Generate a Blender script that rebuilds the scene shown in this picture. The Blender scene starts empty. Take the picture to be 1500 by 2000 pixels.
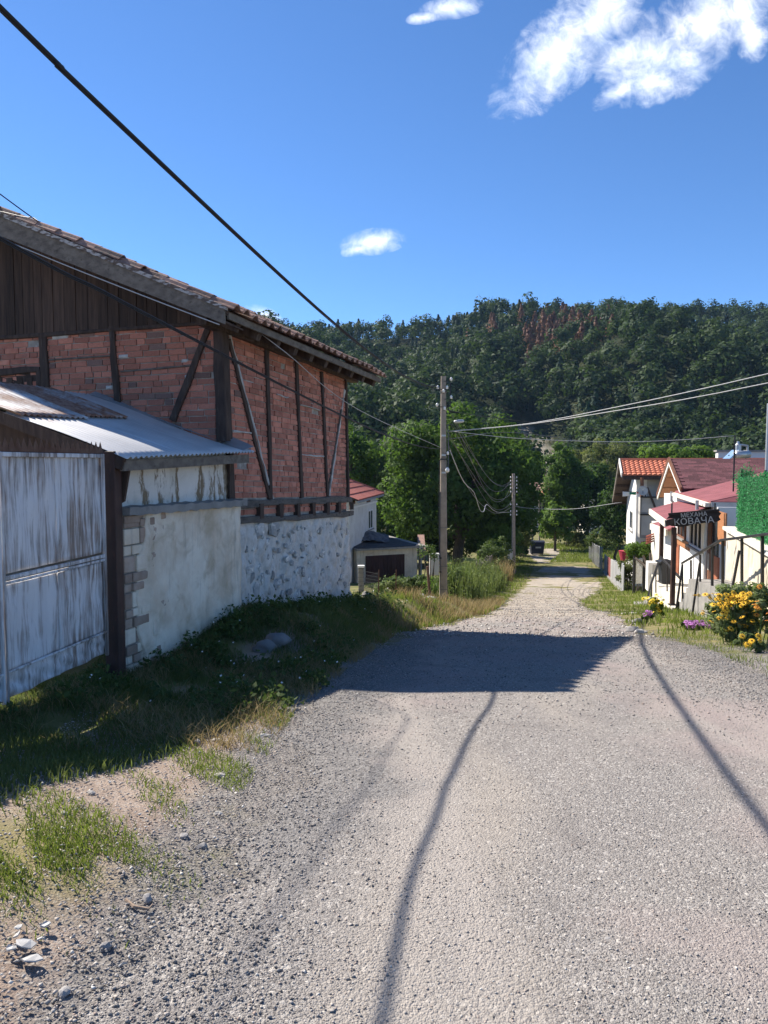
import bpy, math, random
import numpy as np
from mathutils import Vector, Matrix, Euler
random.seed(7)
RNG = np.random.default_rng(11)
scene = bpy.context.scene
COL = scene.collection
# ------------------------------------------------------------------ camera
FPX, CX, CY, HOR = 1459.0, 750.0, 1000.0, 905.0       # focal length, centre and horizon row of a 1500 x 2000 frame
PITCH = math.atan((CY - HOR) / FPX)
cam = bpy.data.cameras.new("camera")
cam.sensor_fit = 'VERTICAL'; cam.sensor_height = 24.0; cam.lens = 24.0 * FPX / 2000.0
cam.clip_start = 0.05; cam.clip_end = 5000
camo = bpy.data.objects.new("camera", cam); COL.objects.link(camo)
camo.location = (0, 0, 0); camo.rotation_euler = (math.pi / 2 - PITCH, 0, 0)
scene.camera = camo
# ------------------------------------------------------------------ light
SUN_EL = math.radians(42.0)
SUN_AZ = math.atan2(-0.793, 0.609)                     # clockwise from +Y
SUNH = Vector((math.sin(SUN_AZ), math.cos(SUN_AZ), 0))
SUND = Vector((SUNH.x * math.cos(SUN_EL), SUNH.y * math.cos(SUN_EL), math.sin(SUN_EL)))
sun = bpy.data.lights.new("sun", 'SUN'); sun.energy = 5.0; sun.angle = math.radians(0.53); sun.color = (1.0, 0.93, 0.83)
suno = bpy.data.objects.new("sun", sun); COL.objects.link(suno)
suno.rotation_euler = (-SUND).to_track_quat('-Z', 'Y').to_euler(); suno.location = (-20, 15, 30)
scene.render.engine = 'CYCLES'
scene.view_settings.view_transform = 'Standard'; scene.view_settings.look = 'None'
scene.view_settings.exposure = 1.0; scene.view_settings.gamma = 1.0; scene.view_settings.use_curve_mapping = False
cy = scene.cycles
cy.use_denoising = True; cy.max_bounces = 6; cy.diffuse_bounces = 3; cy.glossy_bounces = 2; cy.transmission_bounces = 3
cy.transparent_max_bounces = 6; cy.volume_bounces = 0; cy.caustics_reflective = False; cy.caustics_refractive = False
cy.sample_clamp_indirect = 6.0

class NT:
    """small helper round a node tree"""
    def __init__(s, tree): s.t = tree; s.n = tree.nodes; s.l = tree.links
    def new(s, typ, **kw):
        n = s.n.new(typ)
        for k, v in kw.items(): setattr(n, k, v)
        return n
    def put(s, sock, val):
        if hasattr(val, 'is_output'): s.l.new(val, sock)
        elif isinstance(val, (tuple, list)):
            sock.default_value = tuple(val) + ((1,) if sock.type == 'RGBA' and len(val) == 3 else ())
        else: sock.default_value = val
    def math(s, op, a, b=0.0, clamp=False):
        n = s.new('ShaderNodeMath', operation=op, use_clamp=clamp); s.put(n.inputs[0], a); s.put(n.inputs[1], b); return n.outputs[0]
    def vmath(s, op, a, b=(0, 0, 0)):
        n = s.new('ShaderNodeVectorMath', operation=op); s.put(n.inputs[0], a); s.put(n.inputs[1], b); return n
    def mix(s, f, a, b, blend='MIX'):
        n = s.new('ShaderNodeMix', data_type='RGBA', blend_type=blend)
        s.put(n.inputs[0], f); s.put(n.inputs[6], a); s.put(n.inputs[7], b); return n.outputs[2]
    def ramp(s, f, stops):
        n = s.new('ShaderNodeMapRange'); n.clamp = True
        s.put(n.inputs[0], f); n.inputs[1].default_value, n.inputs[2].default_value = stops[0], stops[1]
        n.inputs[3].default_value, n.inputs[4].default_value = (stops[2], stops[3]) if len(stops) > 2 else (0, 1)
        return n.outputs[0]
    def coord(s, which='Object', scale=(1, 1, 1), rot=(0, 0, 0), loc=(0, 0, 0)):
        c = s.new('ShaderNodeTexCoord'); m = s.new('ShaderNodeMapping')
        s.l.new(c.outputs[which], m.inputs[0]); m.inputs['Scale'].default_value = scale
        m.inputs['Rotation'].default_value = rot; m.inputs['Location'].default_value = loc
        return m.outputs[0]
    def noise(s, vec, scale=5, detail=5, rough=0.55, dist=0.0):
        n = s.new('ShaderNodeTexNoise'); s.l.new(vec, n.inputs['Vector'])
        n.inputs['Scale'].default_value = scale; n.inputs['Detail'].default_value = detail
        n.inputs['Roughness'].default_value = rough; n.inputs['Distortion'].default_value = dist
        return n.outputs[0]
    def voro(s, vec, scale=5, feature='F1', out=0):
        n = s.new('ShaderNodeTexVoronoi', feature=feature); s.l.new(vec, n.inputs['Vector']); n.inputs['Scale'].default_value = scale
        return n.outputs[out]
    def bump(s, h, strength=0.3, dist=0.02):
        n = s.new('ShaderNodeBump'); s.put(n.inputs['Height'], h); n.inputs['Strength'].default_value = strength
        n.inputs['Distance'].default_value = dist; return n.outputs[0]
    def attr(s, name, out=2):
        n = s.new('ShaderNodeAttribute', attribute_name=name); return n.outputs[out]

# ------------------------------------------------------------------ sky with a few summer clouds
world = bpy.data.worlds.new("World"); scene.world = world; world.use_nodes = True
w = NT(world.node_tree); w.n.clear()
sky = w.new('ShaderNodeTexSky', sky_type='NISHITA', sun_disc=False)
sky.sun_elevation = SUN_EL; sky.sun_rotation = SUN_AZ; sky.altitude = 2500; sky.air_density = 1.0; sky.dust_density = 0.12; sky.ozone_density = 7.5
hs = w.new('ShaderNodeHueSaturation'); hs.inputs['Saturation'].default_value = 1.06; w.l.new(sky.outputs[0], hs.inputs['Color'])
bg = w.new('ShaderNodeBackground'); w.l.new(hs.outputs[0], bg.inputs[0]); bg.inputs[1].default_value = 0.099
tc = w.new('ShaderNodeTexCoord'); sx = w.new('ShaderNodeSeparateXYZ'); w.l.new(tc.outputs['Generated'], sx.inputs[0])
ay = w.math('MAXIMUM', w.math('ABSOLUTE', sx.outputs[1]), 0.02)
cu = w.math('DIVIDE', sx.outputs[0], ay); cv = w.math('DIVIDE', sx.outputs[2], ay)
cxy = w.new('ShaderNodeCombineXYZ'); w.l.new(cu, cxy.inputs[0]); w.l.new(cv, cxy.inputs[1]); UV = cxy.outputs[0]
def tanuv(px, py):
    fx, fy = (px - CX) / FPX, (CY - py) / FPX
    y = math.cos(PITCH) + fy * math.sin(PITCH); z = -math.sin(PITCH) + fy * math.cos(PITCH)
    return fx / y, z / y
CLOUDS = [((1100, 92), 178, 74, 44), ((1165, 40), 130, 70, 50), ((1300, 115), 135, 74, 20), ((1380, 40), 175, 74, 24), ((1270, 160), 80, 36, 15), ((1215, 105), 70, 46, 10), ((1120, 70), 150, 60, 46), ((1215, 175), 70, 20, 30),
          ((731, 472), 66, 25, 6), ((700, 486), 34, 13, 15), ((885, 14), 66, 22, 8), ((828, 34), 34, 12, 10), ((520, 618), 46, 17, -22),
          ((1465, 66), 36, 54, 10), ((2300, 250), 300, 80, 20), ((-900, 100), 330, 90, 10), ((-1700, 520), 260, 60, 0),
          ((400, -900), 300, 90, 30), ((2900, 500), 320, 60, 0)]
best = None
for (c, a, b, rot) in CLOUDS:
    u0, v0 = tanuv(*c)
    mp = w.new('ShaderNodeMapping', vector_type='TEXTURE'); w.l.new(UV, mp.inputs[0])
    mp.inputs['Location'].default_value = (u0, v0, 0); mp.inputs['Rotation'].default_value = (0, 0, math.radians(rot))
    mp.inputs['Scale'].default_value = (a / FPX, b / FPX, 1)
    d = w.vmath('LENGTH', mp.outputs[0]).outputs['Value']
    best = d if best is None else w.math('MINIMUM', best, d)
warp = w.noise(UV, 9, 3, 0.5)
cn = w.noise(UV, 12, 10, 0.66, 0.7); cn2 = w.noise(UV, 42, 8, 0.65, 0.8)
fld = w.math('ADD', w.math('SUBTRACT', 1.05, best), w.math('ADD', w.math('MULTIPLY', w.math('SUBTRACT', cn, 0.5), 2.3), w.math('MULTIPLY', w.math('SUBTRACT', cn2, 0.5), 1.25)))
fld = w.math('SUBTRACT', fld, w.ramp(best, (1.0, 1.8, 0.0, 2.5)))
dens = w.ramp(fld, (-0.10, 1.15)); dens = w.math('POWER', dens, 1.5)
cshade = w.mix(w.ramp(w.noise(UV, 17, 6), (0.35, 0.65)), (0.70, 0.78, 0.92), (1.0, 1.0, 1.0))
cb = w.new('ShaderNodeBackground'); w.l.new(cshade, cb.inputs[0]); cb.inputs[1].default_value = 0.93
ms = w.new('ShaderNodeMixShader'); w.l.new(w.math('MULTIPLY', dens, 0.92), ms.inputs[0]); w.l.new(bg.outputs[0], ms.inputs[1]); w.l.new(cb.outputs[0], ms.inputs[2])
wo = w.new('ShaderNodeOutputWorld'); w.l.new(ms.outputs[0], wo.inputs[0])

# ------------------------------------------------------------------ geometry helpers
def V(*a): return Vector(a)
def ray(px, py):
    fx, fy = (px - CX) / FPX, (CY - py) / FPX
    return Vector((fx, math.cos(PITCH) + fy * math.sin(PITCH), -math.sin(PITCH) + fy * math.cos(PITCH)))
def P(px, py, Y):
    r = ray(px, py); return r * (Y / r.y)
def on(px, py, A, B):
    """the point of the upright plane through plan points A, B along a sight line (used to measure the photograph)"""
    n = Vector((B[1] - A[1], A[0] - B[0], 0)); r = ray(px, py)
    return r * (n.dot(Vector((A[0], A[1], 0))) / n.dot(r))
def unit(v): return Vector(v).normalized()

def empty(name, loc, label, cat, group=None):
    o = bpy.data.objects.new(name, None); COL.objects.link(o); o.location = loc; o.empty_display_size = 0.2
    o["label"] = label; o["category"] = cat
    if group: o["group"] = group
    return o
def tag(o, label=None, cat=None, group=None, kind=None):
    if label: o["label"] = label
    if cat: o["category"] = cat
    if group: o["group"] = group
    if kind: o["kind"] = kind
    return o
def link(o, parent=None):
    COL.objects.link(o)
    if parent is not None:
        o.parent = parent
        if parent.type == 'EMPTY': o.matrix_parent_inverse = Matrix.Translation(-parent.location)
    return o
def place(name, me, M, parent, mat=None):
    o = bpy.data.objects.new(name, me); link(o, parent); o.matrix_basis = M
    return o

class MB:
    def __init__(s): s.v = []; s.f = []
    def add(s, vs, fs):
        k = len(s.v); s.v += [tuple(v) for v in vs]; s.f += [tuple(i + k for i in f) for f in fs]; return s
    def hexa(s, b, t):
        return s.add(list(b) + list(t), [(3, 2, 1, 0), (4, 5, 6, 7), (0, 1, 5, 4), (1, 2, 6, 5), (2, 3, 7, 6), (3, 0, 4, 7)])
    def box(s, c, size, rz=0.0, tilt=None):
        c = Vector(c); hx, hy, hz = size[0] / 2, size[1] / 2, size[2] / 2
        R = Matrix.Rotation(rz, 3, 'Z')
        if tilt is not None: R = R @ tilt
        q = [c + R @ Vector((x, y, z)) for z in (-hz, hz) for x, y in ((-hx, -hy), (hx, -hy), (hx, hy), (-hx, hy))]
        return s.hexa(q[:4], q[4:])
    def beam(s, p, q, wd, th, up=(0, 0, 1), wd2=None):
        """bar from p to q, th along up, wd across"""
        p, q = Vector(p), Vector(q); d = (q - p).normalized(); up = Vector(up); sd = d.cross(up).normalized(); u = sd.cross(d).normalized()
        w2 = wd if wd2 is None else wd2
        def ring(c, ww): return [c - sd * ww / 2 - u * th / 2, c + sd * ww / 2 - u * th / 2, c + sd * ww / 2 + u * th / 2, c - sd * ww / 2 + u * th / 2]
        return s.hexa(ring(p, wd), ring(q, w2))
    def prism(s, poly, ext):
        n = len(poly); ext = Vector(ext)
        vs = [Vector(p) for p in poly] + [Vector(p) + ext for p in poly]
        return s.add(vs, [tuple(range(n))[::-1], tuple(range(n, 2 * n))] + [(i, (i + 1) % n, n + (i + 1) % n, n + i) for i in range(n)])
    def tube(s, pts, r, n=8, caps=True):
        pts = [Vector(p) for p in pts]; m = len(pts); rs = r if isinstance(r, (list, tuple)) else [r] * m
        k = len(s.v); prev = None
        for i, p in enumerate(pts):
            d = (pts[min(i + 1, m - 1)] - pts[max(i - 1, 0)]).normalized()
            a = prev if prev is not None else (Vector((0, 0, 1)) if abs(d.z) < 0.9 else Vector((1, 0, 0)))
            sd = d.cross(a).normalized(); u = sd.cross(d).normalized(); prev = u
            for j in range(n):
                t = 2 * math.pi * j / n; s.v.append(tuple(p + (sd * math.cos(t) + u * math.sin(t)) * rs[i]))
        for i in range(m - 1):
            for j in range(n):
                a, b = k + i * n + j, k + i * n + (j + 1) % n; s.f.append((a, b, b + n, a + n))
        if caps: s.f.append(tuple(k + j for j in range(n))[::-1]); s.f.append(tuple(k + (m - 1) * n + j for j in range(n)))
        return s
    def lathe(s, base, prof, n=12, axis=(0, 0, 1)):
        ax = unit(axis); sd = ax.orthogonal().normalized(); u = ax.cross(sd); base = Vector(base); k = len(s.v); m = len(prof)
        for (r, h) in prof:
            for j in range(n):
                t = 2 * math.pi * j / n; s.v.append(tuple(base + ax * h + (sd * math.cos(t) + u * math.sin(t)) * max(r, 1e-4)))
        for i in range(m - 1):
            for j in range(n):
                a, b = k + i * n + j, k + i * n + (j + 1) % n; s.f.append((a, b, b + n, a + n))
        s.f.append(tuple(k + j for j in range(n))[::-1]); s.f.append(tuple(k + (m - 1) * n + j for j in range(n)))
        return s
    def sheet(s, A, B, C, D, nu, nv, fn=None, th=0.0):
        """grid A-B (u) by A-D (v); fn(u, v) gives the lift along the normal"""
        A, B, C, D = map(Vector, (A, B, C, D)); nrm = (B - A).cross(D - A).normalized(); k = len(s.v)
        for lay in ((0,) if th == 0 else (0, 1)):
            for j in range(nv + 1):
                for i in range(nu + 1):
                    u, v = i / nu, j / nv
                    p = (A * (1 - u) + B * u) * (1 - v) + (D * (1 - u) + C * u) * v
                    s.v.append(tuple(p + nrm * ((fn(u, v) if fn else 0) - lay * th)))
        W = nu + 1; L = W * (nv + 1)
        for j in range(nv):
            for i in range(nu):
                a = k + j * W + i; s.f.append((a, a + 1, a + 1 + W, a + W))
                if th: s.f.append((a + L, a + W + L, a + 1 + W + L, a + 1 + L))
        if th:
            rim = [i for i in range(nu)] + [nu + W * j for j in range(nv)] + [W * nv + i for i in range(nu, 0, -1)] + [W * j for j in range(nv, 0, -1)]
            for q in range(len(rim)):
                a, b = k + rim[q], k + rim[(q + 1) % len(rim)]; s.f.append((b, a, a + L, b + L))
        return s
    def rock(s, c, size, seed=0, sub=1, rz=None):
        r = random.Random(seed); vs, fs = ICO[sub]; R = Matrix.Rotation(r.uniform(0, 6.28) if rz is None else rz, 3, 'Z')
        o = Vector((r.uniform(0, 50), r.uniform(0, 50), r.uniform(0, 50)))
        out = []
        for v in vs:
            k = 1 + 0.22 * math.sin(3.1 * v.x + o.x) * math.cos(2.7 * v.y + o.y) + 0.14 * math.sin(5.3 * v.z + o.z + 2 * v.x) + r.uniform(-.05, .05)
            out.append(Vector(c) + R @ Vector((v.x * k * size[0], v.y * k * size[1], v.z * k * size[2])))
        return s.add(out, fs)
    def mesh(s, name, mat=None, smooth=False):
        me = bpy.data.meshes.new(name); me.from_pydata(s.v, [], s.f)
        if mat is not None: me.materials.append(mat)
        if smooth: me.polygons.foreach_set('use_smooth', [True] * len(me.polygons))
        me.update(); return me
    def build(s, name, mat, parent=None, smooth=False, bevel=0.0):
        o = bpy.data.objects.new(name, s.mesh(name, mat, smooth)); link(o, parent)
        if bevel:
            b = o.modifiers.new("bevel", 'BEVEL'); b.width = bevel; b.segments = 1; b.limit_method = 'ANGLE'
        return o
def _ico(sub):
    import bmesh
    bm = bmesh.new(); bmesh.ops.create_icosphere(bm, subdivisions=sub, radius=1.0); bm.verts.index_update()
    r = ([v.co.copy() for v in bm.verts], [tuple(v.index for v in f.verts) for f in bm.faces]); bm.free(); return r
ICO = {k: _ico(k) for k in (1, 2, 3)}

def npmesh(name, Vv, faces, mat, parent=None, tint=None, smooth=False, normals=None):
    """one mesh object from numpy arrays; faces = list of (m,3)/(m,4) index arrays; tint = one number per vertex"""
    me = bpy.data.meshes.new(name); Vv = np.asarray(Vv, np.float32).reshape(-1, 3)
    faces = [np.asarray(f, np.int32) for f in faces if len(f)]
    me.vertices.add(len(Vv)); me.vertices.foreach_set('co', Vv.ravel())
    loops = np.concatenate([f.ravel() for f in faces]); me.loops.add(len(loops)); me.loops.foreach_set('vertex_index', loops)
    tot = np.concatenate([np.full(len(f), f.shape[1], np.int32) for f in faces]); st = np.zeros(len(tot), np.int32); st[1:] = np.cumsum(tot)[:-1]
    me.polygons.add(len(tot)); me.polygons.foreach_set('loop_start', st)
    if smooth: me.polygons.foreach_set('use_smooth', np.ones(len(tot), bool))
    me.update(calc_edges=True); me.materials.append(mat)
    if tint is not None:
        a = me.attributes.new('tint', 'FLOAT', 'POINT'); a.data.foreach_set('value', np.asarray(tint, np.float32))
    if normals is not None: me.normals_split_custom_set_from_vertices(np.asarray(normals, np.float32))
    o = bpy.data.objects.new(name, me); link(o, parent); return o

def nrm(a): return a / np.maximum(np.linalg.norm(a, axis=-1, keepdims=True), 1e-9)
def leaf_quads(C, size, out=None, bias=0.6, rng=RNG, asp=0.6, soft=None):
    """rhombic leaves at C (n,3) with half length size (n,)"""
    n = len(C); N = rng.normal(size=(n, 3)); 
    if out is not None: N = nrm(N) + out * bias
    N = nrm(N + np.array([0, 0, 0.35])); T = nrm(np.cross(N, rng.normal(size=(n, 3)))); B = np.cross(N, T)
    s = np.asarray(size).reshape(-1, 1)
    if soft is not None:                                   # leaves face outwards; shading normals lean to the crown's own surface
        B = B * np.sign((N * out).sum(1, keepdims=True) + 1e-6); N = np.cross(T, B)
    Q = np.stack([C - T * s, C - B * s * asp + N * s * .12, C + T * s, C + B * s * asp + N * s * .12], 1)
    if soft is not None: return Q.reshape(-1, 3), np.arange(4 * n).reshape(n, 4), np.repeat(nrm(out * soft + N * (1 - soft)), 4, 0)
    return Q.reshape(-1, 3), np.arange(4 * n).reshape(n, 4)
def crown(center, radii, nclump, per, clump_r, leaf, rng, low=-0.75, shell=0.45, lump=0.25):
    """leaf quads gathered in clumps through an uneven crown; returns verts, quads, tint, clump centres"""
    D = nrm(rng.normal(size=(nclump * 3, 3))); D = D[D[:, 2] > low][:nclump]; m = len(D)
    rad = rng.uniform(shell, 1.0, (m, 1)) ** 0.6
    ph = rng.uniform(0, 6.28, 3)
    k = 1 + lump * (np.sin(3 * D[:, :1] + ph[0]) * np.cos(4 * D[:, 1:2] + ph[1]) + 0.6 * np.sin(6 * D[:, 2:] + ph[2]) * np.cos(5 * D[:, :1]))
    CC = np.asarray(center) + D * rad * k * np.asarray(radii)
    cr = clump_r * rng.uniform(0.6, 1.35, (m, 1))
    L = CC[:, None, :] + nrm(rng.normal(size=(m, per, 3))) * (rng.uniform(0.2, 1.0, (m, per, 1)) ** 0.5) * cr[:, None, :] * np.array([1, 1, 0.8])
    out = nrm(L - CC[:, None, :]).reshape(-1, 3); L = L.reshape(-1, 3)
    cen = nrm((L - np.asarray(center)) / np.asarray(radii)); o2 = nrm(out * .75 + cen * .45)
    vs, q, nv = leaf_quads(L, leaf * rng.uniform(0.6, 1.3, len(L)), o2, 0.9, rng, .6, .45)
    t = np.repeat(np.clip(np.repeat(rng.uniform(0.1, 0.9, m), per) + rng.normal(0, 0.16, len(L)), 0, 1), 4)
    return vs, q, t, CC, nv
def blades(X, Y, Z, h, wd, rng, lean=0.5):
    n = len(X); a = rng.uniform(0, 6.28, n); b = rng.uniform(0, 6.28, n); l = h * lean * rng.uniform(0.2, 1.2, n)
    sx, sy = np.cos(a) * wd / 2, np.sin(a) * wd / 2; lx, ly = np.cos(b) * l, np.sin(b) * l
    p = np.stack([X, Y, Z], 1); z0 = np.zeros(n); s = np.stack([sx, sy, z0], 1)
    m = p + np.stack([lx * .35, ly * .35, h * .6], 1); t = p + np.stack([lx, ly, h], 1)
    Vv = np.stack([p - s, p + s, m + s * .75, m - s * .75, t], 1).reshape(-1, 3); k = np.arange(n)[:, None] * 5
    return Vv, k + np.array([[0, 1, 2, 3]]), k + np.array([[3, 2, 4]])
def join(parts):
    """parts = list of (verts, [faces...], tint); returns merged"""
    vs, fs, ts, k = [], {}, [], 0
    for v, fl, t in parts:
        for f in fl: fs.setdefault(f.shape[1], []).append(f + k)
        vs.append(v); ts.append(t); k += len(v)
    return np.concatenate(vs), [np.concatenate(x) for x in fs.values()], np.concatenate(ts)
# ------------------------------------------------------------------ materials
MATS = {}
def newmat(name):
    m = bpy.data.materials.new(name); m.use_nodes = True; t = NT(m.node_tree); t.n.clear()
    o = t.new('ShaderNodeOutputMaterial'); b = t.new('ShaderNodeBsdfPrincipled'); t.l.new(b.outputs[0], o.inputs[0]); MATS[name] = m
    return m, t, b, o
def mat(name, c1, c2=None, scale=3, rough=.85, bump=.25, bscale=40, stretch=(1, 1, 1), rand=0.0, metal=0.0, spec=.3, c3=None, s3=(.55, .7), scale3=8, bdist=.01, lo=.35, hi=.65, stretch3=None):
    """two-tone noise surface, an optional third tone in patches, fine relief, optional shift per object"""
    m, t, b, o = newmat(name); vec = t.coord('Object', stretch)
    if rand:
        oi = t.new('ShaderNodeObjectInfo'); vec = t.vmath('ADD', vec, t.vmath('SCALE', (13, 7, 5)).outputs[0]).outputs[0]
        vm = t.new('ShaderNodeVectorMath', operation='SCALE'); vm.inputs[0].default_value = (37, 23, 11); t.l.new(oi.outputs['Random'], vm.inputs['Scale'])
        vec = t.vmath('ADD', vec, vm.outputs[0]).outputs[0]
    col = t.mix(t.ramp(t.noise(vec, scale, 6), (lo, hi)), c1, c2 or c1)
    if c3:
        v3 = t.coord('Object', stretch3) if stretch3 else vec
        col = t.mix(t.ramp(t.noise(v3, scale3, 7, .6), s3), col, c3)
    if rand:
        h = t.new('ShaderNodeHueSaturation'); t.l.new(col, h.inputs['Color'])
        t.l.new(t.ramp(oi.outputs['Random'], (0, 1, 1 - rand, 1 + rand)), h.inputs['Value']); col = h.outputs[0]
    t.put(b.inputs['Base Color'], col); b.inputs['Roughness'].default_value = rough; b.inputs['Metallic'].default_value = metal
    b.inputs['Specular IOR Level'].default_value = spec
    if bump: t.put(b.inputs['Normal'], t.bump(t.noise(vec, bscale, 6, .6), bump, bdist))
    return m
def leafmat(name, c1, c2, trans=.35, ctr=None, patch=None):
    m, t, b, o = newmat(name); tv = t.attr('tint')
    col = t.mix(tv, c1, c2)
    if patch: col = t.mix(t.ramp(t.noise(t.coord('Object'), patch[0], 3), patch[1]), col, patch[2])
    t.put(b.inputs['Base Color'], col); b.inputs['Roughness'].default_value = .65; b.inputs['Specular IOR Level'].default_value = .12
    tr = t.new('ShaderNodeBsdfTranslucent'); t.put(tr.inputs[0], t.mix(.5, col, ctr or (c2[0] * 1.3, c2[1] * 1.5, c2[2] * .5)))
    mx = t.new('ShaderNodeMixShader'); mx.inputs[0].default_value = trans; t.l.new(b.outputs[0], mx.inputs[1]); t.l.new(tr.outputs[0], mx.inputs[2]); t.l.new(mx.outputs[0], o.inputs[0])
    return m
# bricks, timber, plaster
M_BRICK = mat('brick_clay', (.42, .150, .098), (.52, .225, .155), 9, .9, .5, 60, rand=.28, c3=(.17, .09, .075), s3=(.58, .74), scale3=6)
M_BRICKD = mat('brick_clay_weathered', (.20, .115, .095), (.28, .17, .135), 9, .9, .5, 60, rand=.25)
M_HOLLOW = mat('hollow_block', (.33, .23, .17), (.42, .32, .25), 8, .9, .5, 50, rand=.2)
M_MORTAR = mat('mortar', (.40, .36, .31), (.27, .24, .21), 7, .95, .8, 30, c3=(.55, .51, .45), s3=(.55, .66), scale3=4)
M_TIMBER = mat('timber_dark', (.045, .030, .024), (.085, .058, .045), 3, .85, .6, 16, stretch=(6, 6, 1), c3=(.14, .115, .095), s3=(.6, .78), scale3=5)
M_TIMBERG = mat('timber_grey', (.115, .097, .08), (.20, .172, .142), 3, .85, .6, 14, stretch=(3, 3, 5), c3=(.07, .06, .05), s3=(.58, .72), scale3=4)
M_SILL = mat('timber_sill', (.075, .068, .06), (.17, .15, .13), 3, .9, .7, 20, stretch=(2, 2, 6), c3=(.03, .028, .026), s3=(.55, .7), scale3=3)
M_PLANK = mat('plank_brown', (.042, .026, .019), (.085, .052, .036), 3, .8, .5, 18, stretch=(9, 9, .7), rand=.35)
M_WHITEWASH = mat('old_limewash', (.55, .53, .49), (.40, .38, .35), 12, .9, .5, 40)
M_STONE = mat('field_stone', (.33, .32, .305), (.48, .455, .42), 1.6, .9, .7, 9, rand=.3, c3=(.74, .70, .64), s3=(.50, .60), scale3=.9)
M_CONC = mat('concrete', (.30, .285, .26), (.21, .20, .185), 4, .9, .5, 60, c3=(.11, .105, .095), s3=(.6, .78), scale3=5)
M_CONCP = mat('concrete_pole', (.34, .28, .225), (.26, .215, .175), 6, .9, .5, 80, c3=(.13, .11, .095), s3=(.58, .75), scale3=3)
def plaster(name, base, pale, stain, dark, sc=1.0, streak=.6, drips=None):
    m, t, b, o = newmat(name); v = t.coord('Object', (sc, sc, sc))
    col = t.mix(t.ramp(t.noise(v, 1.6, 8, .62), (.38, .62)), base, pale)
    col = t.mix(t.math('MULTIPLY', t.ramp(t.noise(v, 2.3, 7, .6, .6), (.5, .68)), .75), col, stain)
    vs = t.coord('Object', (5 * sc, 5 * sc, .45 * sc))
    col = t.mix(t.math('MULTIPLY', t.ramp(t.noise(vs, 1.7, 6, .65), (.55, .75)), streak), col, dark)
    if drips:
        vd = t.coord('Object', (4.2, 4.2, .75), loc=(1.3, 0, 0))
        col = t.mix(t.ramp(t.noise(vd, 1.5, 8, .75), (drips[0], drips[0] + .05)), col, drips[1])
    t.put(b.inputs['Base Color'], col); b.inputs['Roughness'].default_value = .95; b.inputs['Specular IOR Level'].default_value = .15
    h = t.math('ADD', t.noise(v, 4, 8, .65), t.math('MULTIPLY', t.noise(v, 70, 4), .25)); t.put(b.inputs['Normal'], t.bump(h, .5, .03))
    return m
M_PLASTER = plaster('plaster_grey', (.68, .55, .41), (.86, .755, .61), (.50, .39, .26), (.35, .29, .23), 1.4)
M_PLASTERU = plaster('plaster_upper', (.70, .65, .58), (.78, .73, .66), (.58, .53, .45), (.46, .42, .36), 1.4, .5, (.53, (.24, .18, .115)))
M_LIME = plaster('lime_render', (.58, .54, .49), (.70, .66, .605), (.47, .40, .32), (.36, .335, .31), 4.0, .8)
M_WHITEW = plaster('white_house_plaster', (.60, .58, .54), (.66, .645, .61), (.50, .48, .44), (.45, .43, .40), .5, .4)
M_CREAM = plaster('cream_plaster', (.66, .61, .51), (.72, .68, .58), (.56, .50, .40), (.44, .39, .31), .8, .6)
M_RETAIN = plaster('retaining_plaster', (.56, .49, .38), (.62, .56, .45), (.44, .37, .28), (.27, .225, .17), 1.1, .9)
M_WHITE = mat('white_paint', (.80, .78, .74), (.74, .72, .68), 3, .7, .15, 30)
M_GREYW = plaster('grey_render_and_shade', (.40, .385, .35), (.46, .44, .40), (.34, .32, .29), (.25, .235, .21), .6, .6)  # grey render; also colours in the shade on the balcony house front
# metal
def gatemat():
    m, t, b, o = newmat('silver_painted_sheet'); vs = t.coord('Object', (9, 9, .55)); v = t.coord('Object')
    a = t.noise(vs, 2.2, 9, .72); c = t.noise(v, 1.1, 4)
    col = t.mix(t.ramp(t.noise(vs, .9, 5), (.3, .7)), (.62, .60, .60), (.72, .70, .69))
    f = t.math('MULTIPLY', t.ramp(t.math('ADD', a, t.math('MULTIPLY', t.math('SUBTRACT', c, .5), .7)), (.44, .62)), .92)
    col = t.mix(f, col, t.mix(t.ramp(t.noise(v, 6, 5), (.4, .6)), (.15, .125, .11), (.20, .13, .095)))
    t.put(b.inputs['Base Color'], col); b.inputs['Metallic'].default_value = .0; b.inputs['Roughness'].default_value = .5
    h = t.math('ADD', t.math('MULTIPLY', t.noise(v, 3.2, 3), 1.0), t.math('MULTIPLY', a, .08)); t.put(b.inputs['Normal'], t.bump(h, .5, .05)); return m
M_GATE = gatemat()
M_POST = mat('brown_post_steel', (.042, .026, .022), (.07, .035, .028), 3, .6, .3, 30, stretch=(3, 3, 1), c3=(.13, .05, .03), s3=(.6, .75))
def tinmat():
    m, t, b, o = newmat('galvanised_corrugated'); v = t.coord('Object'); oi = t.new('ShaderNodeObjectInfo')
    col = t.mix(t.ramp(t.noise(v, 2, 5), (.35, .65)), (.50, .50, .50), (.62, .61, .60))
    rust = t.mix(t.ramp(t.noise(v, 14, 6), (.4, .65)), (.20, .085, .045), (.34, .19, .13))
    f = t.ramp(t.math('ADD', t.noise(v, 1.6, 8, .7), t.attr('tint')), (.62, .80))
    t.put(b.inputs['Base Color'], t.mix(f, col, rust)); t.put(b.inputs['Metallic'], t.math('MULTIPLY', t.math('SUBTRACT', 1.0, f), .35)); b.inputs['Roughness'].default_value = .48
    return m
M_TIN = tinmat()
M_ZINC = mat('dull_zinc', (.27, .29, .31), (.36, .38, .40), 5, .5, .15, 30, metal=.4)
M_STEELD = mat('black_painted_steel', (.018, .018, .02), (.03, .03, .032), 8, .45, .1, 40)
M_BROWNST = mat('porch_post_brown', (.035, .018, .014), (.06, .03, .022), 6, .5, .1, 30)
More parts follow.
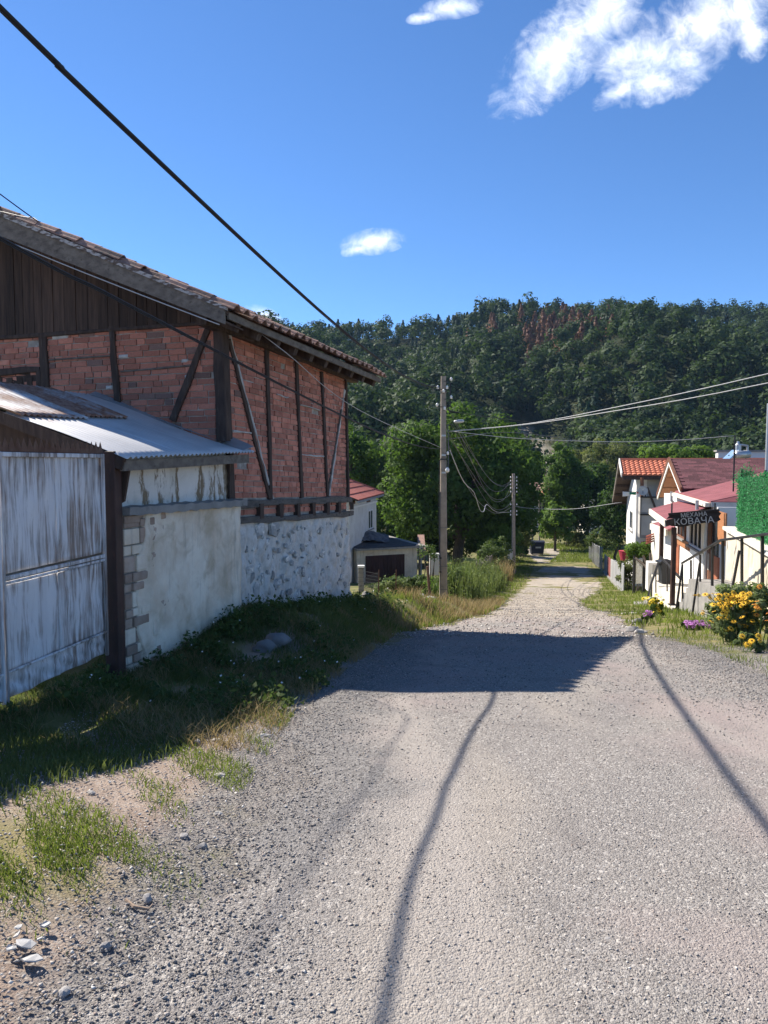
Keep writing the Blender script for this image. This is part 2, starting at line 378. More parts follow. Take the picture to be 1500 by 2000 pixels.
M_STEELR = mat('rusty_steel', (.11, .055, .035), (.17, .10, .07), 12, .85, .3, 60)
M_GALV = mat('galvanised_pipe', (.42, .43, .44), (.5, .51, .52), 12, .4, .1, 60, metal=.6)
M_CABLE = mat('cable_black', (.018, .018, .02), None, 5, .6, 0)
M_CABLEG = mat('cable_grey', (.42, .42, .42), None, 5, .5, 0)
M_CABLED = mat('cable_dull', (.12, .12, .125), None, 5, .5, 0)
M_PORC = mat('porcelain', (.78, .76, .72), None, 5, .25, 0, spec=.5)
M_BOX = mat('grey_box_paint', (.52, .51, .47), (.45, .44, .41), 6, .6, .1, 40)
# roofs
M_TILE = mat('old_roof_tile', (.22, .125, .095), (.30, .185, .145), 7, .9, .5, 40, rand=.35, c3=(.12, .105, .09), s3=(.5, .7), scale3=9)
M_TILER = mat('red_roof_tile', (.30, .085, .065), (.36, .12, .09), 2, .85, .3, 30, c3=(.20, .08, .065), s3=(.55, .7), scale3=4)
M_TILEO = mat('orange_roof_tile', (.42, .125, .068), (.50, .175, .10), 2, .8, .2, 20)
M_SHING = mat('bitumen_shingle', (.085, .032, .037), (.135, .052, .056), 20, .95, .5, 120, rand=.38)
M_FELT = mat('red_mineral_felt', (.20, .063, .070), (.25, .085, .092), 2, .95, .4, 150, c3=(.15, .055, .06), s3=(.55, .7), scale3=1.2)
M_TAR = mat('tar_paper', (.028, .028, .032), (.05, .05, .056), 3, .7, .5, 12)
M_TARP = mat('dark_tarpaulin', (.07, .075, .085), (.12, .125, .135), 8, .6, .6, 18)
M_WOODO = mat('varnished_wood', (.33, .14, .06), (.40, .18, .085), 4, .6, .3, 20, stretch=(1, 1, 9))
M_WOODB = mat('brown_frame_wood', (.13, .055, .03), (.19, .085, .05), 4, .6, .3, 20, stretch=(3, 3, 1))
M_DOORO = mat('orange_brown_door', (.30, .10, .05), (.36, .13, .07), 4, .55, .2, 20)
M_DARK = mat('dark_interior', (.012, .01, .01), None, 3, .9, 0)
M_GDOOR = mat('garage_door_boards', (.028, .012, .012), (.045, .02, .018), 3, .7, .3, 20, stretch=(6, 6, 1), rand=.2)
def glassmat():
    m, t, b, o = newmat('window_glass'); b.inputs['Base Color'].default_value = (.02, .025, .03, 1); b.inputs['Roughness'].default_value = .08
    b.inputs['Specular IOR Level'].default_value = .8; return m
M_GLASS = glassmat()
M_SIGN = mat('charred_sign_wood', (.018, .014, .012), (.04, .03, .026), 4, .8, .6, 25, stretch=(1, 1, 6))
M_LETTER = mat('sign_letter_paint', (.52, .50, .48), (.42, .40, .38), 20, .8, .2, 60)
M_BIN = mat('bin_plastic', (.02, .022, .026), (.03, .032, .036), 8, .45, .1, 40)
M_DUMP = mat('dumpster_steel', (.022, .026, .045), (.035, .04, .06), 4, .6, .2, 30)
M_PURPLE = mat('purple_petals', (.40, .13, .42), (.52, .22, .52), 60, .7, 0, rand=.2)
M_YEL = mat('yellow_petals', (.78, .42, .02), (.85, .52, .04), 40, .7, 0, rand=.12)
M_YELB = mat('bright_yellow_petals', (.85, .62, .02), (.9, .7, .06), 40, .7, 0, rand=.1)
M_ORNG = mat('orange_petals', (.62, .20, .025), (.72, .32, .03), 40, .7, 0, rand=.15)
M_SEED = mat('flower_centre', (.05, .018, .01), (.09, .03, .012), 60, .9, .3, 200)
M_STEM = mat('green_stem', (.06, .11, .03), (.09, .15, .045), 20, .7, 0)
M_BARK = mat('bark', (.075, .058, .045), (.13, .105, .085), 6, .95, .8, 20, stretch=(2, 2, .6))
M_WSTONE = mat('pale_stone', (.36, .335, .30), (.50, .47, .42), 12, .9, .5, 30, rand=.2)
M_GSTONE = mat('grey_boulder', (.20, .19, .185), (.29, .275, .26), 5, .95, .6, 25, rand=.2)
M_SHARD = mat('white_shard', (.45, .44, .42), (.30, .29, .275), 12, .6, .2, 40, rand=.15)
M_STICK = mat('dry_stick', (.26, .18, .12), (.34, .25, .18), 20, .9, .3, 60)
# foliage
L_WALNUT = leafmat('walnut_leaves', (.036, .070, .018), (.098, .160, .038), .42)
L_BROAD = leafmat('broad_leaves', (.024, .052, .018), (.060, .105, .030), .35)
L_PALE = leafmat('pale_leaves', (.060, .10, .032), (.115, .165, .055), .35)
L_OLIVE = leafmat('olive_leaves', (.085, .105, .035), (.155, .17, .06), .35)
L_VINE = leafmat('vine_leaves', (.065, .12, .024), (.14, .215, .045), .4)
L_HEDGE = leafmat('creeper_leaves', (.055, .095, .028), (.19, .22, .09), .3)
L_FOREST = leafmat('forest_leaves', (.019, .039, .019), (.058, .088, .032), .28)
L_CONIF = leafmat('conifer_needles', (.022, .045, .028), (.042, .072, .038), .2)
L_DEAD = leafmat('dead_conifer_needles', (.13, .062, .045), (.21, .105, .07), .2)
L_GRASS = leafmat('grass_blades', (.085, .120, .026), (.20, .235, .065), .42)
L_GRASSD = leafmat('shade_toned_grass_blades', (.070, .100, .035), (.17, .19, .075), .4)  # darker copy of the grass colours, shade put into the blades
L_DRY = leafmat('straw_blades', (.22, .165, .075), (.38, .30, .15), .35, ctr=(.4, .3, .13))
L_WEED = leafmat('weed_leaves', (.050, .080, .026), (.105, .145, .052), .35)
L_FAUX = leafmat('plastic_foliage', (.03, .16, .055), (.10, .35, .15), .35, ctr=(.05, .35, .10))
L_SUSAN = leafmat('flower_bush_leaves', (.085, .125, .05), (.22, .26, .13), .4)
# ------------------------------------------------------------------ terrain
PY = np.array([-60, -20, 0, 2, 4, 6, 8.5, 11, 16, 22, 30, 38, 50, 60, 68, 80, 100, 200.])
PZ = np.array([-.9, -1.2, -1.48, -1.55, -1.66, -1.88, -2.17, -2.55, -3.32, -4.3, -5.4, -6.35, -7.5, -8.2, -8.55, -8.85, -9.0, -9.2])
_yy = np.linspace(-60, 200, 2601); _zz = np.interp(_yy, PY, PZ)
for _ in range(2):
    _zz = np.convolve(np.pad(_zz, 8, mode='edge'), np.ones(17) / 17, 'valid')
XLY = np.array([-5, 1, 2, 3.3, 5.3, 7, 8.5, 11, 14, 17, 22, 30, 38, 50, 60, 70, 80.])
XLX = np.array([-1.1, -.80, -.72, -.64, -.58, -.32, -.08, .25, 1.3, 2.4, 3.5, 5.2, 7.2, 10.0, 12.3, 13.6, 13.5])
XRY = np.array([-5, 4, 6.5, 9, 11.3, 17, 22, 26, 32, 38, 47, 62, 70, 80.])
XRX = np.array([3.8, 3.6, 3.6, 3.9, 3.95, 5.3, 6.0, 6.9, 9.2, 11.3, 13.5, 16.8, 19.5, 22])
def xl(Y): return np.interp(Y, XLY, XLX)
def xr(Y): return np.interp(Y, XRY, XRX)
def S(x): x = np.clip(x, 0, 1); return x * x * (3 - 2 * x)
def gz(X, Y):
    X = np.asarray(X, float); Y = np.asarray(Y, float)
    z = np.interp(Y, _yy, _zz)
    z = z + .26 * np.exp(-((X + 2.0) / 1.3) ** 2 - ((Y - 2.2) / 1.6) ** 2)                      # verge rises on the near left
    z = z + .42 * S((xl(Y) - .05 - X) / 1.0) * S((Y - 7) / 2.2) * S((21 - Y) / 6)                # bank below the brick house
    z = z + .03 * S((X - xr(Y)) / .6) * S((Y - 3) / 4) * S((90 - Y) / 20)
    z = z + .05 * S((xl(Y) - X) / 1.0) * S((Y - 18) / 5) * S((90 - Y) / 20)
    amp = .012 + .02 * S((xl(Y) - X) / .8) + .02 * S((X - xr(Y)) / .8)
    z = z + amp * (np.sin(2.1 * X + 1.3 * Y) * np.cos(1.7 * Y - .9 * X) + .6 * np.sin(5.1 * X + .4) * np.cos(4.3 * Y + 1.1))
    return z
def g0(x, y): return float(gz(x, y))
def grid(name, xs, ys, zf, mt, tintf=None, flip=False):
    Xg, Yg = np.meshgrid(xs, ys); Z = zf(Xg, Yg); W = len(xs)
    Vv = np.stack([Xg, Yg, Z], -1).reshape(-1, 3); j, i = np.meshgrid(np.arange(len(ys) - 1), np.arange(W - 1), indexing='ij')
    a = (j * W + i).ravel(); q = np.stack([a, a + 1, a + 1 + W, a + W], 1)
    return npmesh(name, Vv, [q], mt, None, tintf(Xg, Yg).ravel() if tintf else None, True)
def groundmat():
    m, t, b, o = newmat('verge_soil'); v = t.coord('Object'); tv = t.attr('tint')
    dirt = t.mix(t.ramp(t.noise(v, 3.1, 7), (.35, .65)), (.22, .165, .13), (.35, .275, .22))
    dirt = t.mix(t.ramp(t.voro(v, 55), (.1, .5)), (.36, .32, .28), dirt)
    dirt = t.mix(t.ramp(t.math('ADD', t.attr('edge'), t.math('SUBTRACT', t.noise(v, 5, 6, .65), .5)), (.35, .8)), dirt, t.mix(t.ramp(t.noise(v, 60, 4), (.35, .65)), (.15, .138, .128), (.30, .275, .25)))
    turf = t.mix(t.ramp(t.noise(v, 1.3, 8, .65), (.4, .62)), (.10, .115, .035), (.24, .20, .10))
    col = t.mix(t.ramp(t.math('ADD', tv, t.math('MULTIPLY', t.math('SUBTRACT', t.noise(v, 2.2, 6), .5), .9)), (.35, .65)), dirt, turf)
    t.put(b.inputs['Base Color'], col); b.inputs['Roughness'].default_value = .97; b.inputs['Specular IOR Level'].default_value = .1
    h = t.math('ADD', t.math('MULTIPLY', t.voro(v, 110), .5), t.noise(v, 60, 6, .65)); t.put(b.inputs['Normal'], t.bump(h, .5, .02)); return m
def roadmat():
    m, t, b, o = newmat('gravel_road'); v = t.coord('Object'); tv = t.attr('tint')
    cell = t.new('ShaderNodeTexVoronoi'); t.l.new(v, cell.inputs['Vector']); cell.inputs['Scale'].default_value = 190
    cell2 = t.new('ShaderNodeTexVoronoi'); t.l.new(v, cell2.inputs['Vector']); cell2.inputs['Scale'].default_value = 85
    sep = t.new('ShaderNodeSeparateColor'); t.l.new(cell.outputs['Color'], sep.inputs[0])
    sep2 = t.new('ShaderNodeSeparateColor'); t.l.new(cell2.outputs['Color'], sep2.inputs[0])
    grey = t.mix(sep.outputs[0], (.155, .140, .128), (.34, .314, .288))
    grey = t.mix(t.math('MULTIPLY', t.ramp(sep2.outputs[1], (.78, .80)), .8), grey, t.mix(sep2.outputs[0], (.13, .12, .112), (.50, .465, .42)))
    grey = t.mix(t.math('MULTIPLY', t.ramp(t.noise(v, 75, 3, .7), (.60, .68)), .75), grey, (.07, .062, .056))
    big = t.noise(v, .55, 5); grey = t.mix(t.math('MULTIPLY', t.ramp(big, (.46, .60)), .8), grey, (.30, .245, .225))
    grey = t.mix(t.math('MULTIPLY', t.ramp(t.noise(t.coord('Object', (1.6, .35, 1)), .9, 5), (.52, .68)), .5), grey, (.345, .305, .26))
    grey = t.mix(t.math('MULTIPLY', t.ramp(t.noise(v, 1.7, 6, .7), (.54, .66)), .6), grey, (.19, .172, .158))
    grey = t.mix(t.math('MULTIPLY', t.ramp(t.noise(t.coord('Object', (1.3, .16, 1), loc=(2, 5, 0)), 1.1, 4), (.5, .62)), .6), grey, (.355, .318, .282))
    ed = t.ramp(t.math('ADD', t.attr('edge'), t.math('MULTIPLY', t.math('SUBTRACT', t.noise(v, 2.3, 6, .65), .5), 1.1)), (.3, .75))
    grey = t.mix(t.math('MULTIPLY', ed, .95), grey, t.mix(sep2.outputs[0], (.125, .118, .112), (.27, .255, .24)))
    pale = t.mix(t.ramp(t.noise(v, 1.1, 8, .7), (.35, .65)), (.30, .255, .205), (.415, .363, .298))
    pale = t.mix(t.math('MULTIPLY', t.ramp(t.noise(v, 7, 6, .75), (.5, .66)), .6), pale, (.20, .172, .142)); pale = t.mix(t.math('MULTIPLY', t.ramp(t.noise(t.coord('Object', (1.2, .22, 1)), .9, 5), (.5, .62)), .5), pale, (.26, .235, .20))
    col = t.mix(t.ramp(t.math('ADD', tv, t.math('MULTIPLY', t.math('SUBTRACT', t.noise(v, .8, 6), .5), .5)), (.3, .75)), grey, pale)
    t.put(b.inputs['Base Color'], col); b.inputs['Roughness'].default_value = .95; b.inputs['Specular IOR Level'].default_value = .15
    h = t.math('ADD', t.math('MULTIPLY', cell.outputs['Distance'], -.55), t.math('ADD', t.math('MULTIPLY', cell2.outputs['Distance'], -.8), t.math('MULTIPLY', t.noise(v, 160, 4), .2)))
    t.put(b.inputs['Normal'], t.bump(h, .7, .009)); return m
M_GROUND = groundmat(); M_ROAD = roadmat()
def spaced(lo, mid0, mid1, hi, step, n):
    mid = np.arange(mid0, mid1, step); k = np.linspace(0, 1, n) ** 2.2
    return np.concatenate([(mid0 - (mid0 - lo) * k[1:])[::-1], mid, mid1 + (hi - mid1) * k])
def gtint(X, Y):
    t = .25 + .45 * S((Y - 6) / 5)
    t = t + .5 * np.exp(-((X + 1.35) / .5) ** 2 - ((Y - 2.55) / .3) ** 2)
    t = t + .45 * S((-1.2 - X) / .8) * S((Y - 4.3) / .8)
    return t
gxs, gys = spaced(-900, -7, 9, 900, .12, 34), spaced(-60, 1.0, 26, 160, .12, 30); ground = grid('ground', gxs, gys, gz, M_GROUND, gtint); _gx, _gy = np.meshgrid(gxs, gys)
ea = ground.data.attributes.new('edge', 'FLOAT', 'POINT'); ea.data.foreach_set('value', (S(1 - (xl(_gy) - _gx) / .55) * S((12 - _gy) / 2)).ravel().astype(np.float32)); tag(ground, kind='structure', label='bare and grassy earth verges beside the lane')
# road: strip with a ragged edge lying just above the ground
def build_road():
    ys = np.concatenate([np.arange(-4, 24, .1), np.arange(24, 84, .4)]); n = 34
    rg = np.random.default_rng(3)
    def rag(y, s): return .10 * np.sin(1.9 * y + s) + .07 * np.sin(4.7 * y + 2 * s) + .05 * np.sin(11.3 * y + 3 * s) + .02 * rg.normal(size=len(y))
    a, b = xl(ys) + rag(ys, 1.0), xr(ys) + rag(ys, 4.0); u = np.linspace(0, 1, n)
    X = a[:, None] * (1 - u) + b[:, None] * u; Y = np.repeat(ys[:, None], n, 1); Z = gz(X, Y) + .008
    Z[:, 0] -= .03; Z[:, -1] -= .03
    Vv = np.stack([X, Y, Z], -1).reshape(-1, 3); j, i = np.meshgrid(np.arange(len(ys) - 1), np.arange(n - 1), indexing='ij'); k = (j * n + i).ravel()
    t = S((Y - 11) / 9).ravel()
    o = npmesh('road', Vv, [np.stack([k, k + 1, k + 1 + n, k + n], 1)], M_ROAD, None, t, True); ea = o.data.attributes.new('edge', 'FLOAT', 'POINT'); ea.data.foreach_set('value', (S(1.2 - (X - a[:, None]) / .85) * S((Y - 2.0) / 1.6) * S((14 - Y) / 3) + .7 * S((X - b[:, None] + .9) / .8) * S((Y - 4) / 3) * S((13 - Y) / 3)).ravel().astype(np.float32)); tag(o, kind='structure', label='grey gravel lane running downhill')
build_road()
# ------------------------------------------------------------------ wooded hill behind the village
RPX = np.array([-900, 200, 560, 700, 800, 880, 950, 1050, 1150, 1250, 1350, 1500, 1900, 2600])
RPY = np.array([690, 690, 668, 666, 664, 656, 644, 634, 628, 630, 634, 640, 655, 700])
YF, YR = 118.0, 350.0
def hz(X, Y):
    X = np.asarray(X, float); Y = np.asarray(Y, float)
    px = 750 + FPX * X / np.maximum(Y, 60); zr = (905 - np.interp(px, RPX, RPY)) / FPX * YR
    s = np.clip((Y - YF) / (YR - YF), 0, 1.6)
    z = -10 + (zr + 10) * np.where(s < 1, s ** .92, 1 - (s - 1) ** 2 * .8)
    e = np.clip(s * (1.0 - s) * 4, 0, 1)
    z = z + e * (7 * np.sin(X / 21 + Y / 70 + .8) + 3.5 * np.sin(X / 9.5 - Y / 33) + 3 * np.sin(Y / 17 + X / 40))
    return z
def hillmat():
    m, t, b, o = newmat('hillside_earth'); v = t.coord('Object'); tv = t.attr('tint')
    rock = t.mix(t.ramp(t.noise(v, .25, 9, .7), (.4, .6)), (.26, .22, .17), (.48, .44, .37))
    soil = t.mix(t.ramp(t.noise(v, .12, 8, .65), (.4, .6)), (.022, .032, .014), (.045, .052, .024))
    t.put(b.inputs['Base Color'], t.mix(t.ramp(t.math('ADD', tv, t.math('MULTIPLY', t.math('SUBTRACT', t.noise(v, .16, 7), .5), .8)), (.35, .65)), soil, rock))
    b.inputs['Roughness'].default_value = .97; b.inputs['Specular IOR Level'].default_value = .1
    t.put(b.inputs['Normal'], t.bump(t.noise(v, .5, 9, .7), 1.0, 1.2)); return m
def scarp(X, Y):
    """bare rocky bank low on the hill"""
    px = 750 + FPX * X / np.maximum(Y, 60)
    return 1.2 * np.exp(-((px - 1060) / 50) ** 2 - ((Y - 158) / 26) ** 2) + .8 * np.exp(-((px - 1010) / 22) ** 2 - ((Y - 185) / 16) ** 2)
hill = grid('hill', np.linspace(-620, 620, 190), np.linspace(YF - 6, 560, 130), hz, hillmat(), lambda X, Y: scarp(X, Y)); tag(hill, kind='structure', label='steep wooded hill behind the village')
# ------------------------------------------------------------------ old brick house on the left
C2, F2 = V(-2.017, 9.2, 0), V(-.66, 13.0, 0)
DS = unit(F2 - C2); GD = V(-DS.y, DS.x, 0); NS = V(DS.y, -DS.x, 0); NG = -DS
side = lambda px, py: on(px, py, C2, F2)
gab = lambda px, py: on(px, py, C2, C2 + GD)
EN, EF = V(-1.77, 8.47, 1.66), V(-.07, 13.2, 1.45)         # eave line, near and far
RISE = math.tan(math.radians(23.5)); HALF = 5.6
RN, RF = EN + GD * HALF + V(0, 0, HALF * RISE), EF + GD * HALF + V(0, 0, HALF * RISE)
LN, LF = RN + GD * HALF - V(0, 0, HALF * RISE), RF + GD * HALF - V(0, 0, HALF * RISE)
house = empty('brick_house', (C2.x - 2, C2.y + 2, -2.3), 'old timber-framed red brick house with sagging tiled roof and stone base', 'house')
def slab(mb, p, q, wid, n, t0, t1, wid2=None):
    """timber lying on a wall: axis p-q, wid across, from t0 to t1 along the wall normal n"""
    p, q, n = Vector(p), Vector(q), Vector(n); d = (q - p).normalized(); s = n.cross(d).normalized(); w2 = wid if wid2 is None else wid2
    b = [p + s * wid / 2, q + s * w2 / 2, q - s * w2 / 2, p - s * wid / 2]
    return mb.hexa([x + n * t0 for x in b], [x + n * t1 for x in b])
def timber(p, q, wid, n, t1, mt, name='timber_post', wid2=None, parent=house, wob=.012, segs=5):
    """hewn timber: several short lengths with a slightly wandering outline in one mesh"""
    p, q, n = Vector(p), Vector(q), Vector(n); mb = MB(); d = (q - p).normalized(); s = n.cross(d).normalized(); ring = []
    for i in range(segs + 1):
        f = i / segs; c = p.lerp(q, f); w = (wid + ((wid2 or wid) - wid) * f) / 2
        a, b = w + random.uniform(-wob, wob), w + random.uniform(-wob, wob)
        ring.append([c + s * a - n * .04, c + s * a + n * (t1 - .006), c + s * (a - .012) + n * t1, c - s * (b - .012) + n * (t1 + random.uniform(-.004, .004)), c - s * b + n * (t1 - .006), c - s * b - n * .04])
    vs = [v for r in ring for v in r]; fs = [tuple(range(6)), tuple(range(6 * segs + 5, 6 * segs - 1, -1))]
    for i in range(segs):
        for j in range(6):
            a, b = i * 6 + j, i * 6 + (j + 1) % 6; fs.append((a, a + 6, b + 6, b))
    return mb.add(vs, fs).build(name, mt, parent)
# wall cores -------------------------------------------------------
zb = lambda p: Vector((p.x, p.y, -3.2))
sC, sF = side(445, 640), side(674, 737)                    # top of the side wall
bC, bF = side(468, 1020), side(682, 1004)                  # foot of the framed storey
sl = (bF.z - bC.z) / ((bF - bC).xy.length)                 # the frame leans downhill
zS = lambda s, z0: z0 + sl * s                             # s = metres from the near corner
zbeam = bC.z - sl * (Vector((bC.x, bC.y)) - C2.xy).length
LSIDE = (F2 - C2).length
ztopn = EN.z + .20; ztopf = EF.z + .10
mb = MB(); inn = -NS * .22
c0, f0 = C2 + V(0, 0, zbeam - .02), F2 + V(0, 0, zS(LSIDE, zbeam) - .02)
mb.prism([c0, f0, V(F2.x, F2.y, ztopf), V(C2.x, C2.y, ztopn)], inn); sidew = mb.build('side_wall', M_MORTAR, house)
apex = C2 + GD * (HALF - .45); far = C2 + GD * (2 * HALF - .9)
mb = MB(); mb.prism([V(C2.x, C2.y, -3), V(C2.x, C2.y, ztopn), V(apex.x, apex.y, ztopn + RISE * (HALF - .45)), V(far.x, far.y, ztopn), V(far.x, far.y, -3)][::-1], -NG * .2)
gablew = mb.build('gable_wall', M_MORTAR, house); gablew.location += DS * .002
mb = MB(); fl = far + DS * LSIDE
mb.prism([V(far.x, far.y, -3), V(far.x, far.y, ztopn), V(fl.x, fl.y, ztopf), V(fl.x, fl.y, -3)], NS * .2); mb.build('back_wall', M_PLASTER, house)
mb = MB(); ap2 = apex + DS * LSIDE
mb.prism([V(F2.x, F2.y, -3), V(F2.x, F2.y, ztopf), V(ap2.x, ap2.y, ztopf + RISE * (HALF - .45)), V(fl.x, fl.y, ztopf), V(fl.x, fl.y, -3)], -DS * .2); mb.build('back_wall', M_PLASTER, house)
# stone base ---------------------------------------------------------
def stone_base():
    nu, nv = 130, 48; rg = np.random.default_rng(5)
    A, B = C2 + NS * .03, F2 + NS * .03 + DS * .06
    seeds = rg.uniform(0, 1, (230, 2)) * np.array([LSIDE, 1.6])
    def lift(u, v):
        s, z = u * LSIDE, v * 1.5; d = np.hypot(seeds[:, 0] - s, (seeds[:, 1] - z) * 1.25); d.sort()
        return .062 * (1 - math.exp(-max(d[1] - d[0], 0) * 22)) + .012 * math.sin(9 * s + 4 * z) + .008 * math.sin(23 * s - 17 * z) + .02 * math.sin(2.3 * s + 1) - .05 * v
    mb = MB(); k0, k1 = V(A.x, A.y, -3.3), V(B.x, B.y, -3.3) + DS * .12
    t0, t1 = V(A.x, A.y, zbeam + .03), V(B.x, B.y, zS(LSIDE, zbeam) + .03)
    mb.sheet(k0, k1, t1, t0, nu, nv, lift, .35)
    return mb.build('stone_base', M_LIME, house, True)
sbase = stone_base()
def STONEV(i, flat):
    r = random.Random(300 + i); n = r.randrange(6, 9); mb = MB(); a0 = r.uniform(0, 6)
    rim = [(math.cos(a0 + 6.283 * k / n + r.uniform(-.25, .25)), math.sin(a0 + 6.283 * k / n + r.uniform(-.25, .25)), r.uniform(.6, 1.25)) for k in range(n)]
    vs = [(x * d, y * d, -flat) for x, y, d in rim] + [(x * d * .93, y * d * .93, r.uniform(.15, .6) * flat) for x, y, d in rim] + [(x * d * .5, y * d * .5, r.uniform(.5, 1.0) * flat) for x, y, d in rim]
    fs = [(k, (k + 1) % n, n + (k + 1) % n, n + k) for k in range(n)] + [(n + k, n + (k + 1) % n, 2 * n + (k + 1) % n, 2 * n + k) for k in range(n)] + [tuple(range(2 * n, 3 * n))]
    return mb.add(vs, fs)
def stone_variants(n, flat, m):
    out = []
    for i in range(n):
        out.append(STONEV(i, flat).mesh('stone', m))
    return out
STV = stone_variants(12, .55, M_STONE)
rg = random.Random(21); BS = Matrix((DS, V(0, 0, 1), NS)).transposed()
def wallm(s, z, off, sx, sz, sn, rot=0.0):
    c = C2 + DS * s + NS * off; 
    return Matrix.Translation(V(c.x, c.y, z)) @ (BS @ Matrix.Rotation(rot, 3, 'Z') @ Matrix.Diagonal((sx, sz, sn))).to_4x4()
used = []
for i in range(420):
    s = rg.uniform(.55, LSIDE + .02); ground_z = -1.98 - .14 * s; z = rg.uniform(ground_z - .05, zS(s, zbeam) - .12)
    r = rg.uniform(.02, .085) * (1.25 if z < ground_z + .5 else 1)
    if any((s - a) ** 2 + (z - b) ** 2 < (1.15 * (r + c)) ** 2 for a, b, c in used): continue
    used.append((s, z, r))
    if len(used) > 125: break
    place('stone', STV[i % 12], wallm(s, z, .036, r * rg.uniform(.8, 1.4), r * rg.uniform(.6, 1.1), .040, rg.uniform(0, 3)), sbase)
for (px, py, r) in ((503, 1032, .11), (531, 1032, .13), (578, 1115, .10), (482, 1112, .10), (540, 1140, .09), (620, 1034, .08)):
    p = side(px, py); s = (p.xy - C2.xy).length; place('stone', STV[rg.randrange(12)], wallm(s, p.z, .04, r * 1.15, r * .85, .05, rg.uniform(-.3, .3)), sbase)
# bricks ---------------------------------------------------------------
def brick_mesh(i, m):
    r = random.Random(i); b = MB().box((0, 0, 0), (1, 1, 1)); b.v = [(x + r.uniform(-.03, .03), y + r.uniform(-.035, .035), z + r.uniform(-.06, .06)) for x, y, z in b.v]; return b.mesh('brick', m)
BRV = [brick_mesh(i, M_BRICK) for i in range(5)] + [brick_mesh(9, M_BRICKD)]
def lay(base, along, nrmv, L0, L1, zrow0, slope, ztop, rows, parent, rg, hr=.0765):
    """bricks in courses: list of (matrix, centre)"""
    out = []; R = Matrix((along, V(0, 0, 1) + along * slope * 0, nrmv)).transposed()
    tilt = math.atan(slope)
    for k in range(rows):
        s = L0 - rg.uniform(0, .25)
        while s < L1:
            w_ = .245 if rg.random() > .22 else .12
            a, b = max(s, L0), min(s + w_, L1)
            if b - a > .05:
                c = (a + b) / 2; z = zrow0 + slope * c + (k + .5) * hr
                if z < ztop(c) and rg.random() > .012:
                    p = base + along * c + nrmv * rg.uniform(-.016, -.004)
                    M = Matrix.Translation(V(p.x, p.y, z + rg.uniform(-.003, .003))) @ (R @ Matrix.Rotation(tilt + rg.uniform(-.012, .012), 3, 'Z') @ Matrix.Diagonal((b - a - .008, hr - rg.uniform(.008, .015), .05))).to_4x4()
                    out.append((M, V(p.x, p.y, z), parent, rg.randrange(5) if rg.random() > .1 else 5))
            s += w_ + .010
    return out
rg = random.Random(3); BR = []
zsill = zbeam + .31
topS = lambda s: ztopn + (ztopf - ztopn) * s / LSIDE - .06
BR += lay(C2, DS, NS, .05, LSIDE - .03, zsill, sl, topS, 40, sidew, rg)
BR += lay(C2, DS, NS, .05, LSIDE - .03, zbeam + .085, sl, lambda s: zS(s, zbeam) + .26, 2, sidew, rg, .08)
g0a, g0b = gab(98, 703), gab(222, 695); tg = (g0b.z - g0a.z) / -((g0b - g0a).length)
bb0, bb1 = gab(405, 629), gab(0, 661)
sg = lambda p: (p.xy - C2.xy).length
btop = lambda s: bb0.z + (bb1.z - bb0.z) * (s - sg(bb0)) / (sg(bb1) - sg(bb0))
BR += lay(C2, GD, NG, .04, 5.6, .20, tg, lambda s: btop(s) - .02, 30, gablew, rg)
BR.sort(key=lambda b: b[1].length + (1.3 if b[2] is sidew else 0))
for M, c, par, k in BR[:300]:
    place('brick', BRV[k], M, par)
def brick_rest(rest, name, par):
    vs, fs, k = [], [], 0
    for M, c, p_, v in rest:
        me = BRV[v]; vs += [tuple(M @ x.co) for x in me.vertices]; fs += [tuple(i + k for i in f.vertices) for f in me.polygons]; k += 8
    me = bpy.data.meshes.new(name); me.from_pydata(vs, [], fs); me.update(); me.materials.append(M_BRICKS2)
    a = me.attributes.new('tint', 'FLOAT', 'POINT'); r = np.random.default_rng(2); a.data.foreach_set('value', np.repeat(r.uniform(0, 1, len(rest)), 8).astype(np.float32))
    o = bpy.data.objects.new(name, me); link(o, par); o["kind"] = "stuff"
def brick2mat():
    m, t, b, o = newmat('brick_clay_far'); v = t.coord('Object'); tv = t.attr('tint')
    col = t.mix(t.ramp(t.noise(v, 9, 6), (.35, .65)), (.42, .150, .098), (.52, .225, .155)); col = t.mix(t.ramp(t.noise(v, 4, 6), (.58, .74)), col, (.17, .09, .075))
    h = t.new('ShaderNodeHueSaturation'); t.l.new(col, h.inputs['Color']); t.l.new(t.ramp(tv, (0, 1, .68, 1.25)), h.inputs['Value'])
    t.put(b.inputs['Base Color'], h.outputs[0]); b.inputs['Roughness'].default_value = .9; t.put(b.inputs['Normal'], t.bump(t.noise(v, 60, 6), .5, .01)); return m
M_BRICKS2 = brick2mat()
brick_rest([b for b in BR[300:] if b[2] is sidew], 'brickwork', sidew)
brick_rest([b for b in BR[300:] if b[2] is gablew], 'brickwork', gablew)
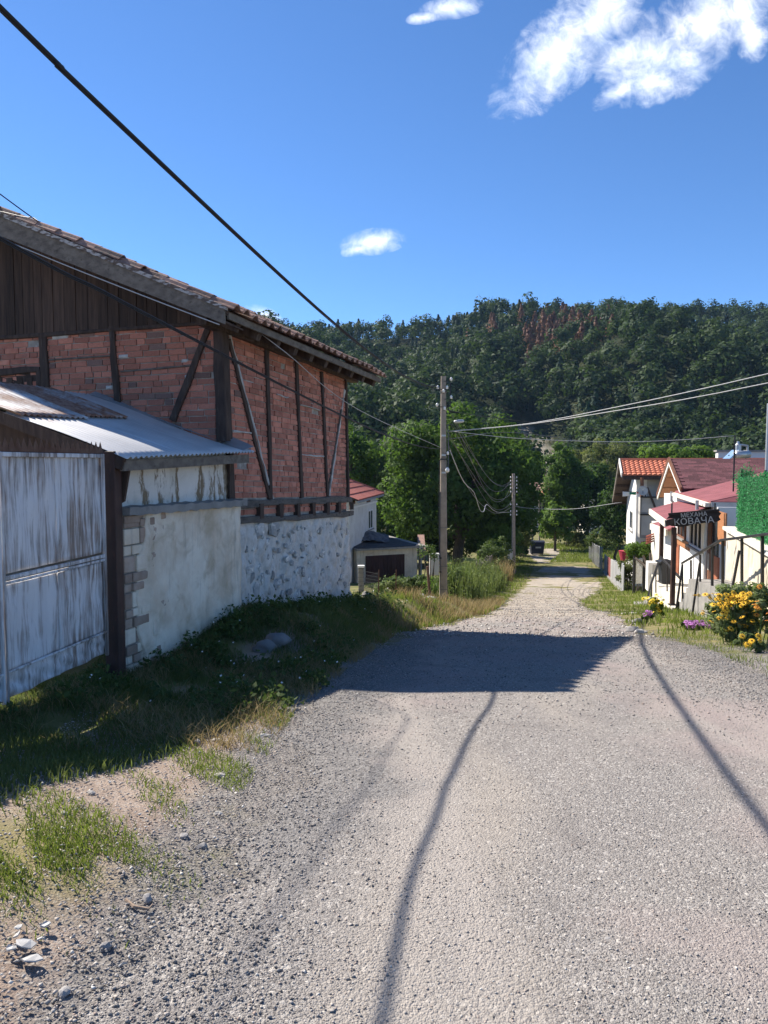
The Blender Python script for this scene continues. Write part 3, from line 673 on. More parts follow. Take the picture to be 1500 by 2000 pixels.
# daubs of old mortar and lath strips
for (px, py, w_, h_) in ((118, 657, .17, .05), (243, 696, .10, .035), (370, 737, .08, .045), (215, 757, .07, .035), (362, 705, .06, .03)):
    p = gab(px, py) + NG * .03; h3 = V(0, 0, h_); MB().sheet(p + GD * w_ - h3, p - GD * w_ - h3, p - GD * w_ + h3, p + GD * w_ + h3, 5, 4, lambda u, v: random.uniform(-.006, .006) - .04 * (abs(u - .5) > .45 or abs(v - .5) > .45), .02).build('mortar_patch', M_WHITEWASH, gablew, True)
for (a, b) in (((98, 703), (222, 695)), ((238, 727), (383, 713))):
    timber(gab(*a), gab(*b), .022, NG, .034, M_TIMBERG, 'lath_strip', parent=gablew, wob=.004)
for (a, b) in (((538, 770), (560, 777)), ((584, 790), (622, 801)), ((586, 888), (630, 892)), ((452, 842), (490, 846))):
    timber(side(*a), side(*b), .02, NS, .034, M_WHITEWASH, 'mortar_patch', parent=sidew, wob=.008)
# frame timbers
timber(gab(428, 628) + NG * .0, gab(437, 862), .14, NG, .05, M_TIMBER, 'corner_post', .15)
timber(side(434, 636), side(447, 985), .15, NS, .05, M_TIMBER, 'corner_post', .16)
timber(gab(85, 655), gab(94, 790), .125, NG, .045, M_TIMBER)
timber(gab(221, 638), gab(233, 800), .085, NG, .045, M_TIMBER, wid2=.105)
timber(gab(409, 640), gab(340, 822), .085, NG, .05, M_TIMBER, 'brace')
timber(gab(412, 632), gab(0, 661) + GD * .6, .05, NG, .05, M_TIMBER, 'wall_plate')
for a, b, wd in (((517, 672), (526, 975), .085), ((575, 700), (587, 972), .08), ((625, 726), (637, 972), .075)):
    timber(side(*a), side(*b), wd, NS, .045, M_TIMBER)
timber(side(672.5, 737), side(678, 972), .06, NS, .045, M_TIMBER, 'corner_post')
timber(side(443, 664), side(523, 972), .065, NS, .042, M_TIMBER, 'brace')
timber(side(671, 762), side(640, 968), .05, NS, .035, M_WHITEWASH, 'brace', wob=.02, segs=12)
timber(side(664, 800), side(636, 972), .03, NS, .042, M_TIMBERG, 'brace', wob=.01, segs=12)
timber(side(445, 652), side(530, 975), .028, NS, .036, M_WHITEWASH, 'mortar_patch', wob=.02, segs=14)
timber(side(452, 985), side(682, 975), .095, NS, .06, M_SILL, 'sill_beam', wob=.014, segs=9)
timber(side(452, 1019), side(684, 1003), .085, NS, .07, M_SILL, 'sill_beam', wob=.016, segs=9)
for px, py in ((503, 998), (542, 997), (576, 996), (606, 994), (634, 993), (657, 991)):
    p = side(px, py); timber(p + V(0, 0, .10), p - V(0, 0, .10), .115, NS, .075, M_TIMBER, 'joist_end', wob=.015, segs=2)
# window in the gable behind the shed roof
win = slab(MB(), gab(-60, 752), gab(80, 748), .36, NG, -.05, .012).build('window_shutter', M_TIMBER, house)
for a, b, wd in (((-60, 732), (82, 722), .085), ((79, 722), (82, 790), .07)):
    timber(gab(*a), gab(*b), wd, NG, .05, M_TIMBER, 'window_frame', parent=win)
for k in range(6):
    x = -40 + k * 20; timber(gab(x, 738), gab(x + 3, 800), .10, NG, .022 + .006 * (k % 2), M_PLANK, 'plank', parent=win, wob=.004)
# gable boarding: each plank its own piece, top following the rake
s = .05; rg = random.Random(8); rake = lambda s: ztopn + RISE * s - .02
while s < 6.2:
    w_ = rg.uniform(.13, .19); a, b = s + .004, s + w_ - .004; j = rg.uniform(0, .02)
    za, zb_ = btop(a) - .03 + j, btop(b) - .03 + j
    if rake((a + b) / 2) - .05 > za + .05:
        pa, pb = C2 + GD * a, C2 + GD * b; n0, n1 = NG * .012, NG * (.034 + rg.uniform(0, .012))
        q = [V(pa.x, pa.y, za), V(pb.x, pb.y, zb_), V(pb.x, pb.y, rake(b)), V(pa.x, pa.y, rake(a))]
        mb = MB(); mb.hexa([x + n0 for x in q], [x + n1 for x in q]); mb.build('plank', M_PLANK, gablew)
    s += w_
# roof ---------------------------------------------------------------
UPR = unit(RN - EN); RNRM = unit((EF - EN).cross(RN - EN)); RNRM = RNRM if RNRM.z > 0 else -RNRM
mb = MB(); mb.hexa([EN, EF, RF, RN], [p + RNRM * .045 for p in (EN, EF, RF, RN)]); roof = mb.build('roof', M_TIMBER, house)
mb = MB(); n2 = unit((LF - LN).cross(RN - LN)); n2 = n2 if n2.z > 0 else -n2
mb.hexa([RN, RF, LF, LN], [p + n2 * .10 for p in (RN, RF, LF, LN)]); mb.build('roof_slope', M_TILE, roof)
# tiles: one rolled clay tile shared by all
def tile_mesh(i):
    r = random.Random(i); mb = MB(); prof = [(-.5, .0), (-.40, .015), (-.30, .05), (-.15, .062), (0, .05), (.12, .02), (.3, .010), (.42, .018), (.5, .03)]
    n = len(prof); vs = []
    for y, dz in ((0, .018), (1, 0)):
        vs += [(x * .215, y * .40, z + dz + r.uniform(-.003, .003)) for x, z in prof]
    for y, dz in ((0, .018), (1, 0)):
        vs += [(x * .215, y * .40, z + dz - .016) for x, z in prof]
    fs = []
    for i in range(n - 1):
        fs += [(i, i + 1, n + i + 1, n + i), (2 * n + i, 3 * n + i, 3 * n + i + 1, 2 * n + i + 1), (i, 2 * n + i, 2 * n + i + 1, i + 1), (n + i, n + i + 1, 3 * n + i + 1, 3 * n + i)]
    fs += [(0, n, 3 * n, 2 * n), (n - 1, 3 * n - 1, 4 * n - 1, 2 * n - 1)]
    return mb.add(vs, fs).mesh('tile', M_TILE)
TLV = [tile_mesh(i) for i in range(4)]
EAX = unit(EF - EN); TR = Matrix((EAX, UPR, RNRM)).transposed(); ELEN = (EF - EN).length; rg = random.Random(4)
ncol = int(ELEN / .212) + 1; cnt = 0; restv = []
for row in range(17):
    for c in range(ncol):
        sag = -.03 * math.sin(row * .7 + c * .31) - .025 * math.sin(c * .55)
        p = EN + EAX * (c * .212 + .09 + rg.uniform(-.008, .008)) + UPR * (row * .335 - .07 + rg.uniform(-.015, .015)) + RNRM * (.075 + sag * .5 + rg.uniform(0, .012))
        M = Matrix.Translation(p) @ (TR @ Matrix.Rotation(rg.uniform(-.03, .03), 3, 'Z') @ Matrix.Rotation(rg.uniform(-.02, .02), 3, 'X')).to_4x4()
        if cnt < 300 and (row < 11 or c < 3): place('tile', TLV[rg.randrange(4)], M, roof); cnt += 1
        else: restv.append(M)
mb = MB()
for M in restv:
    me = TLV[0]; mb.add([M @ v.co for v in me.vertices], [tuple(f.vertices) for f in me.polygons])
o = mb.build('tiling', M_TILE, roof); o["kind"] = "stuff"
# barge boards on the near verge, eave board, rafters
def rakept(t, dz, out): return EN + GD * t + V(0, 0, t * RISE + dz) + NG * out
mb = MB(); L_ = HALF
mb.hexa([rakept(0, -.11, 0), rakept(L_, -.30, 0), rakept(L_, -.30, .03), rakept(0, -.11, .03)], [rakept(0, .05, 0), rakept(L_, .0, 0), rakept(L_, .0, .03), rakept(0, .05, .03)]); mb.build('barge_board', M_TIMBERG, roof)
mb = MB(); mb.hexa([rakept(-.02, .052, -.02), rakept(L_, .004, -.02), rakept(L_, .004, .05), rakept(-.02, .052, .05)], [rakept(-.02, .092, -.02), rakept(L_, .062, -.02), rakept(L_, .062, .05), rakept(-.02, .092, .05)]); mb.build('verge_strip', mat('flaking_white_strip', (.42, .40, .38), (.12, .09, .075), 9, .85, .4, 40, stretch=(1, 1, 3), lo=.45, hi=.55), roof)
mb = MB(); mb.hexa([rakept(.02, -.12, -.42), rakept(L_, -.30, -.42), rakept(L_, -.26, -.02), rakept(.02, -.09, -.02)], [rakept(.02, -.10, -.42), rakept(L_, -.28, -.42), rakept(L_, -.24, -.02), rakept(.02, -.07, -.02)]); mb.build('soffit', M_TIMBER, roof)
mb = MB(); mb.beam(EN + V(0, 0, -.005) + EAX * .05, EF + V(0, 0, -.005), .03, .075); mb.build('eave_board', M_TIMBERG, roof)
for k in range(10):
    p = EN + EAX * (.35 + k * (ELEN - .5) / 9); mb = MB(); mb.beam(p + UPR * .02 - RNRM * .075, p + UPR * 1.0 - RNRM * .075, .10, .13, RNRM); mb.build('rafter', M_TIMBER, roof)
timber(V(C2.x, C2.y, 0) + V(0, 0, EN.z + .02) - DS * .4, V(F2.x, F2.y, 0) + V(0, 0, EF.z + .06) + DS * .35, .16, NS, .10, M_TIMBER, 'wall_plate')
# ------------------------------------------------------------------ lean-to shed
E1, E2 = V(-2.346, 6.75, .035), V(-1.676, 9.28, .115)
shed = empty('lean_to_shed', (-2.4, 7.8, -1.9), 'grey plastered lean-to with rusty corrugated metal roof beside the brick house', 'shed')
W1, W2 = V(-2.436, 6.93, 0), V(-1.80, 9.17, 0)
wd_ = unit(W2 - W1); wn_ = V(wd_.y, -wd_.x, 0)
wpl = lambda px, py: on(px, py, W1, W2)
zc0, zc1 = wpl(228, 1008).z, wpl(472, 985).z               # underside of the coping
def lump(seed):
    r = random.Random(seed); a = [r.uniform(0, 6) for _ in range(6)]
    return lambda u, v: .010 * math.sin(9 * u + a[0]) * math.cos(5 * v + a[1]) + .006 * math.sin(21 * u + a[2] + 9 * v) + .004 * math.sin(40 * v + a[3] + 30 * u)
# boundary wall: brick core with render that has fallen off along the post
MB().prism([W1 + V(0, 0, -3), W2 + V(0, 0, -3), W2 + V(0, 0, zc1), W1 + V(0, 0, zc0)], -wn_ * .2).build('lower_wall', M_MORTAR, shed)
edge = [(.0, .15), (.10, .17), (.20, .175), (.26, .13), (.34, .11), (.42, .085), (.52, .075), (.62, .07), (.72, .075), (.80, .095), (.88, .125), (1.0, .14)]
LW = (W2 - W1).length; nv = 40; nu = 60
def rend_edge(v): return float(np.interp(v, [e[0] for e in edge], [e[1] * LW for e in edge])) + .012 * math.sin(37 * v) + .008 * math.sin(91 * v)
mb = MB(); lf = lump(3)
for layer in (0, 1):
    for j in range(nv + 1):
        v = j / nv
        for i in range(nu + 1):
            u = i / nu; s = rend_edge(v) + (LW + .005 - rend_edge(v)) * u
            z = -2.6 + ((zc0 + (zc1 - zc0) * s / LW) + 2.6) * v
            p = W1 + wd_ * s + wn_ * ((.035 + lf(u * 3, v * 2)) if layer == 0 else -.01); mb.v.append((p.x, p.y, z))
W_ = nu + 1; L2 = W_ * (nv + 1)
for j in range(nv):
    for i in range(nu): a = j * W_ + i; mb.f.append((a, a + 1, a + 1 + W_, a + W_))
    a = j * W_; mb.f.append((a, a + W_, a + W_ + L2, a + L2)); a = j * W_ + nu; mb.f.append((a, a + L2, a + W_ + L2, a + W_))
mb.build('render_coat', M_PLASTER, shed, True)
rg = random.Random(6); z = -2.35; row = 0                    # exposed blocks by the gate post
while z < zc0 - .03:
    h_ = rg.choice((.10, .13, .085, .16)); s = -.02
    while s < .62:
        w_ = rg.choice((.18, .25, .12)); p = W1 + wd_ * (s + w_ / 2) + wn_ * rg.uniform(-.02, .012)
        if s < .42 * LW: MB().box((p.x, p.y, min(z + h_ / 2, zc0 - h_ / 2)), (w_ - .012, .06, h_ - .014), math.atan2(wd_.y, wd_.x)).build('block', M_HOLLOW if rg.random() < .5 else M_PLASTER, shed, bevel=.006)
        s += w_
    z += h_
mb = MB(); c0, c1 = W1 - wd_ * .02 + wn_ * .10 + V(0, 0, zc0), W2 + wd_ * .03 + wn_ * .12 + V(0, 0, zc1)
mb.sheet(c0 + V(0, 0, .075), c1 + V(0, 0, .065), c1 + V(0, 0, .075) - wn_ * .42, c0 + V(0, 0, .085) - wn_ * .42, 40, 6, lambda u, v: .006 * math.sin(60 * u) + random.uniform(-.004, .004), .075); mb.build('coping', M_CONC, shed)
# upper wall set back
U1, U2 = W1 - wn_ * .10, W2 - wn_ * .10 + wd_ * .0
mb = MB(); mb.sheet(U1 + V(0, 0, zc0), U2 - wd_ * .07 + V(0, 0, zc1), U2 - wd_ * .07 + V(0, 0, .16), U1 + V(0, 0, .12), 30, 12, lump(9), .12); mb.build('upper_wall', M_PLASTERU, shed, True)
p = U2 - wd_ * .03; MB().beam((p.x, p.y, zc1 + .07), (p.x, p.y, .16), .08, .09, wd_).build('corner_post', M_TIMBER, shed)
# corrugated roof: three overlapping sheets, corrugations run up the slope
RU = unit(V(-.93, .27, .325)); EA = unit(E2 - E1); RNN = unit(EA.cross(RU)); RNN = RNN if RNN.z > 0 else -RNN
def tin(s0, s1, up0, up1, lift, rust, name='roof_sheet'):
    nu = int((s1 - s0) / .0145); nv = 10; vs = []; ts = []
    for lay in (0, 1):
        for j in range(nv + 1):
            for i in range(nu + 1):
                s = s0 + (s1 - s0) * i / nu; u = up0 + (up1 - up0) * j / nv
                p = E1 + EA * s + RU * u + RNN * (lift + .012 * math.sin(2 * math.pi * s / .085) + .012 * math.sin(3 * u + s) - lay * .0025); vs.append(p); ts.append(rust(s, u))
    W = nu + 1; L = W * (nv + 1); j, i = np.meshgrid(np.arange(nv), np.arange(nu), indexing='ij'); a = (j * W + i).ravel()
    q = np.stack([a, a + 1, a + 1 + W, a + W], 1); q2 = np.stack([a + L, a + W + L, a + 1 + W + L, a + 1 + L], 1)
    i = np.arange(nu); e1 = np.stack([i, i + L, i + 1 + L, i + 1], 1); jj = np.arange(nv) * W; e2 = np.stack([jj, jj + W, jj + W + L, jj + L], 1)
    return npmesh(name, np.array([tuple(v) for v in vs]), [q, q2, e1, e2], M_TIN, shed, ts, True)
tin(-.03, .95, -.05, 1.35, .035, lambda s, u: -.12 + .35 * max(0, u - .55))
tin(.90, 1.80, -.05, 1.5, .030, lambda s, u: -.18 + .12 * max(0, u - .9))
tin(1.74, 2.66, -.05, 2.36, .036, lambda s, u: -.22)
tin(-.06, .98, 1.15, 2.36, .062, lambda s, u: .22)
tin(.88, 1.82, 1.25, 2.38, .060, lambda s, u: .30)
RB_ = E1 + RU * 2.3; back = unit(V(-.93, .27, -.325))
MB().sheet(RB_ + EA * -.05 + RNN * .04, RB_ + EA * 2.66 + RNN * .04, RB_ + EA * 2.66 + back * 2.4 + RNN * .04, RB_ + EA * -.05 + back * 2.4 + RNN * .04, 40, 4, lambda u, v: .01 * math.sin(u * 190), .004).build('roof_sheet', M_ZINC, shed)
mb = MB(); f0, f1 = E2 + EA * .04 + RNN * .05, E2 + EA * .04 + RU * 2.3 + RNN * .05
mb.sheet(f0 - EA * .22, f0 + EA * .05 + RNN * .05, f1 + EA * .10 + RNN * .13, f1 - EA * .22, 6, 14, lambda u, v: .008 * math.sin(9 * v), .004); mb.build('flashing', M_ZINC, shed)
# eave beam, verge board, roof frame
MB().beam(E1 + V(0, 0, -.055) + wn_ * -.02, E2 + V(0, 0, -.055) + wn_ * -.02, .05, .10).build('eave_board', M_TIMBERG, shed)
MB().beam(E1 + V(0, 0, -.04) - EA * .0, E1 + RU * 2.34 + V(0, 0, -.045), .045, .115, RNN).build('verge_board', M_TIMBER, shed)
MB().beam(E1 + EA * .12 + RU * .05 - RNN * .06, E1 + EA * .12 + RU * 2.3 - RNN * .06, .07, .08, RNN).build('rafter', M_TIMBER, shed)
MB().prism([E1 + EA * .12 + RU * .02 + V(0, 0, -.05), E1 + EA * .12 + RU * 2.3 + V(0, 0, -.08), (E1 + EA * .12 + RU * 4.4).xy.to_3d() + V(0, 0, .1), (E1 + EA * .12 + RU * 4.4).xy.to_3d() + V(0, 0, -2.2), (E1 + EA * .12).xy.to_3d() + V(-.08, 0, -.35)], EA * .03).build('gable_boards', M_PLANK, shed)
# ------------------------------------------------------------------ metal gate
G1, G2 = V(-2.53, 6.70, 0), V(-2.75, 5.36, 0); gd = unit(G2 - G1); gn = V(-gd.y, gd.x, 0); gn = gn if gn.x > 0 else -gn
gpl = lambda px, py: on(px, py, G1, G2)
gate = empty('metal_gate', (-2.7, 5.6, -1.8), 'tall silver-painted sheet metal gate streaked with rust', 'gate')
zt = .085; zbm = -1.72
gp = lambda s, z, o=0.0: V(G1.x, G1.y, z) + gd * s + gn * o
def gsheet(s0, s1, z0, z1, seed, name='sheet_panel'):
    r = random.Random(seed); a = [r.uniform(0, 6) for _ in range(4)]
    mb = MB(); mb.sheet(gp(s1, z0), gp(s0, z0), gp(s0, z1), gp(s1, z1), 26, 22, lambda u, v: .006 * math.sin(7 * u + a[0]) * math.sin(6 * v + a[1]) + .004 * math.sin(15 * u + a[2] + 11 * v) + (.012 * math.sin(9 * u + a[3]) if z1 < -1.2 else 0), .012); return mb.build(name, M_GATE, gate, True)
leafs = ((.02, .70), (.705, 1.39), (1.42, 2.10), (2.105, 2.80), (2.83, 3.51), (3.515, 4.20))
for k, (a, b) in enumerate(leafs):
    sl_ = .0
    gsheet(a, b, -.80, zt - .004, 10 + k); gsheet(a, b, zbm + .20, -.885, 20 + k); gsheet(a, b, zbm + .0, zbm + .195, 30 + k, 'kick_panel')
for a, b in ((.0, 1.40), (1.41, 2.82), (2.83, 4.22)):
    for z, h_ in ((zt - .02, .035), (-.83, .03), (-.865, .02), (zbm + .20, .018)):
        MB().beam(gp(a, z, .018), gp(b, z, .018), .022, h_).build('rail', M_GATE, gate, bevel=.004)
    for s in (a + .012, b - .012):
        MB().beam(gp(s, zbm - .02, .018), gp(s, zt, .018), .024, .03, gn).build('stile', M_GATE, gate, bevel=.004)
k = 0; s = .0
while s < 4.2:
    mb = MB(); mb.prism([gp(s, zt + .002, .012), gp(s + .068, zt + .002, .012), gp(s + .068, zt + .03, .012), gp(s + .034, zt + .105, .012), gp(s, zt + .03, .012)], gn * .003); mb.build('spike', M_STEELR, gate); s += .071
MB().beam(gp(-.02, zt + .02, 0), gp(4.22, zt + .02, 0), .012, .05).build('spike_strip', M_POST, gate)
p = (G1 + W1) / 2; MB().beam((p.x, p.y, -2.2), (p.x, p.y, .11), .13, .13, gd).build('gate_post', M_POST, gate, bevel=.006)
# ------------------------------------------------------------------ buildings beyond the brick house, left of the lane
def boxwall(mb, A, B, z0, z1, th, nv):
    """upright wall from plan point A to B"""
    return mb.prism([V(A.x, A.y, z0), V(B.x, B.y, z0), V(B.x, B.y, z1), V(A.x, A.y, z1)], Vector(nv) * th)
def house_box(name, root, A, B, depth_dir, depth, z0, z1, mt):
    """four walls as one closed block: A-B front, depth_dir away"""
    dd = unit(depth_dir) * depth
    q = [A, B, B + dd, A + dd]
    return MB().hexa([V(p.x, p.y, z0) for p in q], [V(p.x, p.y, z1) for p in q]).build(name, mt, root)
def window(root, A, B, px0, px1, py0, py1, n, frame, panes=2, sill=True, mt=M_GLASS):
    """window on the upright plane A-B, corners given as sight lines; frame, panes and sill are real pieces"""
    a, b, c, d = on(px0, py1, A, B), on(px1, py1, A, B), on(px1, py0, A, B), on(px0, py0, A, B)
    b = V(b.x, b.y, a.z); d = V(a.x, a.y, d.z); c = V(b.x, b.y, d.z)
    u = (b - a).normalized(); Wd = (b - a).length; H = d.z - a.z; fw = min(.07, Wd * .12); n = Vector(n)
    mb = MB()
    for p, q in ((a, d), (b, c)): mb.beam(p + n * .02, q + n * .02, fw, .06, n)
    for p, q in ((a + u * fw / 2, b - u * fw / 2), (d + u * fw / 2, c - u * fw / 2)): mb.beam(p + n * .02, q + n * .02, .06, fw)
    for k in range(1, panes): p = a + u * Wd * k / panes; mb.beam(p + n * .018 + V(0, 0, fw / 2), p + n * .018 + V(0, 0, H - fw / 2), fw * .8, .05, n)
    wo_ = mb.build('window', frame, root)
    for k in range(panes):
        p = a + u * (Wd * k / panes) + n * .006; q = a + u * (Wd * (k + 1) / panes) + n * .006
        MB().hexa([p, q, q + V(0, 0, H), p + V(0, 0, H)], [x + n * .006 for x in (p, q, q + V(0, 0, H), p + V(0, 0, H))]).build('pane', mt, wo_)
    if sill: MB().beam(a - u * .08 + n * .06 - V(0, 0, .05), b + u * .08 + n * .06 - V(0, 0, .05), .14, .05).build('sill', M_CONC, wo_)
    return wo_
def tiled(A, B, C, D, rows, cols, mt, name, root, th=.09, roll=.035):
    """roof slope A-B eave, D-C ridge: stepped courses of rolled tiles joined into one part"""
    A, B, C, D = map(Vector, (A, B, C, D)); n_ = unit((B - A).cross(D - A)); n_ = n_ if n_.z > 0 else -n_
    MB().hexa([A, B, C, D], [p + n_ * th * .5 for p in (A, B, C, D)]).build(name, M_TIMBER, root)
    base = MB(); sub = 4
    for r in range(rows):
        v0, v1 = r / rows, min(1, (r + 1.08) / rows)
        for v, lift in ((v0, .055), (v1, .0)): pass
        L0, L1 = A.lerp(D, v0), B.lerp(C, v0); H0, H1 = A.lerp(D, v1), B.lerp(C, v1); k = len(base.v); N = cols * sub
        for (p, q, lift) in ((L0, L1, .0), (L0, L1, .06), (H0, H1, .012)):
            for i in range(N + 1):
                f = i / N; w_ = roll * (abs(math.sin(math.pi * i / sub)) ** .8) if lift else 0
                base.v.append(tuple(p.lerp(q, f) + n_ * (th * .5 + lift + w_)))
        for lay in (0, 1):
            for i in range(N): a = k + lay * (N + 1) + i; base.f.append((a, a + 1, a + N + 2, a + N + 1))
    return base, n_
# ---- white house
A, B = V(-1.9, 40.5, 0), P(735, 1000, 48).xy.to_3d()
wh = empty('white_house', (-2, 46, -7), 'white plastered house with dark red tiled hip roof left of the lane', 'house')
wdir = unit(B - A); wnr = V(wdir.y, -wdir.x, 0)
ze = on(735, 968, A, B).z
house_box('wall', wh, A, B, -wnr, 9, -7.5, ze, M_WHITEW)
a, b = on(690, 985, A, B), on(735, 979, A, B); MB().beam(V(A.x, A.y, b.z) + wnr * .03, V(B.x, B.y, b.z) + wnr * .03 + wdir * .02, .08, .10).build('cornice', M_WHITE, wh)
window(wh, A, B, 718.5, 727, 998, 1034, wnr, M_WHITE, 2)
window(wh, A, B, 687, 692, 976, 984, wnr, M_WOODB, 1, False); window(wh, A, B, 716, 722, 970, 980, wnr, M_WOODB, 1, False)
E_a, E_b = A - wdir * 1.0 + wnr * .7 + V(0, 0, ze + .05), P(749, 963, 48.6); E_b = V(E_b.x, E_b.y, ze + .05)
mid = (A + B) / 2 - wnr * 4.5; R_a, R_b = A - wnr * 4.6 + V(0, 0, ze + 2.35), A - wnr * 4.6 + wdir * 3.6 + V(0, 0, ze + 2.35)
bs, n_ = tiled(E_a, E_b, R_b, R_a, 9, 22, M_TILER, 'roof', wh); wr = bs.build('tiles', M_TILER, wh); wr["kind"] = "stuff"
far_ = E_b - wnr * 10.6; bs, n_ = tiled(E_b, V(far_.x, far_.y, E_b.z), R_b, R_b - wnr * .02, 9, 24, M_TILER, 'roof', wh); o = bs.build('tiles', M_TILER, wh); o["kind"] = "stuff"
MB().beam(E_a + V(0, 0, -.03), E_b + V(0, 0, -.03), .10, .12).build('eave_gutter', M_ZINC, wh)
MB().tube([E_b + n_ * .1, R_b + n_ * .12], .11, 6).build('hip_tiles', M_TILER, wh)
# ---- garage with flat tar roof
GA, GB = P(697, 1060, 41).xy.to_3d(), P(815, 1060, 42.5).xy.to_3d(); gdir = unit(GB - GA); gnr = V(gdir.y, -gdir.x, 0)
gar = empty('garage', ((GA.x + GB.x) / 2, 42, -7), 'low garage with flat black tar roof and dark boarded door', 'garage')
gpx = lambda px, py: on(px, py, GA, GB)
zr = gpx(760, 1072).z
MB().hexa([V(p.x, p.y, -7.6) for p in (GA, GB, GB - gnr * 6 + gdir * .3, GA - gnr * 6)], [V(p.x, p.y, zr) for p in (GA, GB, GB - gnr * 6 + gdir * .3, GA - gnr * 6)]).build('wall', M_RETAIN, gar)
q = [GA + gnr * .25 - gdir * .1, GB + gnr * .25 + gdir * .55, GB - gnr * 6.4 + gdir * 1.0, GA - gnr * 6.4 - gdir * .1]
MB().hexa([V(p.x, p.y, zr) for p in q], [V(p.x, p.y, zr + .10) for p in q]).build('roof_slab', M_CONC, gar)
q2 = [GA + gnr * .22, GB + gnr * .22 + gdir * .1, GB - gnr * 4.6 + gdir * .3, GA - gnr * 4.6]
MB().sheet(V(q2[0].x, q2[0].y, zr + .115), V(q2[1].x, q2[1].y, zr + .115), V(q2[2].x, q2[2].y, zr + .16), V(q2[3].x, q2[3].y, zr + .16), 20, 14, lambda u, v: random.uniform(0, .03), .02).build('tar_sheet', M_TAR, gar)
a, b = gpx(714, 1086), gpx(790, 1086); nb = 9
MB().hexa([V(p.x, p.y, -7.4) + gnr * o_ for p, o_ in ((a, -.01), (b, -.01), (b, .01), (a, .01))], [V(p.x, p.y, a.z) + gnr * o_ for p, o_ in ((a, -.01), (b, -.01), (b, .01), (a, .01))]).build('door', M_GDOOR, gar)
gdoor = bpy.data.objects[-1] if False else [o for o in gar.children if o.name.startswith('door')][0]
for k in range(nb):
    p, q_ = a.lerp(b, k / nb), a.lerp(b, (k + .96) / nb)
    MB().hexa([V(p.x, p.y, -7.4) + gnr * .012, V(q_.x, q_.y, -7.4) + gnr * .012, V(q_.x, q_.y, -7.4) + gnr * .04, V(p.x, p.y, -7.4) + gnr * .04], [V(p.x, p.y, a.z - .02) + gnr * .012, V(q_.x, q_.y, a.z - .02) + gnr * .012, V(q_.x, q_.y, a.z - .02) + gnr * .04, V(p.x, p.y, a.z - .02) + gnr * .04]).build('plank', M_GDOOR, gdoor)
# white side annex with sloped roof edge right of the garage
HA, HB = GB + gdir * .3, GB + gdir * 1.7 - gnr * 3.0
MB().prism([V(HA.x, HA.y, -7.6), V(HB.x, HB.y, -7.6), V(HB.x, HB.y, zr + .35), V(HA.x, HA.y, zr - .55)], -gnr * .25).build('side_wall', M_WHITEW, gar)
MB().beam(V(HA.x, HA.y, zr - .52) + gnr * .05, V(HB.x, HB.y, zr + .38) + gnr * .05, .42, .07).build('side_coping', M_TILE, gar)
# crumpled tarpaulin on the garage roof
c = P(727, 1052, 44.5); tp = MB(); tp.sheet(c + V(-1.1, -.9, -.05), c + V(1.0, -1.0, -.10), c + V(1.0, .9, .1), c + V(-1.0, 1.1, .25), 26, 20, lambda u, v: .30 * math.exp(-((u - .45) / .3) ** 2 - ((v - .6) / .35) ** 2) + .06 * abs(math.sin(14 * u + 5 * v)) + .04 * math.sin(21 * v - 9 * u), .02)
tag(tp.build('tarpaulin', M_TARP), 'crumpled dark tarpaulin heaped on the flat garage roof', 'tarpaulin')
# small things on the brick house corner
MB().box(side(681, 988) + NS * .05 + V(0, 0, 0), (.07, .07, .13), .3).add([], []).build('meter_lamp', M_TIMBER, house)
# ---- roof glimpsed between the trees
oh = empty('orange_roofed_house', P(775, 990, 66), 'orange tiled roof glimpsed between dark trees left of the big pole', 'house')
a = P(760, 1000, 66); bs, n_ = tiled(a + V(-.6, 0, 0), a + V(2.3, -.5, 0), a + V(2.0, 3.2, 2.0), a + V(-.4, 3.6, 2.0), 8, 12, M_TILEO, 'roof', oh); o = bs.build('tiles', M_TILEO, oh); o["kind"] = "stuff"
MB().hexa([a + V(-.3, .5, -3.6), a + V(2.0, .2, -3.6), a + V(2.0, 5, -3.6), a + V(-.3, 5, -3.6)], [a + V(-.3, .5, .1), a + V(2.0, .2, .1), a + V(2.0, 5, .1), a + V(-.3, 5, .1)]).build('wall', M_CREAM, oh)
# ---- far house at the end of the lane
fh = empty('far_house', P(1065, 1000, 105), 'distant house with weathered brown tiled roof and small gable beyond the poles', 'house')
a = P(1027, 976, 104); b = P(1098, 976, 104)
bs, n_ = tiled(a, b, b + V(-.3, 4.5, 2.2), a + V(.2, 4.5, 2.2), 8, 20, M_TILE, 'roof', fh); o = bs.build('tiles', mat('faded_tile', (.34, .20, .16), (.40, .26, .21), 2, .9, .2, 20), fh); o["kind"] = "stuff"
MB().hexa([V(a.x + .3, a.y + .8, -9.2), V(b.x - .3, b.y + .8, -9.2), V(b.x - .3, b.y + 8, -9.2), V(a.x + .3, a.y + 8, -9.2)], [V(a.x + .3, a.y + .8, a.z), V(b.x - .3, b.y + .8, a.z), V(b.x - .3, b.y + 8, a.z), V(a.x + .3, a.y + 8, a.z)]).build('wall', M_WHITEW, fh)
g_ = P(1078, 972, 102.5); MB().prism([g_ + V(-1.3, 0, -3.2), g_ + V(1.4, 0, -3.2), g_ + V(1.4, 0, 0), g_ + V(0, 0, 1.0), g_ + V(-1.3, 0, 0)], V(0, 3, 0)).build('porch', M_DARK, fh)
for s_ in (-1, 1): MB().hexa([g_ + V(0, -.3, 1.25), g_ + V(s_ * 1.9, -.3, -.15), g_ + V(s_ * 1.9, 3, -.15), g_ + V(0, 3, 1.25)], [g_ + V(0, -.3, 1.37), g_ + V(s_ * 1.9, -.3, -.03), g_ + V(s_ * 1.9, 3, -.03), g_ + V(0, 3, 1.37)]).build('porch_roof', M_TILER, fh)
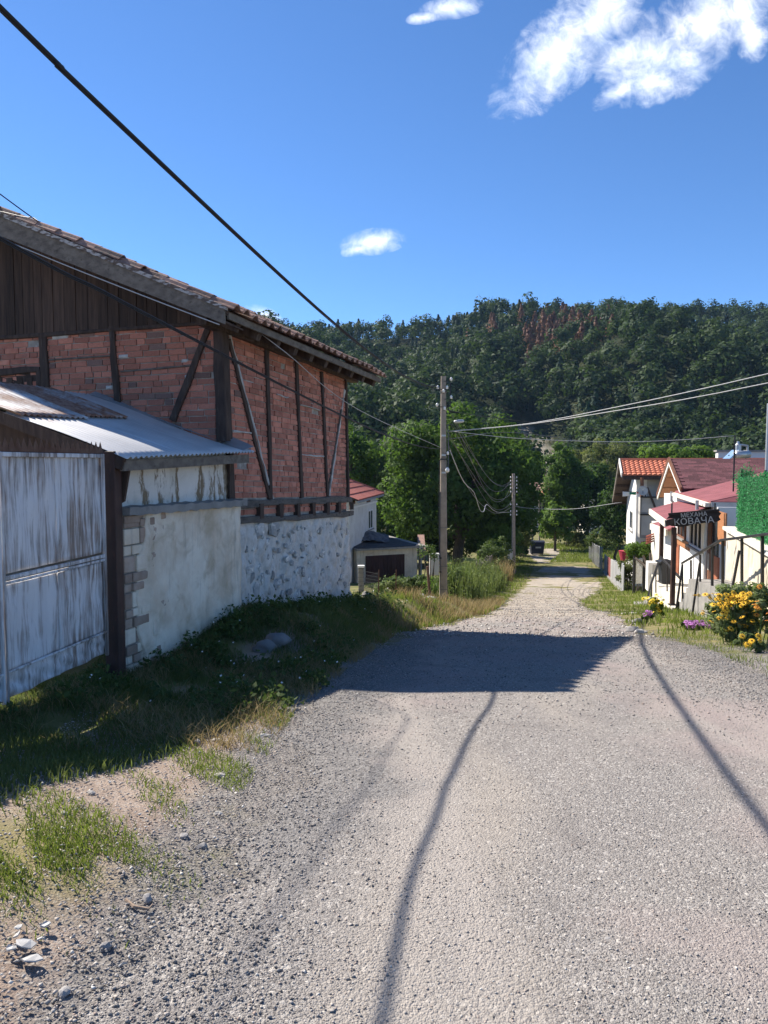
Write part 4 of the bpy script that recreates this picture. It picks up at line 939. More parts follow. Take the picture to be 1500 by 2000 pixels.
# ---- house half hidden by the trees at the far right
ch = empty('hidden_house', P(1168, 950, 96), 'brick chimney and roof patch showing through the trees', 'house')
c = P(1168, 952, 96); MB().box(c + V(0, 0, .2), (.8, .6, 1.6)).build('chimney', M_HOLLOW, ch); MB().box(c + V(0, 0, 1.05), (1.0, .8, .12)).build('chimney_cap', M_CONC, ch)
MB().hexa([c + V(-2.2, -1.5, -1.0), c + V(2.2, -1.5, -1.0), c + V(2.0, 2, .3), c + V(-2, 2, .3)], [c + V(-2.2, -1.5, -.85), c + V(2.2, -1.5, -.85), c + V(2.0, 2, .45), c + V(-2, 2, .45)]).build('roof', M_TILER, ch)
MB().box(c + V(0, 1, -5.0), (3.8, 3.6, 8.0)).build('wall', M_CREAM, ch)
# ------------------------------------------------------------------ garden fence below the brick house
def gp3(px, Y, dz=0.0):
    x = (px - CX) / FPX * Y; return V(x, Y, g0(x, Y) + dz)
cp = gp3(705, 15.6); top = P(705, 1108, 15.6)
pst = empty('concrete_fence_post', cp, 'square concrete fence post with white cap at the corner of the stone wall', 'post')
MB().beam((cp.x, cp.y, cp.z - .3), (cp.x, cp.y, top.z), .11, .10, (0, 1, 0)).build('shaft', M_CONC, pst, bevel=.01)
MB().box((cp.x, cp.y, top.z + .02), (.14, .13, .04)).build('cap', M_WHITE, pst)
mb = MB()
for k in range(7): z = cp.z + .12 + k * .09; mb.tube([V(cp.x - .062, cp.y - .057, z), V(cp.x + .062, cp.y - .057, z), V(cp.x + .062, cp.y + .057, z), V(cp.x - .062, cp.y + .057, z), V(cp.x - .062, cp.y - .057, z)], .004, 4)
mb.build('wire_ties', M_CABLED, pst)
fm = empty('wire_mesh_fence', gp3(716, 16.2), 'rusty wire mesh panel beside the white-capped concrete post', 'fence')
a, b = gp3(709, 16.0), gp3(738, 17.0)
for k in range(15):
    p = a.lerp(b, k / 14); q_ = P(712, 1127, 16.2).z; MB().beam((p.x, p.y, p.z), (p.x, p.y, q_), .008, .008, (0, 1, 0)).build('wire', M_CABLED, fm)
for k in range(9):
    z = .05 + k * .075; MB().beam(a + V(0, 0, z), b + V(0, 0, z), .008, .008).build('wire', M_CABLED, fm)
rods = []
for px, Y, y0, lab in ((739, 17.2, 1113, 'thin dark steel fence rod left of the creeper hedge'), (773, 18.0, 1113, 'thin rusty steel fence rod in front of the creeper hedge')):
    p = gp3(px, Y); o = MB().tube([p - V(0, 0, .2), V(p.x + .01, p.y, P(px, y0, Y).z)], .014, 6).build('fence_rod', M_STEELR); tag(o, lab, 'fence rod', 'steel fence rods'); rods.append(o)
p = gp3(844, 18.6); q_ = P(835, 1106, 18.6); o = MB().tube([p - V(0, 0, .3), q_], .035, 8).build('leaning_post', M_STEELR); tag(o, 'rust-brown post leaning left beside the utility pole', 'post')
# plank fence further down on the left
pf = empty('plank_fence', gp3(940, 36), 'weathered grey plank fence below the tall weeds', 'fence')
a, b = V(3.9, 31.5, 0), V(6.9, 47, 0); n = 26; rg = random.Random(12)
for k in range(n):
    c = a.lerp(b, (k + .5) / n); z = g0(c.x, c.y); d = unit(b - a); h_ = rg.uniform(1.25, 1.5); wv = .40
    nn = V(d.y, -d.x, 0) * .022; l, r = c - d * wv / 2, c + d * wv / 2
    q = [V(l.x, l.y, z - .1), V(r.x, r.y, z - .1), V(r.x, r.y, z + h_), V(l.x, l.y, z + h_ - rg.uniform(-.03, .05))]
    MB().hexa([x - nn / 2 for x in q], [x + nn / 2 for x in q]).build('plank', M_TIMBERG, pf)
for dz in (.35, 1.05): MB().beam(V(a.x, a.y, g0(a.x, a.y) + dz) + V(-.05, 0, 0), V(b.x, b.y, g0(b.x, b.y) + dz) + V(-.05, 0, 0), .05, .08).build('rail', M_TIMBER, pf)
# ------------------------------------------------------------------ poles and wires
def insul(mb, p, s=.07): mb.lathe(p, [(s * .35, -s), (s * .75, -s * .7), (s * .55, -s * .2), (s * .8, .1 * s), (s * .5, s * .7), (s * .2, s)], 8)
def concrete_pole(px, pyb, pyt, Y, label, wb, wt, name='utility_pole'):
    b, t = P(px, pyb, Y), P(px, pyt, Y); b = V(b.x, Y, min(b.z, g0(b.x, Y)) - .3); r = empty(name, (b.x, Y, g0(b.x, Y)), label, 'utility pole', 'concrete poles along the lane')
    tp = V(t.x, Y, t.z); mb = MB(); ch = .25
    def ring(c, w_): h_ = w_ / 2; k = h_ * (1 - ch); return [c + V(*q, 0) for q in ((-k, -h_), (k, -h_), (h_, -k), (h_, k), (k, h_), (-k, h_), (-h_, k), (-h_, -k))]
    n = 10; vs = []
    for i in range(n + 1): vs += ring(b.lerp(tp, i / n), wb + (wt - wb) * i / n)
    fs = [tuple(range(8))[::-1], tuple(8 * n + j for j in range(8))] + [(i * 8 + j, i * 8 + (j + 1) % 8, i * 8 + 8 + (j + 1) % 8, i * 8 + 8 + j) for i in range(n) for j in range(8)]
    mb.add(vs, fs).build('shaft', M_CONCP, r); return r, b, tp
pole1, b1, t1 = concrete_pole(866, 1187, 735, 22.0, 'tall weathered concrete pole with meter box and many wires, nearest the camera', .235, .14)
at = lambda py, dx=0.0, dy=0.0: P(866, py, 22.0) + V(dx, dy - .0, 0)
for py, dx, pin in ((757, -.17, 1), (757, .10, 1), (764, 0, 0), (791, -.19, 1), (798, .03, 0), (741, .22, 1), (776, .22, 1), (885, .12, 0), (918, .13, 0)):
    mb = MB(); c = at(py, dx, -.10); insul(mb, c, .052); o = mb.build('insulator', M_PORC, pole1, True)
    MB().beam(at(py + 4, 0, -.06), c - V(0, 0, .06), .02, .02).build('pin', M_STEELD, o)
MB().beam(at(748, .20, -.02), at(795, .20, -.02), .03, .03, (0, 1, 0)).build('bracket', M_STEELD, pole1)
for py in (766, 897, 1030, 1105, 1150):
    p = at(py); MB().box(p, (.235 if py > 900 else .2, .235 if py > 900 else .2, .035 if py == 897 else .014)).build('strap', M_CABLED if py != 897 else M_STEELD, pole1)
for py in (851, 889, 923):
    MB().box(at(py, 0, -.11), (.12, .05, .05)).build('clamp', M_GALV, pole1)
mb = MB(); mb.tube([at(790, .12), at(802, .16), at(806, .28), at(806, .42)], .018, 6); mb.build('lamp_arm', M_STEELD, pole1)
mb = MB(); mb.lathe(P(896, 823, 22.0), [(.015, -.15), (.045, -.12), (.055, 0), (.045, .12), (.015, .16)], 10, (1, 0, .1)); mb.build('lamp_head', M_GALV, pole1, True)
mb = MB(); c = at(918, .10, -.16); mb.lathe(c, [(.02, -.07), (.06, -.04), (.065, .015), (.04, .06), (.02, .08)], 10); mb.build('globe_fitting', M_PORC, pole1, True)
for k, (dx, y0, y1) in enumerate(((-.125, 898, 1090), (-.10, 960, 1180), (.125, 830, 925))):
    mb = MB(); mb.tube([at(y0, dx, -.08), at((y0 + y1) / 2, dx * 1.12, -.09), at(y1, dx, -.1)], .014, 6); mb.build('riser_conduit', M_CABLE if k == 0 else M_CABLED, pole1)
bx = P(848, 1103, 21.8); MB().box(bx, (.27, .20, .60)).build('meter_box', M_BOX, pole1, bevel=.012); mbx = [o for o in pole1.children if o.name.startswith('meter_box')][0]
MB().box(bx + V(0, 0, .32), (.30, .24, .035)).build('lid', M_BOX, mbx, bevel=.01); MB().box(bx + V(0, -.103, 0), (.23, .012, .52)).build('door', M_BOX, mbx, bevel=.004)
MB().beam(bx + V(.13, 0, .2), at(1090), .03, .05).build('bracket', M_STEELD, mbx); MB().beam(bx + V(.13, 0, -.2), at(1118), .03, .05).build('bracket', M_STEELD, mbx)
pole2, b2, t2 = concrete_pole(1003, 1125, 925, 50.0, 'concrete pole with small grey box halfway down the lane', .26, .17)
a2 = lambda py, dx=0.0, dy=0.0: P(1003, py, 50.0) + V(dx, dy, 0)
for py in (932, 939, 946, 953, 960, 985, 998, 1005):
    for s_ in (-1, 1):
        mb = MB(); insul(mb, a2(py, s_ * .2, -.05), .06); o = mb.build('insulator', M_PORC, pole2, True); MB().beam(a2(py + 1), a2(py + 1, s_ * .2, -.05), .02, .02).build('pin', M_STEELD, o)
bx = P(996.5, 1083, 49.8); MB().box(bx, (.30, .22, .66)).build('meter_box', M_BOX, pole2, bevel=.012)
pole3, b3, t3 = concrete_pole(1040, 1075, 945, 72.0, 'dark slim pole standing beside the waste container', .17, .14)
pole4, b4, t4 = concrete_pole(1053.5, 1062, 955, 80.0, 'slender pale concrete pole behind the waste container', .17, .12)
pole5, b5, t5 = concrete_pole(1069, 1000, 942, 112.0, 'farthest thin pole in front of the brown-roofed distant house', .16, .12)
def cable(label, pts, r=.012, mt=M_CABLED, sag=0.0, n=22, group='overhead wires', fit=False):
    """smooth line through the given points (Catmull-Rom)"""
    pts = [Vector(p) for p in pts]; q = [pts[0] * 2 - pts[1]] + pts + [pts[-1] * 2 - pts[-2]]; out = []
    m = max(2, n // (len(pts) - 1))
    for i in range(1, len(q) - 2):
        for k in range(m):
            t = k / m; a, b, c, d = q[i - 1], q[i], q[i + 1], q[i + 2]
            out.append(.5 * ((2 * b) + (c - a) * t + (2 * a - 5 * b + 4 * c - d) * t * t + (3 * b - a - 3 * c + d) * t ** 3))
    out.append(pts[-1])
    if fit:                                                 # one even hanging curve: z as a parabola of the run
        d = np.cumsum([0] + [(pts[i + 1].xy - pts[i].xy).length for i in range(len(pts) - 1)]); c = np.polyfit(d, [p.z for p in pts], 3); e = 0.0
        for i, p in enumerate(out):
            if i: e += (p.xy - out[i - 1].xy).length
            p.z = float(np.polyval(c, e))
    if sag:
        for i, p in enumerate(out): f = i / (len(out) - 1); p.z -= 4 * sag * f * (1 - f)
    o = MB().tube(out, r, 6).build('cable', mt, None, True); tag(o, label, 'cable', group); return o
# main bundle from the pole over the camera's left
def line_pts(pxs, X0, Y0, X1, Y1):
    return [on(px, py, (X0, Y0), (X1, Y1)) for px, py in pxs]
ends = [V(-4.6, -8, 3.55), V(-3.45, -1, 3.15)]
thick = line_pts([(0, -12), (115, 105), (235, 232), (345, 345), (460, 456), (560, 556), (650, 632), (740, 697), (858, 757)], -2.31, 4.5, 1.69, 22)
cable('thick black cable bundle sweeping across the sky from top left to the near pole', ends + thick, .0155, M_CABLE, n=60, fit=True)
cable('thinner black wire hanging just under the thick cable bundle', [e + V(.02, 0, -.03) for e in ends] + [p + V(.0, 0, -.012 - .03 * (i % 2)) for i, p in enumerate(thick[:-1])] + [thick[-1] - V(0, 0, .05)], .006, M_CABLE, n=60, fit=True)
w2 = line_pts([(0, 428), (200, 560), (400, 673), (540, 748), (671, 819), (860, 876)], -2.57, 5.0, 1.66, 22)
cable('double dark wire crossing the brick wall down to the pole', [V(-4.95, -7, 2.1), V(-3.62, -.5, 1.82)] + w2, .009, M_CABLE, n=50, fit=True)
cable('dark wire running close below the double wire on the brick wall', [V(-4.95, -7, 2.08), V(-3.62, -.5, 1.80)] + [p - V(0, 0, .016) for i, p in enumerate(w2[:-1])] + [w2[-1]], .007, M_CABLE, n=50, fit=True)
hk = gab(412, 632) + NG * .2
cable('thin grey wire from the house corner to the pole', [side(470, 636) + NS * .12, on(560, 690, (-1.5, 9), (1.66, 22)), on(700, 800, (-1.5, 9), (1.66, 22)), P(860, 874, 22)], .006, M_CABLEG)
cable('white cable sagging along the barge board of the brick house', [rakept(4.6, -.31, .06), rakept(3.2, -.25, .06), rakept(2.0, -.22, .06), rakept(.9, -.18, .06), rakept(.05, -.14, .05)], .007, M_CABLEG)
cable('thin wire rising from the tiled verge to the upper left', [rakept(3.2, .08, .03), P(60, 424, 8.5), P(0, 379, 7.5), V(-5.5, 4, 4.0)], .006, M_CABLE)
# wires to the right
e_ = P(1500, 730, 14); cable('pale wire from the pole rising right, upper of the bright pair', [P(876, 842, 22), P(1020, 829, 20), P(1180, 800, 17.5), e_, e_ + V(4, -6, 1.0)], .010, M_CABLEG)
e_ = P(1500, 748, 14); cable('pale wire from the pole rising right, lower of the bright pair', [P(876, 843, 22), P(1020, 830, 20), P(1180, 806, 17.5), e_, e_ + V(4, -6, .95)], .010, M_CABLEG)
cable('grey wire from the pole to the mast on the tavern roof', [P(880, 842, 22), P(1010, 856, 21.5), P(1200, 863, 21), P(1330, 859, 20.5), P(1433, 851, 20)], .009, M_CABLEG)
cable('black wire leaving the pole towards the dark wooded slope', [P(872, 795, 22), P(884, 803, 22.5), P(980, 818, 26), P(1100, 830, 32), P(1240, 842, 40), P(1560, 856, 60)], .010, M_CABLE)
cable('thin dark wire crossing low in front of the wooded slope', [P(872, 858, 22), P(1010, 845, 28), P(1200, 868, 38), P(1420, 880, 52), P(1560, 880, 60)], .008, M_CABLED)
# fan down to the second pole
src = ((878, 803, 940), (884, 828, 932), (880, 828, 939), (874, 850, 946), (888, 824, 953), (876, 846, 960))
lab = ('topmost', 'second', 'third', 'fourth', 'fifth', 'lowest')
for k, (px, py, pe) in enumerate(src):
    a, b = P(px, py, 22), a2(pe, (-.2, .2)[k % 2], -.05); m1, m2 = a.lerp(b, .4), a.lerp(b, .72); s_ = 1.0 + .14 * k
    cable('sagging wire between the two concrete poles, ' + lab[k] + ' of the fan', [a, m1 - V(0, 0, s_ * .95), m2 - V(0, 0, s_ * .8), b], .008, M_CABLED)
a, b = P(879, 880, 22), a2(1000, -.15, -.1)
cable('heavy grey service cable with a loop sagging to the second pole', [a, P(905, 940, 24), P(926, 962, 28), P(937, 995, 30), P(945, 999, 31), P(951, 985, 33), P(970, 1000, 40), b], .012, M_CABLEG)
cable('thin cable under the service loop to the second pole', [P(875, 866, 22), P(900, 930, 27), P(940, 985, 36), P(972, 1003, 43), a2(990, -.1)], .012, M_CABLED)
for k, (y0, y1) in enumerate(((935, 952), (946, 958), (958, 964))):
    a, b = a2(y0, .2), P(1040, y1, 72); cable('far wire from the second pole to the dark slim pole, ' + ('upper', 'middle', 'lower')[k] + ' one', [a, a.lerp(b, .5) - V(0, 0, .9), b], .014, M_CABLED)
cable('wire from the second pole across the lane to the balcony house', [a2(989, .1), P(1040, 993, 50), P(1120, 994, 47), P(1214, 981, 44)], .014, M_CABLEG)
# ------------------------------------------------------------------ balcony house
KN, KF = V(12.84, 38.0, 0), V(14.62, 44.9, 0)               # gable wall plan: near and far corner
kd = unit(KF - KN); kn = V(-kd.y, kd.x, 0); kr = -kn        # kn faces the lane, kr away from it
bh = empty('balcony_house', (13.5, 41, -6.4), 'white two-storey house with orange tiled roof and concrete balconies', 'house')
zbh = -7.0; zev = P(1243, 931, 38).z
rdg = P(1225, 903, 39.6); zrd = rdg.z
gk = lambda px, py: on(px, py, KN, KF); FB = KN + kr * 9; fk = lambda px, py: on(px, py, KN, FB)
# body: pentagon gable extruded away from the lane
mid = KN.lerp(KF, .22); mb = MB()
pen = [V(KN.x, KN.y, zbh), V(KF.x, KF.y, zbh), V(KF.x, KF.y, -2.1), V(mid.x, mid.y, zrd - .25), V(KN.x, KN.y, zev)]
mb.prism(pen, kr * 9); mb.build('wall', M_WHITE, bh)
MB().hexa([V(p.x, p.y, zbh) - kd * o_ for p, o_ in ((KN + kr * .5, 0), (FB, 0), (FB, .03), (KN + kr * .5, .03))], [V(p.x, p.y, zev - .05) - kd * o_ for p, o_ in ((KN + kr * .5, 0), (FB, 0), (FB, .03), (KN + kr * .5, .03))]).build('front_shade_sheet', M_GREYW, bh)  # grey sheet over the white front wall, its shade put into the colour
En_ = KN - kd * 1.0 + kn * .75; Rn_ = mid + kn * .75; Lf_ = KF + kd * 1.0 + kn * .75; wl = kr * 10.4
a_, b_ = V(En_.x, En_.y, zev + .0), V(En_.x, En_.y, zev) + wl; c_, d_ = V(Rn_.x, Rn_.y, zrd) + wl, V(Rn_.x, Rn_.y, zrd)
bs, n_ = tiled(a_, b_, c_, d_, 7, 44, M_TILEO, 'roof', bh, .12, .05); o = bs.build('tiles', M_TILEO, bh); o["kind"] = "stuff"
e_, f_ = V(Lf_.x, Lf_.y, -2.45), V(Lf_.x, Lf_.y, -2.45) + wl
MB().hexa([d_, c_, f_, e_], [p + V(0, 0, .14) for p in (d_, c_, f_, e_)]).build('roof_slope', M_TIMBER, bh)
for k in range(5):
    p, q = d_.lerp(e_, .05 + k * .23), d_.lerp(e_, .10 + k * .23); MB().beam(p + V(0, 0, -.08), p + kr * .9 + V(0, 0, -.08), .12, .12).build('purlin', M_TIMBER, bh)
for p, q in ((a_, d_), (d_, e_)): MB().beam(p + V(0, 0, .10) + kn * .03, q + V(0, 0, .10) + kn * .03, .05, .24).build('verge_board', M_WHITE if p is a_ else M_TIMBERG, bh)
mb = MB(); mb.tube([V(Rn_.x, Rn_.y, zrd + .12), V(Rn_.x, Rn_.y, zrd + .12) + wl], .12, 6); mb.build('ridge_tiles', M_TILEO, bh)
MB().beam(a_ + V(0, 0, -.06) - kd * .05, b_ + V(0, 0, -.06) - kd * .05, .14, .14).build('gutter', M_TIMBER, bh)
window(bh, KN, KF, 1231, 1236, 995, 1031, kn, M_WHITE, 1)
# balconies: slabs, parapets and posts standing in front of the front wall
def balc(py_slab, py_top, mt, px1=1302):
    s0, s1 = fk(1243, py_slab), fk(px1, py_slab); z0, z1 = s0.z, fk(1243, py_top).z; fo = -kd * 1.3
    p, q = KN + kr * .1, KN + kr * 6.5
    sl_ = MB().hexa([V(x.x, x.y, z0 - .15) for x in (p, q, q + fo, p + fo)], [V(x.x, x.y, z0) for x in (p, q, q + fo, p + fo)]).build('balcony', M_CONC, bh)
    MB().prism([V(p.x, p.y, z0) + fo, V(q.x, q.y, z0) + fo, V(q.x, q.y, z1) + fo, V(p.x, p.y, z1) + fo], kd * .08).build('parapet', mt, sl_)
    MB().prism([V(p.x, p.y, z0), V(p.x, p.y, z0) + fo, V(p.x, p.y, z1) + fo, V(p.x, p.y, z1)], kr * .08).build('parapet', mt, sl_)
    MB().beam(V(p.x, p.y, z1 + .04) + fo, V(q.x, q.y, z1 + .04) + fo, .10, .07).build('handrail', M_STEELD, sl_)
    return sl_, p + fo, z0, z1
bal1, pc, z0, z1 = balc(997, 970, M_GREYW); MB().beam((pc.x + .1, pc.y + .1, z1), (pc.x + .1, pc.y + .1, zev - .02), .13, .13, (0, 1, 0)).build('post', M_WOODB, bh)
bal2, pc, z0, z1 = balc(1040, 1003, M_GREYW); MB().beam((pc.x + .1, pc.y + .1, z1), (pc.x + .1, pc.y + .1, fk(1243, 998).z - .16), .10, .10, (0, 1, 0)).build('post', M_GALV, bh)
for k in range(4):
    z = z0 - .45 - k * .22; p = KN - kd * .8 + kr * .2; MB().tube([V(p.x, p.y, z), V(p.x, p.y, z) + kr * 1.6], .09, 8).build('stacked_log', M_TIMBER, bh)
p = fk(1272, 985); MB().beam(p - kd * 1.4 + V(-.35, 0, .9), p - kd * 1.4 + V(.15, 0, -.3), .09, .05, (0, 1, 0)).build('leaning_board', M_TIMBER, bh)
MB().hexa(*[[V(x.x, x.y, z) for x in (fk(1278, 1000) - kd * .04, fk(1292, 1000) - kd * .04, fk(1292, 1000) - kd * .06, fk(1278, 1000) - kd * .06)] for z in (fk(1278, 1040).z, fk(1278, 1005).z)]).build('doorway', M_DARK, bh)
for px, wd in ((1414, .75), (1475, .85)):
    c = V(0, 0, 0); c = P(px, 894, 42); o = MB().box(c + V(0, 0, -.2), (wd, .8, 1.1), -.25).build('chimney', M_WHITE, bh); MB().box(c + V(0, 0, .38), (wd * 1.25, 1.0, .10), -.25).build('cap', M_CONC, o)
# satellite dish and pennant flag
dc = fk(1251, 957) - kd * 1.55; dish = empty('satellite_dish', dc, 'round pale grey satellite dish at the corner of the upper balcony', 'satellite dish')
ax = unit(V(-.35, -.9, .25)); MB().lathe(dc, [(.01, .0), (.12, .015), (.19, .045), (.235, .08), (.238, .082), (.19, .055), (.01, .01)], 20, ax).build('reflector', M_BOX, dish, True)
MB().tube([dc - ax * .0 + V(0, 0, -.2), dc + ax * .26], .012, 5).build('feed_arm', M_STEELD, dish); MB().tube([dc + ax * .23, dc + ax * .29], .025, 8).build('receiver', M_PORC, dish)
MB().tube([dc, dc + V(.2, .25, -.1), dc + V(.2, .3, -.9)], .03, 6).build('mount', M_STEELD, dish)
fc = P(1243, 965, 36.6); M_FG, M_FR = mat('flag_green', (.03, .22, .12)), mat('flag_red', (.42, .04, .06))
fl_ = empty('flag', fc, 'small white, green and red flag hanging beside the dish', 'flag')
for k, (m_, u0, u1) in enumerate(((M_WHITE, -.68, -.34), (M_FG, -.34, -.02), (M_FR, -.02, .10))):
    MB().sheet(fc + V(u0, 0, -.12 + .1 * k), fc + V(u1, .02, -.10 + .05 * k), fc + V(u1, .02, .10), fc + V(u0, 0, .12 - .02 * k), 8, 5, lambda u, v: .03 * math.sin(6 * u + 3 * v), .004).build('cloth_band', m_, fl_, True)
MB().tube([fc + V(-.72, 0, .14), fc + V(.2, .1, .10)], .012, 5).build('staff', M_STEELD, fl_)
# solar water heater on the ridge
sc_ = P(1437, 893, 33); sw = empty('solar_water_heater', sc_, 'solar water heater with silver tank on the roof ridge', 'water heater')
MB().hexa([sc_ + V(-.75, -.6, -.35), sc_ + V(.05, -.2, .25), sc_ + V(.05, .5, .25), sc_ + V(-.75, .1, -.35)], [sc_ + V(-.75, -.6, -.27), sc_ + V(.05, -.2, .33), sc_ + V(.05, .5, .33), sc_ + V(-.75, .1, -.27)]).build('collector', mat('solar_glass', (.18, .28, .42), (.25, .36, .5), 3, .1, 0, spec=.8), sw)
MB().tube([sc_ + V(-.15, -.3, .12), sc_ + V(.55, .0, .12)], .17, 12).build('tank', M_GALV, sw, True); MB().lathe(sc_ + V(.08, 0, .25), [(.14, 0), (.14, .28), (.06, .36), (.05, .45)], 10).build('header_tank', M_GALV, sw)
MB().tube([sc_ + V(.1, 0, .55), sc_ + V(.5, 0, .5), sc_ + V(.52, 0, .1)], .05, 8).build('pipe', M_GALV, sw)
for x in (-.3, .45): MB().beam(sc_ + V(x, .2, -.6), sc_ + V(x, 0, .1), .04, .04, (0, 1, 0)).build('leg', M_STEELD, sw)
# ------------------------------------------------------------------ tavern
TA, TB = V(8.76, 20.0, 0), V(10.0, 25.6, 0); td = unit(TB - TA); tn = V(-td.y, td.x, 0); tr = -tn
tav = empty('tavern', (9.2, 22, -3.8), 'white tavern with dark red shingle roof, dormer gable and red porch roofs', 'tavern')
tw = lambda px, py: on(px, py, TA, TB)
zfl = -3.62
bk = tr * 7
TA0, TB0 = TA - td * .9, TB + td * 2.6
MB().hexa([V(p.x, p.y, -4.9) for p in (TA0, TB0, TB0 + bk, TA0 + bk)], [V(p.x, p.y, -1.12) for p in (TA0, TB0, TB0 + bk, TA0 + bk)]).build('wall', M_WHITE, tav)
# facade pieces: windows, doors, wooden strips
window(tav, TA, TB, 1349, 1373, 1012, 1062, tn, M_WHITE, 3, True, M_DARK)
window(tav, TA, TB, 1326, 1340, 1020, 1045, tn, M_WOODB, 2, True, M_DARK)
def panel(px0, px1, py0, py1, mt, name, off=.03, A=TA, B=TB, n=tn, root=tav):
    a, b = on(px0, py1, A, B), on(px1, py1, A, B); zt_ = on((px0 + px1) / 2, py0, A, B).z; zb_ = min(a.z, b.z)
    q = [V(a.x, a.y, zb_), V(b.x, b.y, zb_), V(b.x, b.y, zt_), V(a.x, a.y, zt_)]
    return MB().hexa([x + n * .002 for x in q], [x + n * off for x in q]).build(name, mt, root)
d1 = panel(1376, 1390, 1012, 1160, M_WOODB, 'door', .05); d2 = panel(1392, 1404, 1085, 1165, M_DOORO, 'door', .05); panel(1391, 1404, 1005, 1083, M_GLASS, 'pane', .03)
panel(1319, 1326, 1045, 1142, M_DOORO, 'door', .04); panel(1319, 1348, 1052, 1058, M_WOODO, 'trim_strip', .05); panel(1404, 1419, 1000, 1060, M_WOODO, 'trim_strip', .04)
panel(1377, 1389, 1078, 1106, M_GREYW, 'notice_board', .06)
# lower felt roof behind the hedge (upper red roof) with gutter
e1, e2 = P(1388, 984, 19.4), P(1318, 963, 25.4); h1, h2 = e1 + tr * 4.6 + V(0, 0, 1.0) + td * 1.0, e2 + tr * 4.6 + V(0, 0, 1.05) + td * .5
def roofslab(q, th, name, mt, root=tav): return MB().hexa(q, [Vector(p) + V(0, 0, th) for p in q]).build(name, mt, root)
roofslab([e1, e1 + tr * 4.8 - td * .3 + V(0, 0, 0), h1, h1 + V(-.02, 0, .01)], .06, 'felt_roof', M_FELT)
roofslab([e1, h1, h2, e2], .07, 'felt_roof', M_FELT)
g = MB(); g.beam(e1 + tn * .07 + V(0, 0, -.03), e2 + tn * .07 + V(0, 0, -.03), .13, .10); g.build('gutter', M_CREAM, tav)
MB().beam(e1 - td * .05 + V(0, 0, -.02), e1 - td * .35 + tr * 4.6 + V(0, 0, -.02), .08, .12).build('gutter', M_ZINC, tav)
for (px, py, Y) in ((1319, 963, 25.2), (1371, 981, 19.8)):
    p = P(px, py, Y) + tn * .12; MB().tube([p + V(0, 0, .05), p + V(0, 0, -.25), p + tr * .25 + V(0, 0, -.55), p + tr * .25 + V(0, 0, -2.7)], .05, 8).build('downpipe', M_GALV, tav)
# porch roofs
p1, p2, p3, p4 = P(1300, 1020, 18.55), P(1269, 997, 24.0), P(1346, 976, 25.4), P(1390, 992, 20.0)
roofslab([p1, p4, p3, p2], .05, 'porch_roof', M_FELT)
MB().beam(p1 + V(0, 0, -.03), p2 + V(0, 0, -.03), .05, .17).build('porch_fascia', M_CREAM, tav); MB().beam(p1 + V(0, 0, -.03), p4 + V(0, 0, -.04), .05, .15).build('porch_fascia', M_TIMBER, tav)
q1, q2, q3, q4 = P(1302, 1038, 25.0), P(1271, 1026, 28.0), P(1300, 1019, 29.0), P(1330, 1028, 25.8)
roofslab([q1, q4, q3, q2], .06, 'porch_roof', M_FELT); MB().beam(q1 + V(0, 0, -.04), q2 + V(0, 0, -.04), .06, .22).build('porch_fascia', M_CREAM, tav)
# lower annex behind: cream wall with small tile edge
N1, N2 = V(*P(1316, 1050, 25.8).xy, 0), V(*P(1272, 1050, 31.5).xy, 0)
MB().hexa([V(p.x, p.y, -6) for p in (N1, N2, N2 + tr * 3, N1 + tr * 3)], [V(p.x, p.y, P(1300, 1036, 27).z) for p in (N1, N2, N2 + tr * 3, N1 + tr * 3)]).build('annex_wall', M_CREAM, tav)
for k in range(4): c = P(1274, 1046 + k * 4.5, 30.5); MB().tube([c + V(-.25, 0, -.04), c + V(.35, .3, .10)], .035, 8).build('edge_tile', M_TILER, tav)
# main roof with gable end facing the lane
ap, fN, fF = P(1308, 900, 27.2), P(1332, 960, 24.2), P(1285, 970, 30.6)
rdv = unit(V(tr.x, tr.y, 0)) * 6.2
Ns = unit((fN - ap).cross(rdv)); Ns = Ns if Ns.z > 0 else -Ns; Fs = unit((fF - ap).cross(rdv)); Fs = Fs if Fs.z > 0 else -Fs
MB().hexa([ap, fN, fN + rdv, ap + rdv], [p + Ns * .08 for p in (ap, fN, fN + rdv, ap + rdv)]).build('main_roof', M_SHING, tav); mr = [o for o in tav.children if o.name.startswith('main_roof')][0]
MB().hexa([ap, fF, fF + rdv, ap + rdv], [p + Fs * .08 for p in (ap, fF, fF + rdv, ap + rdv)]).build('roof_slope', M_SHING, mr)
sh = []
for v in range(3):
    r = random.Random(v); b = MB(); w_ = .33; b.prism([V(-w_ / 2 + .004, 0, 0), V(-w_ / 2 + .05, -.03, 0), V(w_ / 2 - .05, -.03, 0), V(w_ / 2 - .004, 0, 0), V(w_ / 2 - .004, .2, 0), V(-w_ / 2 + .004, .2, 0)], V(0, 0, .032)); sh.append(b.mesh('shingle', M_SHING))
rv = unit(rdv); dn = unit(fN - ap); SM = Matrix((rv, -dn, Ns)).transposed(); slen = (fN - ap).length; nr = int(slen / .17)
nsh = 0
for row in range(nr):
    for c in range(int(6.1 / .33)):
        if nsh >= 300: break
        p = ap + dn * (slen - .02 - row * .17) + rv * (.17 + c * .33 + (row % 2) * .165) + Ns * (.082 + random.uniform(0, .006))
        place('shingle', sh[random.randrange(3)], Matrix.Translation(p) @ (SM @ Matrix.Rotation(.05, 3, 'X')).to_4x4(), mr); nsh += 1
